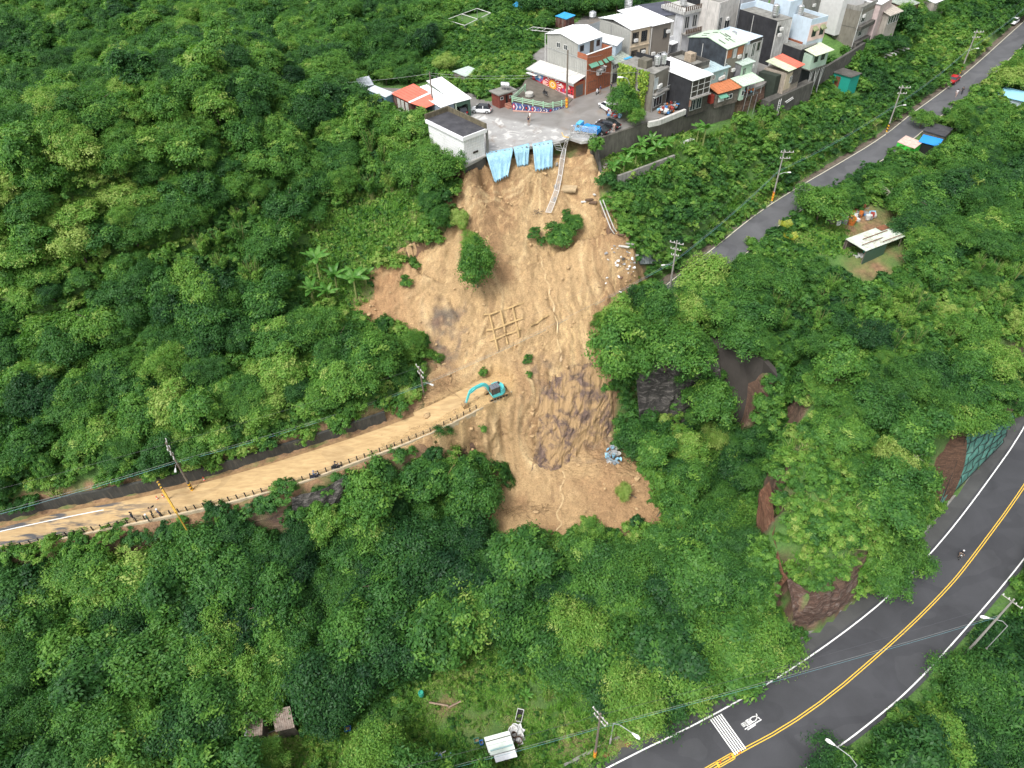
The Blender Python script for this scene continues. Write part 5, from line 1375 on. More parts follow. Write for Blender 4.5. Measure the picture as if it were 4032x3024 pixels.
m5c.win('v', 2.9, 3.8, 39.2, 40.9, FRAMED, 1); m5c.win('v', .4, 1.5, 34.5, 36.6, FRAMED, 1); m5c.win('v', 2.0, 3.9, 34.3, 36.8, FRAMEW, 3)
m5d = Bld('glass_porch', 'dark framed glass porch with grey roof behind the white roofs', (2338, 124), (2285, 116), (2480, 75), 39.6, 34.5, 'porch', lu=3.0, lv=7)
m5d.walls(mat('porch_frame', (.08, .08, .08), .6), 39.5); m5d.roof(mat('dark_grey_roofing', (.13, .145, .15), .6, .3), 39.55)
for k in range(4): m5d.win('u', .15 + k * .72, .75 + k * .72, 38.2, 39.3, FRAMED, 0, pane=flat('porch_glass', (.18, .22, .22), .2))
m5e = Bld('dark_roof_house', 'low house with dark slate roof behind the white roofs', (2610, 62), (2420, 42), (2760, 40), 41.0, 34, 'house', lu=8, lv=7)
m5e.walls(DIRTYW, 40.9); m5e.roof(mat('dark_blue_roof', (.07, .075, .10), .7, .3, .6), 40.9)
tank(at(2472, 52, 41.2), .75, 2.4, 'tall stainless steel water tank behind the large white roof')
tank(at(2333, 72, 39.7), .7, .7, 'low round topped water tank beside the glass porch')
# ivy covered concrete house and its roof things
m6 = Bld('ivy_house', 'grey concrete house with its side wall covered in yellow green ivy', (2577, 291), (2440, 250), (2637, 262), 40.4, 34, 'house')
m6.walls(GREYC, 40.3); m6.box('roof', CONCROOF, -.06, m6.lu + .06, -.06, m6.lv + .06, 40.3, 40.42)
m6.box('stair_box', mat('dark_grey_render', (.13, .12, .095), .9, .3), 2.2, 4.0, .7, 2.3, 40.42, 41.7)
m6.win('v', .2, 1.2, 37.7, 39.6, FRAMEW, 1, name='balcony_door', pane=mat('pale_glass', (.45, .5, .52), .3))
m6.box('balcony', CONC, -.8, -.05, 0, m6.lv * .9, 36.9, 37.1)
mbx = m6.mb();
for k in range(14): mbx.box(-.8, -.77, .05 + k * m6.lv * .9 / 14, .08 + k * m6.lv * .9 / 14, 37.1, 37.7)
mbx.box(-.82, -.76, 0, m6.lv * .9, 37.7, 37.75); mbx.build('balcony_rail', GALV, m6.e)
m6.win('v', .5, 2.9, 34.6, 36.2, FRAMEW, 2)
m6.box('canopy', WHITEP, -.5, -.05, .2, 3.0, 36.45, 36.6)
m6w = m6.win('u', 2.3, 3.2, 36.9, 37.8, FRAMEW, 0)
mbx = m6.mb(); mbx.box(.1, m6.lu - .1, m6.lv + .1, m6.lv + .25, 40.3, 41.2); mbx.build('parapet', BLACKW, m6.e)
tank(m6.P(1.7, 2.9, 40.4), .55, 1.3, 'stainless steel water tank beside the dark stair box on the ivy house', 'pair of tanks on the ivy house')
tank(m6.P(1.1, 3.9, 40.4), .5, 1.5, 'stainless steel water tank nearest the bright white roof on the ivy house', 'pair of tanks on the ivy house')
IVY = leaf_mat('ivy_leaves', [(0, (.06, .14, .02)), (.35, (.14, .26, .03)), (.7, (.30, .40, .06)), (1, (.48, .48, .16))], .3, .4)
def wall_leaves(name, bl, face, rects, n, l, w, material, seed, parent):
 r = np.random.default_rng(seed); Ps = []
 for (s0, s1, z0, z1) in rects:
  m_ = int(n * (s1 - s0) * (z1 - z0))
  a = r.uniform(s0, s1, m_); z = r.uniform(z0, z1, m_)
  d = np.abs(r.normal(size=m_)) * .22 + .08
  edge = np.minimum(np.minimum(a - s0, s1 - a), np.minimum(z - z0, z1 - z)); k = edge > r.uniform(-.1, .3, m_)
  a, z, d = a[k], z[k], d[k]
  if face == 'u': Ps.append(bl.a[None] + bl.u * a[:, None] - bl.v * d[:, None] + np.array([0, 0, 1.0]) * z[:, None])
  else: Ps.append(bl.a[None] + bl.v * a[:, None] - bl.u * d[:, None] + np.array([0, 0, 1.0]) * z[:, None])
 P_ = np.concatenate(Ps) - np.array(parent['_o'])
 nn = (-bl.v if face == 'u' else -bl.u) + r.normal(size=P_.shape) * .45 + np.array([0, 0, .4])
 me = leaf_mesh(name, P_, nn, l, w, r.uniform(0, 1, len(P_)), material, .5, seed)
 o = link_mesh(name, me, parent); o['tint'] = .5
 return o
iv = thing('ivy', m6.P(3, -.1, 34), 'large leaved yellow green ivy climbing the side wall of the grey concrete house', 'ivy')
wall_leaves('leaves', m6, 'u', [(.9, 3.0, 37.4, 40.6), (3.6, 7.3, 36.9, 40.6), (1.2, 2.4, 34.5, 37.8), (2.6, 5.4, 34.2, 37.0), (5.2, 7.2, 34.5, 37.4)], 55, .24, .15, IVY, 5, iv)
mbx = MB()
for k in range(7): mbx.tube([m6.P(1 + k * .9, -.08, 34), m6.P(1.2 + k * .9, -.08, 37), m6.P(.9 + k * .95, -.08, 40)], .03, 4, .015)
mbx.build('stems', BARK, iv)
# white roofed black walled house
m8 = Bld('black_house', 'black walled house with brilliant white roof and caged balconies', (2725, 316), (2637, 283), (2801, 292), 39.6, 34, 'house', lu=9.5)
m8.walls(BLACKW, 39.5); m8.sheet([(m8.lu, m8.lv + .2, 39.9), (m8.lu, -.15, 39.85), (-.3, -.15, 39.6), (-.3, m8.lv + .2, 39.62)], mat('bright_white_roof', (.88, .88, .88), .4, .04), pitch=.9)
m8.skin('v', mat('painted_balcony_shade', (.06, .055, .045), .9, .5, 2), name='balcony_shade_sheet', d=.03, z1=39.4)  # flat sheet, its dark colour stands in for shade inside the balcony
mbx = m8.mb()
for k in range(4): m8.fbox(mbx, 'v', .08 + k * (m8.lv - .2) / 3, .14 + k * (m8.lv - .2) / 3, .1, .16, 36.6, 39.5)
for k in range(4): m8.fbox(mbx, 'v', 0, m8.lv, .1, .15, 36.7 + k * .9, 36.76 + k * .9)
mbx.build('balcony_cage', FRAMEW, m8.e)
m8.box('balcony_floor', CONC, -.6, -.02, 0, m8.lv, 36.5, 36.62)
for q_ in (.3, 1.7): m8.win('v', q_, q_ + 1.2, 34.4, 36.2, GALV, 1)
m8.box('brick_patch', mat('brick_patch', (.36, .17, .12), .8, .3, 3), -.08, -.04, .05, .5, 35.2, 36.3)
m9 = Bld('terrace_roof', 'flat grey concrete roof terrace with parapet between the white roof and the black gable house', (2735, 255), (2625, 215), (2777, 242), 40.0, 34, 'house', lv=3.6)
m9.walls(GREYC, 39.3); m9.parapet(CONC_D, CONCROOF, .7)
mbx = MB(m9.a, m9.u, m9.v); mbx.box(2.4, 3.9, 1.6, 2.8, 39.35, 40.7)
mbx.solo('water_cistern', CHIMNEY, 'mottled stone clad cistern block standing on the concrete terrace', 'cistern')
m10 = Bld('teal_house', 'light teal metal house with blue grey roof', (2794, 286), (2735, 262), (2870, 262), 38.6, 34, 'house')
m10.walls(TEAL, 38.5); m10.sheet([(m10.lu + .1, m10.lv + .2, 39.0), (m10.lu + .1, -.2, 39.0), (-.3, -.2, 38.6), (-.3, m10.lv + .2, 38.62)], mat('blue_grey_roof', (.36, .46, .49), .5, .12))
m10.ribs('v', 0, m10.lv, 35.8, 38.4, TEAL, .4)
for q_ in (.25, .95, 3.4): m10.win('v', q_, q_ + .55, 37.2, 37.9, FRAMEW, 1)
m10b = Bld('lean_to', 'lean-to with orange tin roof on top of the tall retaining wall', (2825, 366), (2782, 347), (2912, 342), 36.0, 34, 'shed')
m10b.walls(mat('shack_boards', (.14, .12, .10), .9, .5, 2), 35.6); m10b.sheet([(m10b.lu, m10b.lv + .1, 36.55), (m10b.lu, -.1, 36.5), (-.3, -.1, 35.95), (-.3, m10b.lv + .2, 35.97)], ORANGE)
m10b.win('v', .4, 1.7, 34.3, 35.3, FRAMEW, 3, pane=mat('pale_panel', (.6, .62, .6))); m10b.win('v', 2.1, 3.5, 34.4, 35.2, FRAMEW, 1)
mbx = m10b.mb(); mbx.hexa([(-.8, .2, 35.15), (-.05, .2, 35.5), (-.05, 2.0, 35.5), (-.8, 2.0, 35.15)], [(-.8, .2, 35.2), (-.05, .2, 35.56), (-.05, 2.0, 35.56), (-.8, 2.0, 35.2)]); mbx.build('green_awning', GREENM, m10b.e)
m10b.box('red_tank', flat('red_drum', (.28, .04, .03)), .3, 1.1, -.9, -.2, 34.2, 35.6)
# black gabled house with pale green roof, white neighbour
m11 = Bld('gabled_house', 'black walled house with pale green pitched metal roof', (2862, 192), (2702, 151), (2936, 166), 41.6, 34, 'house')
m11.walls(BLACKB, 41.5); H_ = m11.lu * .5
mbx = m11.mb(); mbx.add([(0, 0, 41.5), (m11.lu, 0, 41.5), (H_, 0, 42.45), (0, m11.lv, 41.5), (m11.lu, m11.lv, 41.5), (H_, m11.lv, 42.45)], [(0, 1, 2), (5, 4, 3), (0, 2, 5, 3), (1, 4, 5, 2), (0, 3, 4, 1)]); mbx.build('gable', BLACKB, m11.e)
m11.sheet([(H_, -.15, 42.55), (H_, m11.lv + .3, 42.55), (-.3, m11.lv + .3, 41.6), (-.3, -.15, 41.6)], MINTROOF, pitch=.7)
m11.sheet([(H_, -.15, 42.55), (H_, m11.lv + .3, 42.55), (m11.lu + .2, m11.lv + .3, 41.6), (m11.lu + .2, -.15, 41.6)], MINTROOF, pitch=.7)
for (x0, y0, ln) in ((1.2, .8, 1.4), (1.6, 2.2, .8), (.7, 2.8, 1.5), (2.6, 2.9, 1.6), (2.2, 3.4, 1.3), (5.4, 1.0, 1.0), (6.0, 2.4, 1.2), (4.9, 3.2, 1.0)):
 zz = 41.6 + .95 * (1 - abs(x0 + ln / 2 - H_) / H_) + .03; zb_ = 41.6 + .95 * (1 - abs(x0 - H_) / H_) + .06; ze_ = 41.6 + .95 * (1 - abs(x0 + ln - H_) / H_) + .06
 mbx = m11.mb(); mbx.hexa([(x0, y0, zb_ - .04), (x0 + ln, y0, ze_ - .04), (x0 + ln, y0 + .22, ze_ - .04), (x0, y0 + .22, zb_ - .04)], [(x0, y0, zb_ + .03), (x0 + ln, y0, ze_ + .03), (x0 + ln, y0 + .22, ze_ + .03), (x0, y0 + .22, zb_ + .03)]); mbx.build('roof_strip', CONC_D, m11.e)
m11.skin('v', GREYC, name='front_wall', z1=41.4)
for q0, q1 in ((.15, 1.5), (3.0, 4.4)): m11.skin('v', mat('orange_brick', (.38, .15, .075), .8, .25, 4), q0, q1, 39.9, 41.2, name='brick_panel', d=.08)
m11.win('v', 1.9, 2.7, 39.6, 41.1, FRAMEW, 0, pane=mat('grey_sheet', (.45, .46, .47))); m11.win('v', .15, .7, 38.0, 39.1, FRAMEW, 0)
m12 = Bld('stained_house', 'white house with black streaks and a pale blue roof basin beside the green gable roof', (2982, 161), (2882, 122), (3015, 152), 41.6, 34, 'house', lv=3.4)
a_ = m11.P(0, m11.lv + .05, 0)
m12.a = np.array([a_[0], a_[1], 0]); m12.u, m12.v = m11.u, m11.v; m12.lu = 7.2; m12.lv = 4.6
m12.walls(DIRTYW, 41.0); m12.parapet(LBLUE, WHITE_ROOF, .6, .14)
m12.win('v', 2.0, 2.9, 38.6, 41.0, FRAMEW, 1); m12.win('v', 3.4, 4.1, 39.4, 40.8, FRAMED, 0); m12.win('v', .4, 1.0, 38.2, 39.6, FRAMED, 0)
m12.skin('v', mat('black_mould', (.06, .055, .05), .9, .6, 2), 1.2, m12.lv, 41.0, 41.55, name='mould_band', d=.02)
tank(m12.P(3.8, 1.4, 41.0), .7, .6, 'white topped water tank on the pale blue roof basin')
m13 = Bld('mint_cabin', 'mint green upper cabin with grey metal roof', (2922, 255), (2880, 242), (2967, 240), 38.6, 34, 'shed')
m13.walls(MINT, 38.5); m13.sheet([(m13.lu + .1, m13.lv + .2, 38.9), (m13.lu + .1, -.2, 38.9), (-.3, -.2, 38.55), (-.3, m13.lv + .2, 38.55)], mat('grey_mint_roof', (.42, .50, .45), .5, .2))
m13.skin('u', mat('grey_board', (.16, .16, .17), .8, .3), z0=35); m13.win('v', .5, 1.1, 36.6, 37.8, FRAMED, 0); m13.ribs('v', 0, m13.lv, 35.2, 38.4, MINT, .35)
m14 = Bld('mint_porch', 'mint green porch roof over a cluttered balcony above the retaining wall', (2922, 335), (2875, 319), (2997, 312), 36.3, 34, 'porch')
m14.box('wall', MINT, .0, m14.lu, 0, .9, 33.6, 36.1); m14.box('floor', CONC_D, -.1, m14.lu, .9, m14.lv, 33.9, 34.1); m14.box('back_wall', mat('dim_wall', (.10, .10, .10), .9, .4, 2), m14.lu - .1, m14.lu, .9, m14.lv, 34.1, 36.2)
m14.sheet([(m14.lu + .1, m14.lv + .2, 36.75), (m14.lu + .1, -.2, 36.7), (-.5, -.2, 36.25), (-.5, m14.lv + .2, 36.25)], MINTROOF)
mbx = m14.mb()
for q_ in (1.2, 2.8, m14.lv): mbx.tube([(-.4, q_, 34), (-.4, q_, 36.2)], .04, 5)
for q_ in (1.2, 2.6, 4.0): mbx.tube([(-.3, q_, 33.9), (.1, q_ + .2, 30)], .04, 5)
mbx.build('posts', GALV, m14.e); m14.win('v', .15, .8, 34.4, 35.3, FRAMEW, 0)
jc = [flat('junk_white', (.62, .62, .6)), flat('junk_blue', (.06, .22, .50)), flat('junk_red', (.35, .06, .05)), flat('junk_grey', (.25, .25, .25)), flat('junk_sky', (.25, .48, .62)), flat('junk_brown', (.16, .09, .06)), flat('junk_orange', (.60, .18, .04))]
def junk(P0, u, v, nu, nv, n, label, name='junk_pile', cat='junk', seed=0, smin=.15, smax=.5, cols=None, hmax=.6):
 r = random.Random(seed); e = thing(name, P0, label, cat)
 for k in range(n):
  sx, sy, sz = (r.uniform(smin, smax) for _ in range(3)); a = r.uniform(0, 3.1)
  c_ = np.array(P0) + np.array(u) * r.uniform(0, nu) + np.array(v) * r.uniform(0, nv); c_[2] += r.uniform(0, hmax)
  ux = np.array([math.cos(a), math.sin(a), r.uniform(-.3, .3)]); vx = np.array([-math.sin(a), math.cos(a), r.uniform(-.3, .3)])
  mb_ = MB(c_, ux, vx)
  if k % 3 == 0: mb_.lathe((0, 0, 0), [(sx * .35, 0), (sx * .5, sz * .9), (sx * .42, sz * .9), (sx * .3, .05)], 9)
  elif k % 3 == 1: mb_.box(-sx / 2, sx / 2, -sy / 2, sy / 2, 0, sz * .6)
  else: mb_.prism([(-sx * .6, -.1), (sx * .2, -sy * .5), (sx * .6, 0), (sx * .1, sy * .5)], 0, sz * .4)
  m_ = (cols or jc)[r.randrange(len(cols or jc))]
  mb_.build(['bucket', 'box', 'bag'][k % 3], m_, e)
 return e
junk(m14.P(.2, 1.3, 34.1), m14.u, m14.v, 1.2, 2.6, 14, 'crates, bags and a white machine heaped under the mint green porch', seed=3)
# dark and pale blue house group with railed terrace
m15 = Bld('black_side_house', 'flat roofed house with a huge black side wall', (3062, 82), (2885, 47), (3104, 72), 41.9, 34, 'house')
m15.lv = 3.6
m15.walls(DIRTYW, 41.7); m15.skin('u', BLACKW, name='black_side', d=.06, z0=33); m15.box('roof', CONCROOF, 0, m15.lu, 0, m15.lv, 41.7, 41.85)
m15.win('v', .3, 1.1, 39.4, 41.0, FRAMED, 0)
m15.box('roof_wall', LBLUE, m15.lu * .35, m15.lu, m15.lv - .2, m15.lv, 41.85, 43.0); m15.box('roof_wall', LBLUE, m15.lu - .2, m15.lu, 0, m15.lv - .2, 41.85, 42.8)
m15.box('stair_box', LBLUE, m15.lu * .15, m15.lu * .55, m15.lv + .3, m15.lv + 3.2, 41.0, 44.2)
tank(m15.P(1.9, 1.2, 41.85), .6, 1.7, 'tall ribbed steel water tank on the black walled house')
m15b = Bld('blue_house', 'pale blue house with pink arched window front behind the railed terrace', (3198, 77), (3104, 57), (3263, 61), 41.9, 34, 'house', lu=6.0)
m15b.walls(LBLUE, 41.3); m15b.parapet(LBLUE, CONCROOF, .6); m15b.skin('v', PINK, name='pink_front', z0=38.1, z1=40.9, d=.05)
tank(m15b.P(3.6, .8, 41.4), .6, 1.5, 'ribbed steel water tank on the corner of the pale blue house')
for q_ in (.7, 2.6):
 mb_ = m15b.mb(); pts2 = [(q_, 38.8), (q_ + 1.0, 38.8), (q_ + 1.0, 40.0)] + [(q_ + .5 + math.cos(a) * .5, 40.0 + math.sin(a) * .5) for a in (.6, 1.2, 1.57, 1.94, 2.54)] + [(q_, 40.0)]
 mb_.hexa([(-.06, x, z) for x, z in pts2], [(-.12, x, z) for x, z in pts2]); w_ = mb_.build('arched_window', FRAMED, m15b.e)
 mb_ = m15b.mb(); mb_.hexa([(-.13, x * .9 + (q_ + .5) * .1, z * .93 + 39.4 * .07) for x, z in pts2], [(-.14, x * .9 + (q_ + .5) * .1, z * .93 + 39.4 * .07) for x, z in pts2]); link_mesh('pane', mb_.mesh('pane', GLASS, False, m15b.e['_o']), w_)
 mb_ = m15b.mb(); mb_.hexa([(-.65, q_ - .1, 39.9), (-.05, q_ - .1, 40.25), (-.05, q_ + 1.1, 40.25), (-.65, q_ + 1.1, 39.9)], [(-.6, q_, 40.15), (-.05, q_ + .1, 40.62), (-.05, q_ + .9, 40.62), (-.6, q_ + 1.0, 40.15)]); mb_.build('window_hood', mat('olive_hood', (.22, .24, .13), .7, .2), m15b.e)
m15t = Bld('railed_terrace', 'black walled terrace with grey railing and planters in front of the pale blue house', (3157, 187), (3051, 150), (3222, 160), 37.9, 31.5, 'terrace')
m15t.walls(BLACKW, 37.4); m15t.box('terrace_floor', CONCROOF, .05, m15t.lu, .05, m15t.lv, 37.4, 37.5)
mbx = m15t.mb()
for face, LL in (('u', m15t.lu), ('v', m15t.lv)):
 for k in range(int(LL / .3) + 1): m15t.fbox(mbx, face, k * .3, k * .3 + .03, -.06, -.03, 37.4, 38.3)
 m15t.fbox(mbx, face, 0, LL, -.07, -.02, 38.3, 38.35)
tag(mbx.build('railing', GALV, m15t.e), kind='stuff')
m15t.box('planter', mat('brick_planter', (.25, .09, .05), .9, .3, 2), 1.6, m15t.lu - .6, m15t.lv * .45, m15t.lv * .6, 37.5, 37.8)
m16 = Bld('stilt_cabin', 'pale green cabin on tall slanting props beside the railed terrace', (3202, 213), (3149, 199), (3267, 191), 36.9, 34.6, 'cabin')
m16.walls(MINT, 36.7); m16.sheet([(m16.lu, m16.lv + .3, 37.4), (m16.lu, -.2, 37.4), (-.8, -.2, 36.8), (-.8, m16.lv + .3, 36.8)], mat('pale_cream_green_roof', (.55, .60, .44), .5, .15))
m16.box('floor_deck', CONC_D, -.3, m16.lu, -.1, m16.lv + .1, 33.9, 34.05); m16.ribs('u', 0, m16.lu, 34.4, 36.5, MINT, .35)
for q_ in (.7, 2.6): m16.win('v', q_, q_ + 1.0, 35.2, 36.4, FRAMED, 0)
for k in range(9):
 mbx = m16.mb(); q_ = .2 + k * .52; mbx.tube([(-.2, q_, 34), (-.3 + .4 * (k % 3), q_ + .25, 29.2)], .055, 5); mbx.build('prop', [GALV, FRAMEW][k % 2], m16.e)
m17 = Bld('slatted_shack', 'shack with red and cream roof and dark slatted balcony on the wall', (3100, 277), (3008, 262), (3160, 251), 36.2, 31.5, 'shack', lu=4.4)
m17.walls(mat('pinkish_plaster', (.34, .29, .24), .9, .3, 1, .6, (.12, .11, .09)), 35.6)
m17.sheet([(m17.lu, m17.lv * .5, 36.9), (m17.lu, -.1, 36.8), (-.4, -.1, 36.1), (-.4, m17.lv * .5, 36.1)], mat('cream_green_roof', (.52, .56, .40), .6, .2, 1, .3))
m17.sheet([(m17.lu, m17.lv + .2, 36.95), (m17.lu, m17.lv * .5, 36.9), (-.4, m17.lv * .5, 36.12), (-.4, m17.lv + .2, 36.12)], REDROOF, name='red_roof')
for zz in np.arange(33.2, 35.7, .22):
 m17.fbox(m17.mb(), 'v', m17.lv * .45, m17.lv, .06, .12, zz, zz + .12).build('slat', mat('dark_slats', (.09, .085, .08), .7, .3), m17.e)
m17.skin('v', CREAM, 0, m17.lv * .42, 32.6, 35.4, name='front_panel'); m17.win('v', m17.lv * .30, m17.lv * .45, 33.6, 34.8, FRAMEW, 1, base=.06)
m17.box('dark_store', mat('dark_green_black', (.035, .045, .035), .8), m17.lu * .2, m17.lu, -1.5, -.05, 31.2, 35.3)
m17f = thing('footing_wall', m17.P(-.3, 0, 28), 'mouldy concrete footing with ladder and pipes under the slatted shack', 'wall')
MB(m17.a, m17.u, m17.v).box(-.6, 1, -4.5, m17.lv + 4.5, 27.0, 32.0).build('wall_panel', CONC_D, m17f)
mbx = MB(m17.a, m17.u, m17.v)
for k in range(9): mbx.box(-.72, -.66, -1.6, -1.0, 28.0 + k * .4, 28.06 + k * .4)
for q_ in (-1.62, -1.0): mbx.box(-.74, -.64, q_, q_ + .06, 27.6, 31.6)
mbx.solo('ladder', FRAMEW, 'white ladder standing against the mouldy footing wall', 'ladder')
for k, (q0, q1, zz) in enumerate(((.4, 2.6, 30.6), (.9, 2.9, 30.3))):
 mbx = MB(m17.a, m17.u, m17.v); mbx.tube([(-.75, q0, zz), (-.75, q1, zz + .3)], .07, 6); mbx.build('drain_pipe', FRAMEW, m17f)
# tall bare concrete house and those beyond
m18 = Bld('concrete_house', 'tall windowless grey concrete house with white framed balconies on its end', (3370, 55), (3231, 25), (3437, 21), 40.0, 31, 'house')
m18.a = at(3350, 190, 31.4) * np.array([1, 1, 0])
m18.walls(GREYC, 38.3); z18 = 39.2
m18.z1 = z18; m18.parapet(CONC, CONCROOF, .8)
m18.box('wall', GREYC, .02, m18.lu - .02, .02, m18.lv - .02, 38.3, 38.4); m18.box('floor_line', CONC_D, -.02, m18.lu, -.02, 0, 35.2, 35.3)
mbx = m18.mb()
for q_ in (.02, m18.lv - .1): m18.fbox(mbx, 'v', q_, q_ + .08, .04, .12, 31.6, 38.2)
mbx.build('white_pipes', FRAMEW, m18.e)
m18.skin('v', mat('pale_grey_render', (.36, .35, .33), .85, .25), .4, m18.lv - .3, 35.6, 37.6, name='upper_front'); m18.win('v', 1.0, 2.6, 36.0, 37.4, FRAMEW, 1); m18.skin('v', MATS['pale_grey_render'], .4, m18.lv - .3, 32.6, 34.6, name='lower_front'); m18.win('v', 1.6, 3.0, 33.2, 34.3, FRAMEW, 1)
m18.box('balcony', CONC_D, -.9, -.05, .1, m18.lv - .2, 34.9, 35.6); m18.box('balcony', CONC_D, -.9, -.05, .1, m18.lv - .2, 31.6, 32.5)
tank(m18.P(3.2, 4.5, 38.5), .6, 1.6, 'steel water tank on the tall bare concrete house')
m19 = Bld('sunroom_house', 'small pale house with row of white windows beyond the concrete house', (3501, 57), (3450, 42), (3547, 40), 36.3, 30, 'house')
m19.walls(mat('beige_grey_wall', (.36, .33, .29), .85, .2, 1, .4), 36.2); m19.sheet([(m19.lu, m19.lv + .3, 36.9), (m19.lu, -.3, 36.9), (-.5, -.3, 36.2), (-.5, m19.lv + .3, 36.2)], mat('beige_roof', (.42, .38, .33), .6, .2))
for k in range(4): m19.win('v', .3 + k * .95, 1.1 + k * .95, 34.3, 35.8, FRAMEW, 0)
m19b = Bld('pink_block', 'pink and white upper storey behind the sunroom house', (3470, 18), (3410, 0), (3500, 0), 38.5, 31, 'house', lu=6, lv=6); m19b.walls(mat('dusty_pink', (.50, .40, .39), .85, .2), 38.4); m19b.roof(WHITE_ROOF)
m19c = Bld('white_roof_shed', 'low shed with pale blue white roof behind the bare concrete house', (3440, 75), (3410, 55), (3470, 62), 35.5, 31, 'shed', lu=4, lv=3); m19c.walls(mat('dull_blue_wall', (.2, .26, .36)), 35.4); m19c.roof(WHITE_ROOF)
for k, (A_, lab, wm, h_) in enumerate((((3570, 30), 'dark tin shack among the trees at the end of the houses', 'rusty_patched_sheet', 33.5), ((3680, 12), 'pale roofed shack at the top edge right of the houses', 'beige_grey_wall', 32))):
 s_ = Bld('shack', lab, A_, (A_[0] - 60, A_[1] - 22), (A_[0] + 50, A_[1] - 20), h_, h_ - 3, 'shack'); s_.walls(MATS[wm], h_ - .1); s_.sheet([(s_.lu, s_.lv, h_ + .3), (s_.lu, 0, h_ + .3), (-.2, 0, h_), (-.2, s_.lv, h_)], [MATS['grey_green_metal_roof'], WHITE_ROOF][k])
# back row
m20 = Bld('trellis_house', 'white house with brown trellis rails around its roof and balcony', (2692, 52), (2600, 32), (2760, 36), 41.6, 34, 'house', lv=4.2)
m20.walls(mat('grey_white_wall', (.50, .51, .53), .8, .15, 1, .3), 41.4); m20.box('cornice', DIRTYW, -.5, m20.lu + .4, -.4, m20.lv + .3, 41.4, 41.95)
TREL = mat('brown_trellis', (.10, .065, .045), .8, .3, 3)
mbx = m20.mb()
for k in range(int(m20.lu / .5)): mbx.hexa([(k * .5, -.35, 41.95), (k * .5 + .08, -.35, 41.95), (k * .5 + .08, -.3, 41.95), (k * .5, -.3, 41.95)], [(k * .5 + .4, -.35, 42.7), (k * .5 + .48, -.35, 42.7), (k * .5 + .48, -.3, 42.7), (k * .5 + .4, -.3, 42.7)])
for k in range(int(m20.lv / .5)): mbx.box(-.45, -.4, k * .5, k * .5 + .3, 41.95, 42.7)
mbx.box(-.47, m20.lu, -.37, -.28, 42.7, 42.76); mbx.box(-.47, -.38, -.37, m20.lv, 42.7, 42.76); tag(mbx.build('trellis_rail', TREL, m20.e), kind='stuff')
for q_ in (.5, 2.4): m20.win('v', q_, q_ + 1.1, 38.7, 40.9, FRAMEW, 1)
m20.box('balcony', CONC, -1.2, -.05, 0, m20.lv, 37.9, 38.1); mbx = m20.mb()
for k in range(10): mbx.box(-1.2, -1.14, k * m20.lv / 10, k * m20.lv / 10 + .28, 38.1, 38.9)
mbx.build('balcony_trellis', TREL, m20.e); tank(m20.P(2.2, 1.8, 42.0), .6, 1.5, 'steel water tank with blue label on the trellis railed roof')
m20w = Bld('street_wall_house', 'low white walled yard house beside the narrow street', (2620, 152), (2570, 140), (2700, 118), 37.2, 34, 'house', lu=2.4); m20w.walls(mat('pale_wall', (.55, .56, .57), .8, .1, 1, .2), 37.1); m20w.box('awning', WHITE_ROOF, -1.5, .1, .3, 2.4, 36.2, 36.3)
def backhouse(A_, B_, C_, zt, wm, rm, label, wins=(), par=True, **k):
 b_ = Bld('row_house', label, A_, B_, C_, zt, 34, 'house', **k); b_.walls(wm, zt - .5 if par else zt - .1)
 if par: b_.parapet(wm, rm, .5)
 else: b_.roof(rm)
 for (f, s0, s1, z0, z1) in wins: b_.win(f, s0, s1, z0, z1, FRAMEW, 1)
 return b_
b21 = backhouse((2868, 60), (2780, 40), (2915, 40), 38.6, CONC, CONCROOF, 'low grey concrete yard house behind the lamp post', lu=6, lv=3)
b22 = backhouse((2835, 12), (2760, -8), (2915, -15), 43.6, mat('beige_white_wall', (.52, .50, .47), .8, .15, 1, .35), CONCROOF, 'beige white house with tall windows in the middle of the back row', [('v', .5, 1.4, 38.5, 41.0), ('v', 2.3, 3.8, 38.4, 40.6), ('v', .5, 1.4, 35, 37)])
b22b = backhouse((2780, -10), (2680, -30), (2835, -25), 43.2, BLACKW, CONCROOF, 'black walled house at the top edge in the back row', lu=7)
b23 = backhouse((2925, -2), (2860, -20), (3030, -25), 43.0, mat('blue_grey_wall', (.36, .38, .41), .8, .15, 1, .3), CONCROOF, 'blue grey house with wide windows in the back row', [('v', .4, 2.4, 39.6, 41.4), ('v', 3, 4.4, 39.6, 41.4)])
b24 = backhouse((3160, 0), (3080, -20), (3240, -25), 42.0, CONC, CONCROOF, 'grey flat roofed house behind the pale blue house', lu=7)
tank(b24.P(1.2, 2.8, 41.4), .65, 2.0, 'tall steel water tank on the grey flat roof behind the pale blue house')
b25 = backhouse((3330, -30), (3260, -50), (3420, -50), 41.5, mat('white_rib_wall', (.58, .58, .57), .7, .1), WHITE_ROOF, 'white ribbed house at the top edge behind the bare concrete house', lu=7)
b26 = Bld('green_shed', 'bright teal green shed overgrown with creepers on the slope', (3352, 302), (3277, 288), (3388, 288), 30.2, 27, 'shed'); b26.walls(flat('bright_teal_paint', (.015, .27, .21), .6), 30.1); b26.roof(CONC_D, 30.1, .25); b26.win('u', 2.0, 3.0, 27.6, 29.6, WOODRED, 1, name='door', pane=RUST)
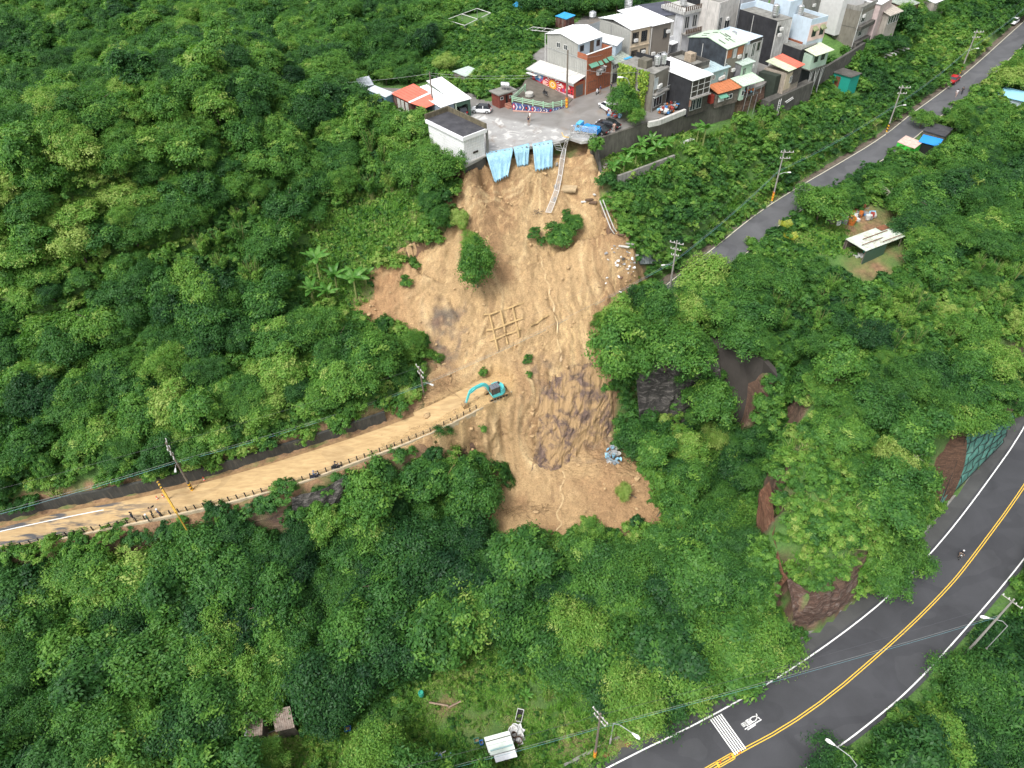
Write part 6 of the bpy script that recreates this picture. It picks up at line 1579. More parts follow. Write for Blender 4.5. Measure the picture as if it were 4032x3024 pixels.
for k, b_ in enumerate((m4b, m5, m5c, m6, m9, m10, m11, m12, m15, m18, m20, b21, b22, b23, b24)):
 r_ = random.Random(k)
 for j in range(2):
  q_ = r_.uniform(.3, max(.4, b_.lv - 1)); zz = b_.z0 + r_.uniform(2.4, max(2.6, b_.z1 - b_.z0 - 1.6))
  b_.fbox(b_.mb(), 'v', q_, q_ + .7, .1, .45, zz, zz + .5).build('air_conditioner', FRAMEW, b_.e)
 for f_, q_ in (('v', .08), ('v', b_.lv - .15), ('u', b_.lu * .6)):
  b_.fbox(b_.mb(), f_, q_, q_ + .07, .05, .14, b_.z0 - .4, b_.z1 - .3).build('drain_pipe', [FRAMEW, GALV][k % 2], b_.e)
# retaining walls, kerbs, fences
def wall_run(name, label, line, th, z0f, z1f, m, seg=3.0, cat='wall', coping=None, side=1):
 """wall along a polyline, built in cast panels; z0f / z1f give foot and top heights for a point"""
 line = sample(line, seg)
 e = thing(name, (line[0][0], line[0][1], z0f(line[0])), label, cat)
 off = offset(line, th * side)
 for i in range(len(line) - 1):
  a, b_, c_, d_ = line[i], line[i + 1], off[i + 1], off[i]
  sh = (b_ - a) * .006
  a = a + sh; d_ = d_ + sh
  mb_ = MB(); mb_.hexa([(a[0], a[1], z0f(line[i])), (b_[0], b_[1], z0f(line[i + 1])), (c_[0], c_[1], z0f(line[i + 1])), (d_[0], d_[1], z0f(line[i]))],
                             [(a[0], a[1], z1f(line[i])), (b_[0], b_[1], z1f(line[i + 1])), (c_[0], c_[1], z1f(line[i + 1])), (d_[0], d_[1], z1f(line[i]))])
  mb_.build('wall_panel', m, e)
 return e
DARKW = mat('black_stained_retaining_wall', (.045, .046, .042), .9, .35, .5, .45, (.12, .11, .085), bmp=.08)
ml = [p for p in MID_UP_L if -73 < p[0] < -17]
wall_run('retaining_wall', 'long low black stained retaining wall along the mud covered road', ml, .4, lambda p: p[2] - .4, lambda p: p[2] + 1.95, DARKW, 4)
tag(strip('mud_verge', offset([p for p in MID_UP_L if p[0] < -14], -.02), offset([p for p in MID_UP_L if p[0] < -14], -.75), mat('caked_mud', (.27, .17, .085), .9, .35, 1.5, .4, (.10, .07, .045), streak=False), .03, 80, 2), kind='structure')
kl = [p for p in MID_DN_L if -76 < p[0]]
tag(wall_run('kerb_wall', 'mud splashed pale kerb along the valley side of the mud covered road', kl, .25, lambda p: p[2] - .8, lambda p: p[2] + .16, mat('muddy_pale_concrete', (.46, .38, .26), .85, .25, 1.2, .3, (.3, .2, .1)), 5, side=-1), kind=None)
gl = [p for p in resample([q for q in MID_DN_L if -68 < q[0] < -4.9], 62)]
gl = offset(gl, .18)
ge = thing('guard_rail', gl[0], 'rail of short black posts along the valley side of the mud covered road', 'railing')
BLKP = mat('muddy_black_post', (.035, .03, .028), .8, .4, 3); RAILM = mat('muddy_rail', (.33, .26, .16), .8, .3, 3)
pm = MB().box(-.06, .06, -.06, .06, 0, .85).mesh('post', BLKP)
for p in gl:
 o = link_mesh('post', pm, ge, tuple(np.array(p) - gl[0]))
for zz in (.38, .72):
 mb_ = MB(); mb_.tube([(p[0], p[1], p[2] + zz) for p in gl], .035, 5); mb_.build('rail', RAILM, ge)
WB = PX([(2331, 558, 34), (2450, 518, 34), (2589, 475, 34), (2702, 441, 34), (2793, 411, 34), (2900, 383, 34)])
WALLM = mat('tall_wall_concrete', (.115, .108, .092), .9, .45, .35, .55, (.035, .034, .028), bmp=.3)
wall_run('tall_retaining_wall', 'tall curved dark concrete retaining wall holding up the houses', WB, .45, lambda p: 28.4, lambda p: 34.12, WALLM, 3.6, side=1)
sw = PX([(2346, 560, 34), (2357, 640, 31), (2372, 720, 28.5), (2410, 830, 26)])
wall_run('side_wall', 'dark broken end wall dropping beside the top right edge of the slide', sw, .35, lambda p: p[2] - 2.5, lambda p: p[2] + .05, CONC_D, 3, side=1)
wall_run('ledge_wall', 'pale ledge wall with white trim carrying the junk pile on the retaining wall', PX([(2555, 500, 34), (2600, 483, 34.3), (2702, 437, 34.5)]), .5, lambda p: 33.9, lambda p: 34.75, mat('white_flaking_wall', (.52, .51, .48), .85, .2, 1.5, .45, (.15, .14, .12)), 1.3, side=1)
wall_run('terrace_wall', 'low weathered wall along the banana terrace right of the slide', PX([(2427, 690, 29.9), (2500, 665, 29.9), (2653, 608, 29.9)]), .4, lambda p: 27.5, lambda p: 29.9, CONC, 3, side=-1)
wall_run('garden_wall', 'upper dark garden wall below the mint porch', PX([(2944, 448, 30.2), (3020, 425, 30.2), (3110, 392, 30.2)]), .35, lambda p: 27.5, lambda p: 30.2, CONC_D, 2.5, side=1)
wall_run('garden_wall', 'lower garden wall with potted plants on top below the mint porch', PX([(2938, 482, 28.9), (3030, 452, 28.9), (3110, 425, 28.9)]), .5, lambda p: 26.3, lambda p: 28.9, CONC_D, 2.5, side=1)
wall_run('block_wall', 'dark block wall along the foot of the slope beside the grey hill road', [p + np.array([0, 0, .0]) for p in offset(MID_UP_R, 2.3) if 44 < p[0] < 92], .4, lambda p: p[2] - .4, lambda p: p[2] + 1.7, CONC_D, 4, side=1)
wall_run('slope_wall', 'old concrete footing wall below the railed terrace and stilt cabin', PX([(3120, 345, 30), (3240, 300, 30.5), (3330, 245, 31), (3400, 200, 31)]), .5, lambda p: 27, lambda p: p[2] + 1.6, CONC_D, 3, side=1)
e = thing('gully_wall', at(2900, 1645, 2), 'huge bare dark concrete wall in the wooded gully right of the slide', 'wall')
DG = mat('dark_gully_concrete', (.060, .053, .047), .92, .3, .25, .3, (.03, .027, .024), bmp=.2)
tp = [at(X, Y, z) for X, Y, z in ((2800, 1318, 14.6), (2916, 1366, 14.4), (3005, 1410, 14.1), (3060, 1470, 13.8))]
bt = [at(X, Y, z) for X, Y, z in ((2790, 1640, 1.6), (2905, 1675, 1.4), (2985, 1670, 1.4), (3040, 1620, 1.6))]
back = np.array([.1, 1.0, 0]) * .5
for i in range(3):
 q = [bt[i], bt[i + 1], tp[i + 1], tp[i]]
 q = [p - np.array([.15, .55, 0]) for p in q]
 MB().hexa([tuple(p) for p in q], [tuple(p + np.array([.3, 1.6, 0])) for p in q]).build('wall_panel', DG, e)
for X0, Y0, w_, h_, lb in ((2515, 935, 60, 110, 'grey shotcrete face streaked white at the foot of the creeper bank'),):
 e = thing('shotcrete_face', at(X0 + 30, Y0 + h_, 17), lb, 'wall')
 P4 = [hit(X0, Y0 + h_), hit(X0 + w_ + 30, Y0 + h_), hit(X0 + w_, Y0), hit(X0, Y0)]
 up = np.array([.15, -.3, .35])
 for k in range(5):
  a = k / 5; b_ = (k + 1) / 5 - .02
  f_ = lambda t, s: P4[0] * (1 - t) * (1 - s) + P4[1] * t * (1 - s) + P4[2] * t * s + P4[3] * (1 - t) * s
  q = [f_(a, 0), f_(b_, 0), f_(b_, 1), f_(a, 1)]
  MB().hexa([tuple(p) for p in q], [tuple(p + up) for p in q]).build('panel', mat('shotcrete', (.16, .19, .19), .85, .3, 1, .7, (.42, .44, .43)), e)
e = thing('rock_fall_net', at(3850, 1850, 1), 'green rock fall net with black ropes on the cut slope above the dark road', 'safety net')
NETM = mat('green_net', (.075, .20, .165), .8, .3, 2, .25, (.16, .15, .11), streak=False)
nu, nv = 14, 10
tl, tr, bl_, br_ = at(3804, 1692, 9.9), at(3985, 1625, 9.9), at(3690, 1990, .7), at(3935, 1745, .7)
G_ = np.zeros((nv + 1, nu + 1, 3))
for j in range(nv + 1):
 for i in range(nu + 1):
  s, t = i / nu, j / nv
  p = (bl_ * (1 - s) + br_ * s) * (1 - t) + (tl * (1 - s) + tr * s) * t
  bulge = .5 + .35 * math.sin(i * 1.9) * math.sin(j * 2.3)
  G_[j, i] = p + np.array([.25, -.5, .1]) * bulge
mb_ = MB(); mb_.add([tuple(p) for p in G_.reshape(-1, 3)], [(j * (nu + 1) + i, j * (nu + 1) + i + 1, (j + 1) * (nu + 1) + i + 1, (j + 1) * (nu + 1) + i) for j in range(nv) for i in range(nu)])
o = mb_.build('net', NETM, e); sm_ = o.modifiers.new('thickness', 'SOLIDIFY'); sm_.thickness = .05
ROPE = flat('black_rope', (.02, .025, .025))
for i in range(0, nu + 1, 2):
 mb_ = MB(); mb_.tube([tuple(G_[j, i] + np.array([.03, -.08, .05])) for j in range(nv + 1)], .045, 4); mb_.build('rope', ROPE, e)
for j in range(0, nv + 1, 2):
 mb_ = MB(); mb_.tube([tuple(G_[j, i] + np.array([.03, -.08, .05])) for i in range(nu + 1)], .045, 4); mb_.build('rope', ROPE, e)
def rock_face(label, tops, bots, seed, m, n=16, k=12, out=(0, -1, 0), rough=.7):
 r = np.random.default_rng(seed)
 T_ = resample(tops, n); B_ = resample(bots, n); mb_ = MB(); V = []
 off = fbm(*np.meshgrid(np.arange(n) * .9 + seed, np.arange(k) * .9), .6, seed, 3)
 for j in range(k):
  for i in range(n):
   t = j / (k - 1); p = B_[i] * (1 - t) + T_[i] * t
   p = p + np.array(out) * (off[j, i] * rough + .25 + math.sin(t * math.pi) * .8)
   V.append(tuple(p))
 mb_.add(V, [(j * n + i, j * n + i + 1, (j + 1) * n + i + 1, (j + 1) * n + i) for j in range(k - 1) for i in range(n - 1)])
 return tag(mb_.build('rock_face', m), kind='structure')
def rockmat(name, a, b_, c_, vs=(.5, .5, 2.4)):
 m, nt, bb = new_mat(name); v = world_vec(nt, vs)
 c = ramp(nt, tex_noise(nt, 1.0, 8, .7, v, 1.5), [(.28, a), (.5, b_), (.74, c_)])
 g = ramp(nt, tex_noise(nt, 5, 6, .7, world_vec(nt)), [(.3, (.6, .6, .6)), (.7, (1.25, 1.25, 1.25))])
 nt.links.new(mix(nt, c, g, 1.0, 'MULTIPLY'), bb.inputs['Base Color']); bb.inputs['Roughness'].default_value = .85
 bump(nt, bb, tex_noise(nt, 2.5, 8, .75, v, 1.0), 1.0, .4)
 return m
BROWNROCK = rockmat('brown_layered_rock', (.045, .028, .02), (.115, .06, .036), (.20, .115, .07))
GREYROCK = rockmat('grey_black_rock', (.018, .017, .016), (.06, .055, .05), (.34, .31, .28), (.5, .5, 1.4))
REDROCK = rockmat('red_brown_rock', (.07, .03, .018), (.20, .085, .045), (.33, .20, .12))
rock_face('', [at(3585, 1712, 9.2), at(3680, 1700, 9.4), at(3806, 1696, 9.8)], [at(3650, 1985, .6), at(3690, 1992, .5), at(3735, 1958, .5)], 3, BROWNROCK, out=(.3, -1, 0), rough=.35)
rock_face('', [at(3035, 1890, 11), at(3050, 2000, 10.4), at(3055, 2110, 9.6), at(3075, 2200, 9), at(3110, 2270, 8.2)], [at(2990, 1960, 5), at(2985, 2080, 3), at(2985, 2190, 2.5), at(2995, 2290, 2), at(3035, 2370, 1)], 5, REDROCK, 18, 10, out=(-.8, -.5, 0), rough=.6)
rock_face('', [at(3095, 2270, 8.0), at(3180, 2330, 7.0), at(3270, 2300, 6.8), at(3380, 2200, 6.8)], [at(3120, 2500, .2), at(3180, 2470, .3), at(3290, 2400, .4), at(3400, 2300, .5)], 7, rockmat('wet_brown_rock', (.03, .022, .018), (.12, .065, .045), (.28, .24, .21)), 20, 12, out=(.1, -1, 0), rough=.8)
rock_face('', [at(2500, 1425, 13.8), at(2560, 1420, 14.1), at(2680, 1425, 14.2), at(2830, 1420, 12.2)], [at(2510, 1700, 3.0), at(2560, 1690, 2.6), at(2680, 1660, 2.2), at(2830, 1625, 1.9)], 9, GREYROCK, 24, 14, out=(.1, -1, 0), rough=.9)
m_, nt_, b__ = new_mat('mud_streaked_rock'); vs_ = world_vec(nt_, (.55, .55, .3)); c0_ = ramp(nt_, tex_noise(nt_, 1.0, 8, .7, world_vec(nt_, (.9, .9, 1.6)), 1.2), [(.3, (.07, .05, .042)), (.55, (.16, .105, .085)), (.75, (.25, .17, .13))])
c0_ = mix(nt_, c0_, (.42, .275, .135), ramp(nt_, tex_noise(nt_, .8, 6, .65, vs_, .5), [(.41, (0, 0, 0)), (.54, (1, 1, 1))])); nt_.links.new(c0_, b__.inputs['Base Color']); b__.inputs['Roughness'].default_value = .6; bump(nt_, b__, tex_noise(nt_, 2.2, 8, .75, world_vec(nt_), 1.0), 1.0, .4)
rock_face('', [at(2130, 1500, 12.4), at(2200, 1462, 12.9), at(2290, 1432, 13.2), at(2400, 1405, 13.4)], [at(2090, 1860, 2.9), at(2200, 1838, 2.9), at(2300, 1780, 3.1), at(2410, 1700, 3.3)], 13, m_, 40, 26, out=(.1, -1, 0), rough=.55)
rock_face('', [at(1150, 1950, 11.4), at(1240, 1925, 11.6), at(1350, 1885, 11.8)], [at(1160, 2060, 6.5), at(1250, 2040, 6.3), at(1350, 1990, 6.6)], 11, GREYROCK, 14, 8, out=(.1, -1, 0), rough=.6)
# raised terrace with painted wall and green railing
tz = lambda s: 35.25 * (1 - s) + 34.12 * s
tw = [at(2018, 432, 34), at(2092, 437, 34), at(2160, 441, 34), at(2228, 421, 34)]
tw_t = [np.array([p[0], p[1], tz(s)]) for p, s in zip(tw, (0, .35, .7, 1))]
tb = [m2.P(m2.lu + .3, -.1, 35.2), m2.P(0, -.1, 34.1)]
mb_ = MB(); mb_.add([tuple(p) for p in tw_t] + [tuple(tb[1]), tuple(tb[0])] + [(p[0], p[1], 33.9) for p in tw_t] + [(tb[1][0], tb[1][1], 33.9), (tb[0][0], tb[0][1], 33.9)],
     [(0, 1, 2, 3, 4, 5), (0, 6, 7, 1), (1, 7, 8, 2), (2, 8, 9, 3), (5, 11, 6, 0), (3, 9, 10, 4)])
tag(mb_.build('terrace_pavement', mat('brown_terrace', (.13, .115, .095), .85, .3, .8, .4, (.07, .06, .045), streak=False)), kind='structure')
pe = thing('painted_wall', tw[0], 'low terrace wall painted with blue red and black diamonds and zigzags', 'wall')
for i in range(3):
 a, b_ = tw_t[i], tw_t[i + 1]; n_ = np.array([(b_ - a)[1], -(b_ - a)[0], 0]); n_ /= np.linalg.norm(n_)
 f0 = lambda p, d, z=None: (p[0] + n_[0] * d, p[1] + n_[1] * d, p[2] if z is None else z)
 MB().hexa([f0(a, 0, 33.9), f0(b_, 0, 33.9), f0(b_, .16, 33.9), f0(a, .16, 33.9)], [f0(a, 0, a[2] + .08), f0(b_, 0, b_[2] + .08), f0(b_, .16, b_[2] + .08), f0(a, .16, a[2] + .08)]).build('wall_panel', DM, pe)
 L = np.linalg.norm((b_ - a)[:2]); nseg = max(1, int(L / 1.0))
 for k in range(nseg):
  def q(s, t, d=.166):
   s = (k + s) / nseg; top = a[2] + (b_[2] - a[2]) * s; p = a + (b_ - a) * s
   return (p[0] + n_[0] * d, p[1] + n_[1] * d, 34.02 + (top + .05 - 34.02) * t)
  MB().poly([q(0, .5), q(.25, 0), q(.5, .5), q(.25, 1)]).build('painted_diamond', [RM, BM, KM][k % 3], pe)
  MB().poly([q(.12, .5, .170), q(.25, .25, .170), q(.38, .5, .170), q(.25, .75, .170)]).build('painted_diamond', [WM, PM, RM][(k + i) % 3], pe)
  MB().add([q(.5, .0, .17), q(.62, .0, .17), q(.87, .5, .17), q(.62, 1, .17), q(.5, 1, .17), q(.75, .5, .17)], [(0, 1, 2, 5), (5, 2, 3, 4)]).build('painted_zigzag', WM, pe)
  MB().add([q(.66, .0, .17), q(.74, .0, .17), q(.98, .5, .17), q(.74, 1, .17), q(.66, 1, .17), q(.9, .5, .17)], [(0, 1, 2, 5), (5, 2, 3, 4)]).build('painted_zigzag', [BM, KM][k % 2], pe)
ll = sample(offset(tw, -.9), .5)
mb_ = MB(); a0, a1, a2 = tw[0], tw[1], tw[2]
tag(strip('brick_edging', [a0 + np.array([0, -.2, 0]), a1 + np.array([0, -.2, 0]), a2 + np.array([0, -.15, 0])], [a0 + np.array([.1, -.9, 0]), a1 + np.array([.1, -.75, 0]), a2 + np.array([.1, -.5, 0])], mat('pink_tile_edge', (.42, .25, .20), .8, .2, 3), .06, 8, 1), kind='structure')
GREENR = flat('pale_green_railing', (.30, .50, .33), .5)
re_ = thing('green_railing', tw_t[0], 'pale green concrete railing around the raised terrace before the sun mural', 'railing')
rl = resample(tw_t, 12)
for p in rl[::2] + [rl[-1]]:
 MB(p).prism([(-.11, -.11), (.11, -.11), (.11, .11), (-.11, .11)], 0, 1.15).build('post', GREENR, re_)
for zz in (.45, .75, 1.0):
 mb_ = MB(); mb_.tube([(p[0], p[1], p[2] + zz) for p in rl], .06, 5); mb_.build('rail', GREENR, re_)
bk = [tw_t[0], at(2068, 358, 35.2) * np.array([1, 1, 0]) + np.array([0, 0, 35.25])]
for zz in (.45, .75, 1.0):
 mb_ = MB(); mb_.tube([(p[0], p[1], p[2] + zz) for p in bk], .06, 5); mb_.build('rail', GREENR, re_)
MB(bk[1]).prism([(-.11, -.11), (.11, -.11), (.11, .11), (-.11, .11)], -1, 1.15).build('post', GREENR, re_)
mb_ = MB(at(2084, 377, 35.1)); mb_.lathe((0, 0, 0), [(.75, 0), (.75, .55), (.68, .6), (0.05, .62)], 20); mb_.solo('concrete_ring', CONC_L, 'round pale concrete cistern ring on the terrace before the mural', 'cistern')
# poles, lamps, wires
WOODP = mat('grey_brown_pole', (.17, .14, .115), .8, .2, 2); CONCP = mat('concrete_pole', (.30, .285, .26), .8, .15, 2)
STRIPE_Y = flat('hazard_yellow', (.78, .42, .03)); STRIPE_K = flat('hazard_black', (.03, .03, .03))
def pole(base, h, label, arms=2, stripes=True, material=None, arm_dir=(1, 0, 0), lamp=None, group=None, r=.16, twin=True, orange=False):
 base = np.array(base, float); e = thing('utility_pole', base, label, 'utility pole', group)
 mb_ = MB(base); mb_.tube([(0, 0, -.6), (0, 0, h)], r, 8, r * .6); mb_.build('shaft', material or WOODP, e)
 if stripes:
  for k in range(6):
   z = .25 + k * .28
   mb_ = MB(base); mb_.hexa([(math.cos(t) * (r + .03), math.sin(t) * (r + .03), z + .12 * math.sin(t)) for t in np.arange(8) * math.pi / 4], [(math.cos(t) * (r + .03), math.sin(t) * (r + .03), z + .27 + .12 * math.sin(t)) for t in np.arange(8) * math.pi / 4]); mb_.build('hazard_band', STRIPE_Y if k % 2 == 0 else (flat('hazard_orange', (.55, .16, .03)) if orange else STRIPE_K), e)
 ad = np.array(arm_dir, float); ad /= np.linalg.norm(ad)
 for k in range(arms):
  z = h - .5 - k * 1.1; L = 1.1 - .25 * k
  mb_ = MB(base); c_ = ad * (.0 if twin else L * .5); mb_.tube([tuple(c_ - ad * L + np.array([0, 0, z])), tuple(c_ + ad * L + np.array([0, 0, z]))], .07, 4); mb_.build('crossarm', CONCP, e)
  for q_ in (-.9, -.35, .35, .9):
   mb_ = MB(base + c_ + ad * L * q_ + np.array([0, 0, z + .05])); mb_.lathe((0, 0, 0), [(.05, 0), (.07, .08), (.04, .12), (.07, .18), (.03, .25)], 7); mb_.build('insulator', FRAMEW, e)
 if lamp is not None:
  lz, ld = lamp; ld = np.array(ld, float); ld /= np.linalg.norm(ld)
  mb_ = MB(base); mb_.tube([(0, 0, lz), tuple(ld * .8 + np.array([0, 0, lz + .35])), tuple(ld * 1.5 + np.array([0, 0, lz + .45]))], .035, 5); mb_.build('lamp_arm', GALV, e)
  mb_ = MB(base + ld * 1.5 + np.array([0, 0, lz + .36]), ld, (-ld[1], ld[0], 0)); mb_.hexa([(-.1, -.08, 0), (.55, -.16, 0), (.55, .16, 0), (-.1, .08, 0)], [(-.1, -.06, .14), (.5, -.12, .18), (.5, .12, .18), (-.1, .06, .14)]); mb_.build('lamp_head', FRAMEW, e, bevel=.03)
 return base, h
POLES = {}
mid_dir = (.78, .62, 0)
POLES['a'] = pole(at(758, 1932, 11.2), 9.6, 'utility pole with yellow black bands standing in the mud covered road verge', 3, lamp=(5.8, (.3, -1, 0)), arm_dir=(-.4, .9, 0))
POLES['b'] = pole(at(1672, 1572, 12.6), 6.4, 'short leaning utility pole buried to its foot at the left edge of the slide', 2, False, lamp=(3.3, (.8, -.5, 0)), arm_dir=(.5, -.8, 0))
POLES['c'] = pole(at(2640, 1120, 16.8), 8.2, 'utility pole with white crossarms half hidden by the tree where the hill road ends', 3, False, material=CONCP, arm_dir=(-.9, .5, 0), lamp=(3.6, (-1, -.2, 0)))
POLES['d'] = pole(at(3039, 793, 19), 9.8, 'concrete utility pole with striped foot nearest the slide on the hill road', 2, material=CONCP, arm_dir=(1, -.1, 0), twin=False, lamp=(5.2, (1, -.1, 0)), orange=True)
POLES['e'] = pole(at(3490, 521, 20.6), 9.3, 'utility pole with striped foot midway up the hill road', 2, material=CONCP, arm_dir=(1, -.1, 0), twin=False, lamp=(5.0, (1, 0, 0)))
POLES['f'] = pole(at(3779, 291, 21.4), 9.3, 'utility pole with striped foot beside the red car', 2, material=CONCP, arm_dir=(1, 0, 0), twin=False, lamp=(5.0, (1, 0, 0)))
POLES['g'] = pole(at(4045, 80, 22), 9.3, 'utility pole at the far end of the hill road beside the white cars', 2, material=CONCP, twin=False)
POLES['h'] = pole(at(2341, 2982, 0), 12.2, 'dark wooden utility pole with slanting crossarms beside the dark road at the bottom', 2, arm_dir=(.6, -.8, 0), orange=True)
pj = at(3800, 2575, 0)
POLES['j'] = pole(pj, 13.0, 'tall utility pole with rusty crossarm on the outer edge of the dark road', 1, False, material=CONCP, arm_dir=(.55, -.8, 0))
POLES['k'] = pole(at(1709, 448, 34), 7.5 - .4, 'wooden utility pole between the guard house and the tin garages', 0, False)
POLES['l'] = pole(at(2231, 425, 34), 9.6, 'tall brown wooden pole with orange striped foot in front of the sun mural', 0, orange=True, r=.2)
POLES['m'] = pole(at(2842, 130, 36), 7.2, 'white lamp and cable pole in the narrow street between the back houses', 2, False, material=CONCP, arm_dir=(-1, .2, 0), twin=False)
def street_lamp(base, h, label, ld, curve=1.8, group=None):
 base = np.array(base); ld = np.array(ld, float); ld /= np.linalg.norm(ld); e = thing('street_lamp', base, label, 'street lamp', group)
 mb_ = MB(base); mb_.tube([(0, 0, -.4), (0, 0, 1.8)], .12, 8); mb_.build('pole_base', CONCP, e)
 mb_ = MB(base); mb_.tube([(0, 0, 1.8), (0, 0, h - 1), tuple(ld * curve * .35 + np.array([0, 0, h - .2])), tuple(ld * curve + np.array([0, 0, h]))], .055, 6, .04); mb_.build('pole', GALV, e)
 mb_ = MB(base + ld * curve + np.array([0, 0, h - .05]), ld, (-ld[1], ld[0], 0)); mb_.hexa([(-.1, -.08, 0), (.5, -.2, 0), (.85, -.12, 0), (.85, .12, 0), (.5, .2, 0), (-.1, .08, 0)], [(-.1, -.05, .1), (.5, -.15, .17), (.8, -.08, .15), (.8, .08, .15), (.5, .15, .17), (-.1, .05, .1)]); mb_.build('lamp_head', WHITEP, e)
 return e
street_lamp(at(2401, 2933, 0), 7.2, 'curved street lamp beside the dark utility pole at the bottom', (1.2, -1.0, 0), 2.3)
street_lamp(at(3290, 3110, 0), 8.5, 'curved street lamp with white head leaning in from the bottom edge over the road', (-.75, .65, 0), 2.6)
street_lamp(at(3860, 2580, 0), 8.3, 'curved street lamp beside the tall pole on the outer road edge', (-1, .25, 0), 2.4)
street_lamp(at(2470, 425, 34), 5.2, 'slim street lamp among the trees before the ivy covered house', (-1, .1, 0), 1.2)
WIRE = flat('pale_cable', (.26, .28, .28)); WIREB = flat('teal_cable', (.14, .30, .34)); WIREK = flat('dark_cable', (.07, .07, .08))
def wire(a, b_, m, sag=.9, r=.022, n=14):
 a = np.array(a, float); b_ = np.array(b_, float); mb_ = MB()
 mb_.tube([tuple(a + (b_ - a) * t - np.array([0, 0, sag * 4 * t * (1 - t)])) for t in np.linspace(0, 1, n)], r, 4)
 return mb_, m
def top(k, dz=0, dx=0, dy=0): return POLES[k][0] + np.array([dx, dy, POLES[k][1] + dz])
we = thing('overhead_wires', top('a'), 'overhead cables strung from pole to pole along the middle road and across the slide', 'cables')
seq = [np.array([-112, 40, 19.5]), top('a', -.3), top('b', -.1), top('c', -.4), top('d', -.4), top('e', -.4), top('f', -.4), top('g', -.3), np.array([190, 250, 33])]
for a, b_ in zip(seq[:-1], seq[1:]):
 L = np.linalg.norm(b_ - a)
 for dz, m, sg, rr in ((0, WIREK, .012, .013), (-3.2, WIRE, .02, .016), (-3.5, WIREB, .022, .02)):
  dz2 = dz * (.45 if (abs(a - seq[2]).max() < .1 or abs(b_ - seq[2]).max() < .1) else 1)
  mb_, m = wire(a + np.array([0, 0, dz]), b_ + np.array([0, 0, dz]), m, L * sg, rr); mb_.build('cable', m, we)
w2 = thing('overhead_wires', top('h'), 'overhead cables crossing above the dark road at the bottom right', 'cables')
for dz, m, sg in ((-.3, WIREK, .7), (-3.4, WIRE, .5), (-3.9, WIREB, .6)):
 for a, b_ in ((at(1150, 3120, 9), top('h')), (top('h'), top('j'))):
  mb_, m = wire(a + np.array([0, 0, dz]), b_ + np.array([0, 0, dz]), m, sg, .013); mb_.build('cable', m, w2)
w3 = thing('overhead_wires', top('l'), 'overhead cables between the brown pole before the mural and the pole by the guard house', 'cables')
for a, b_ in ((top('l', -3.5), top('k', -.2)), (top('l', -4.0), top('k', -.6)), (top('l', -.4), m3.P(0, 4, 40)), (top('l', -2.5), m6.P(3, 0, 40)), (top('l', -4.2), m5.P(0, 0, 38.6)), (top('k', -.3), np.array([-40, 128, 38])), (top('m', -.5), m3.P(2, 6, 41)), (top('m', -.6), m15.P(0, 0, 41))):
 mb_, m = wire(a, b_, WIRE, .6, .018); mb_.build('cable', m, w3)
# road paint of the lower road
RW = MB(); e_ = None
b0 = at(2797, 2832, 0); b1 = at(2838, 2811, 0); c0 = at(2896, 2972, 0); c1_ = at(2936, 2948, 0)
for k in range(6):
 t = k / 5; a = b0 * (1 - t) + b1 * t; c_ = c0 * (1 - t) + c1_ * t; d = (b1 - b0); d = d / np.linalg.norm(d) * .075
 mb_ = MB(); mb_.add([tuple(a - d), tuple(a + d), tuple(c_ + d), tuple(c_ - d)], [(0, 1, 2, 3)])
 mb_.V = [(v_[0], v_[1], .007) for v_ in mb_.V]; tag(mb_.build('rumble_stripe', P_WHITE), kind='structure')
def rp(x, y): return at(2850 + x / 4.23, 2760 + y / 4.23, 0)
STRK = [((355, 470), (622, 312)), ((400, 478), (525, 397)), ((395, 410), (415, 440)),
  ((292, 384), (325, 430)), ((325, 367), (360, 415)), ((350, 355), (382, 400)), ((292, 384), (350, 355)), ((325, 430), (382, 400)), ((310, 408), (366, 378)),
  ((362, 335), (405, 398)), ((362, 335), (415, 305)), ((415, 305), (465, 368)), ((405, 398), (465, 368)), ((378, 357), (430, 328)), ((390, 376), (445, 348)),
  ((430, 300), (480, 358)), ((430, 300), (470, 270)), ((470, 270), (520, 255)), ((520, 255), (555, 258)), ((555, 258), (600, 298)), ((542, 218), (558, 262)), ((558, 262), (545, 305)), ((545, 305), (520, 335)), ((520, 335), (488, 346))]
ce = MB()
for (p, q) in STRK:
 a, b_ = rp(*p), rp(*q); d = b_ - a; L = np.linalg.norm(d); d /= L; n_ = np.array([-d[1], d[0], 0]) * .055; d = d * .04
 ce.add([(v_[0], v_[1], .0075) for v_ in (a - d - n_, b_ + d - n_, b_ + d + n_, a - d + n_)], [(0, 1, 2, 3)])
tag(ce.build('road_lettering', P_WHITE), kind='structure')
hm = MB()
ly = [p for p in LOW_Y if 8 < p[0] < 23.2]
Lh = offset(ly, .32); Rh = offset(ly, -.32)
line_strip(hm, Lh, .1, .0085); line_strip(hm, Rh, .1, .0085)
for a, b_ in zip(Lh[::1], Rh[::1]):
 d = np.array([.10, .05, 0]); hm.add([(v_[0], v_[1], .0085) for v_ in (a - d, a + d, b_ + d, b_ - d)], [(0, 1, 2, 3)])
tag(hm.build('median_hatching', P_YELL), kind='structure')
for k, (X, Y) in enumerate(((2912, 2965), (2874, 2983), (2836, 3001))):
 mb_ = MB(at(X, Y, 0)); mb_.lathe((0, 0, 0), [(.13, 0), (.10, .04), (.05, .06), (.05, .62), (.02, .66)], 8)
 o = mb_.solo('marker_post', flat('orange_plastic', (.60, .17, .03)), f'small orange marker post on the yellow hatching, {["nearest", "second from", "third from"][k]} the white stripes', 'marker post', 'marker posts on the yellow hatching')
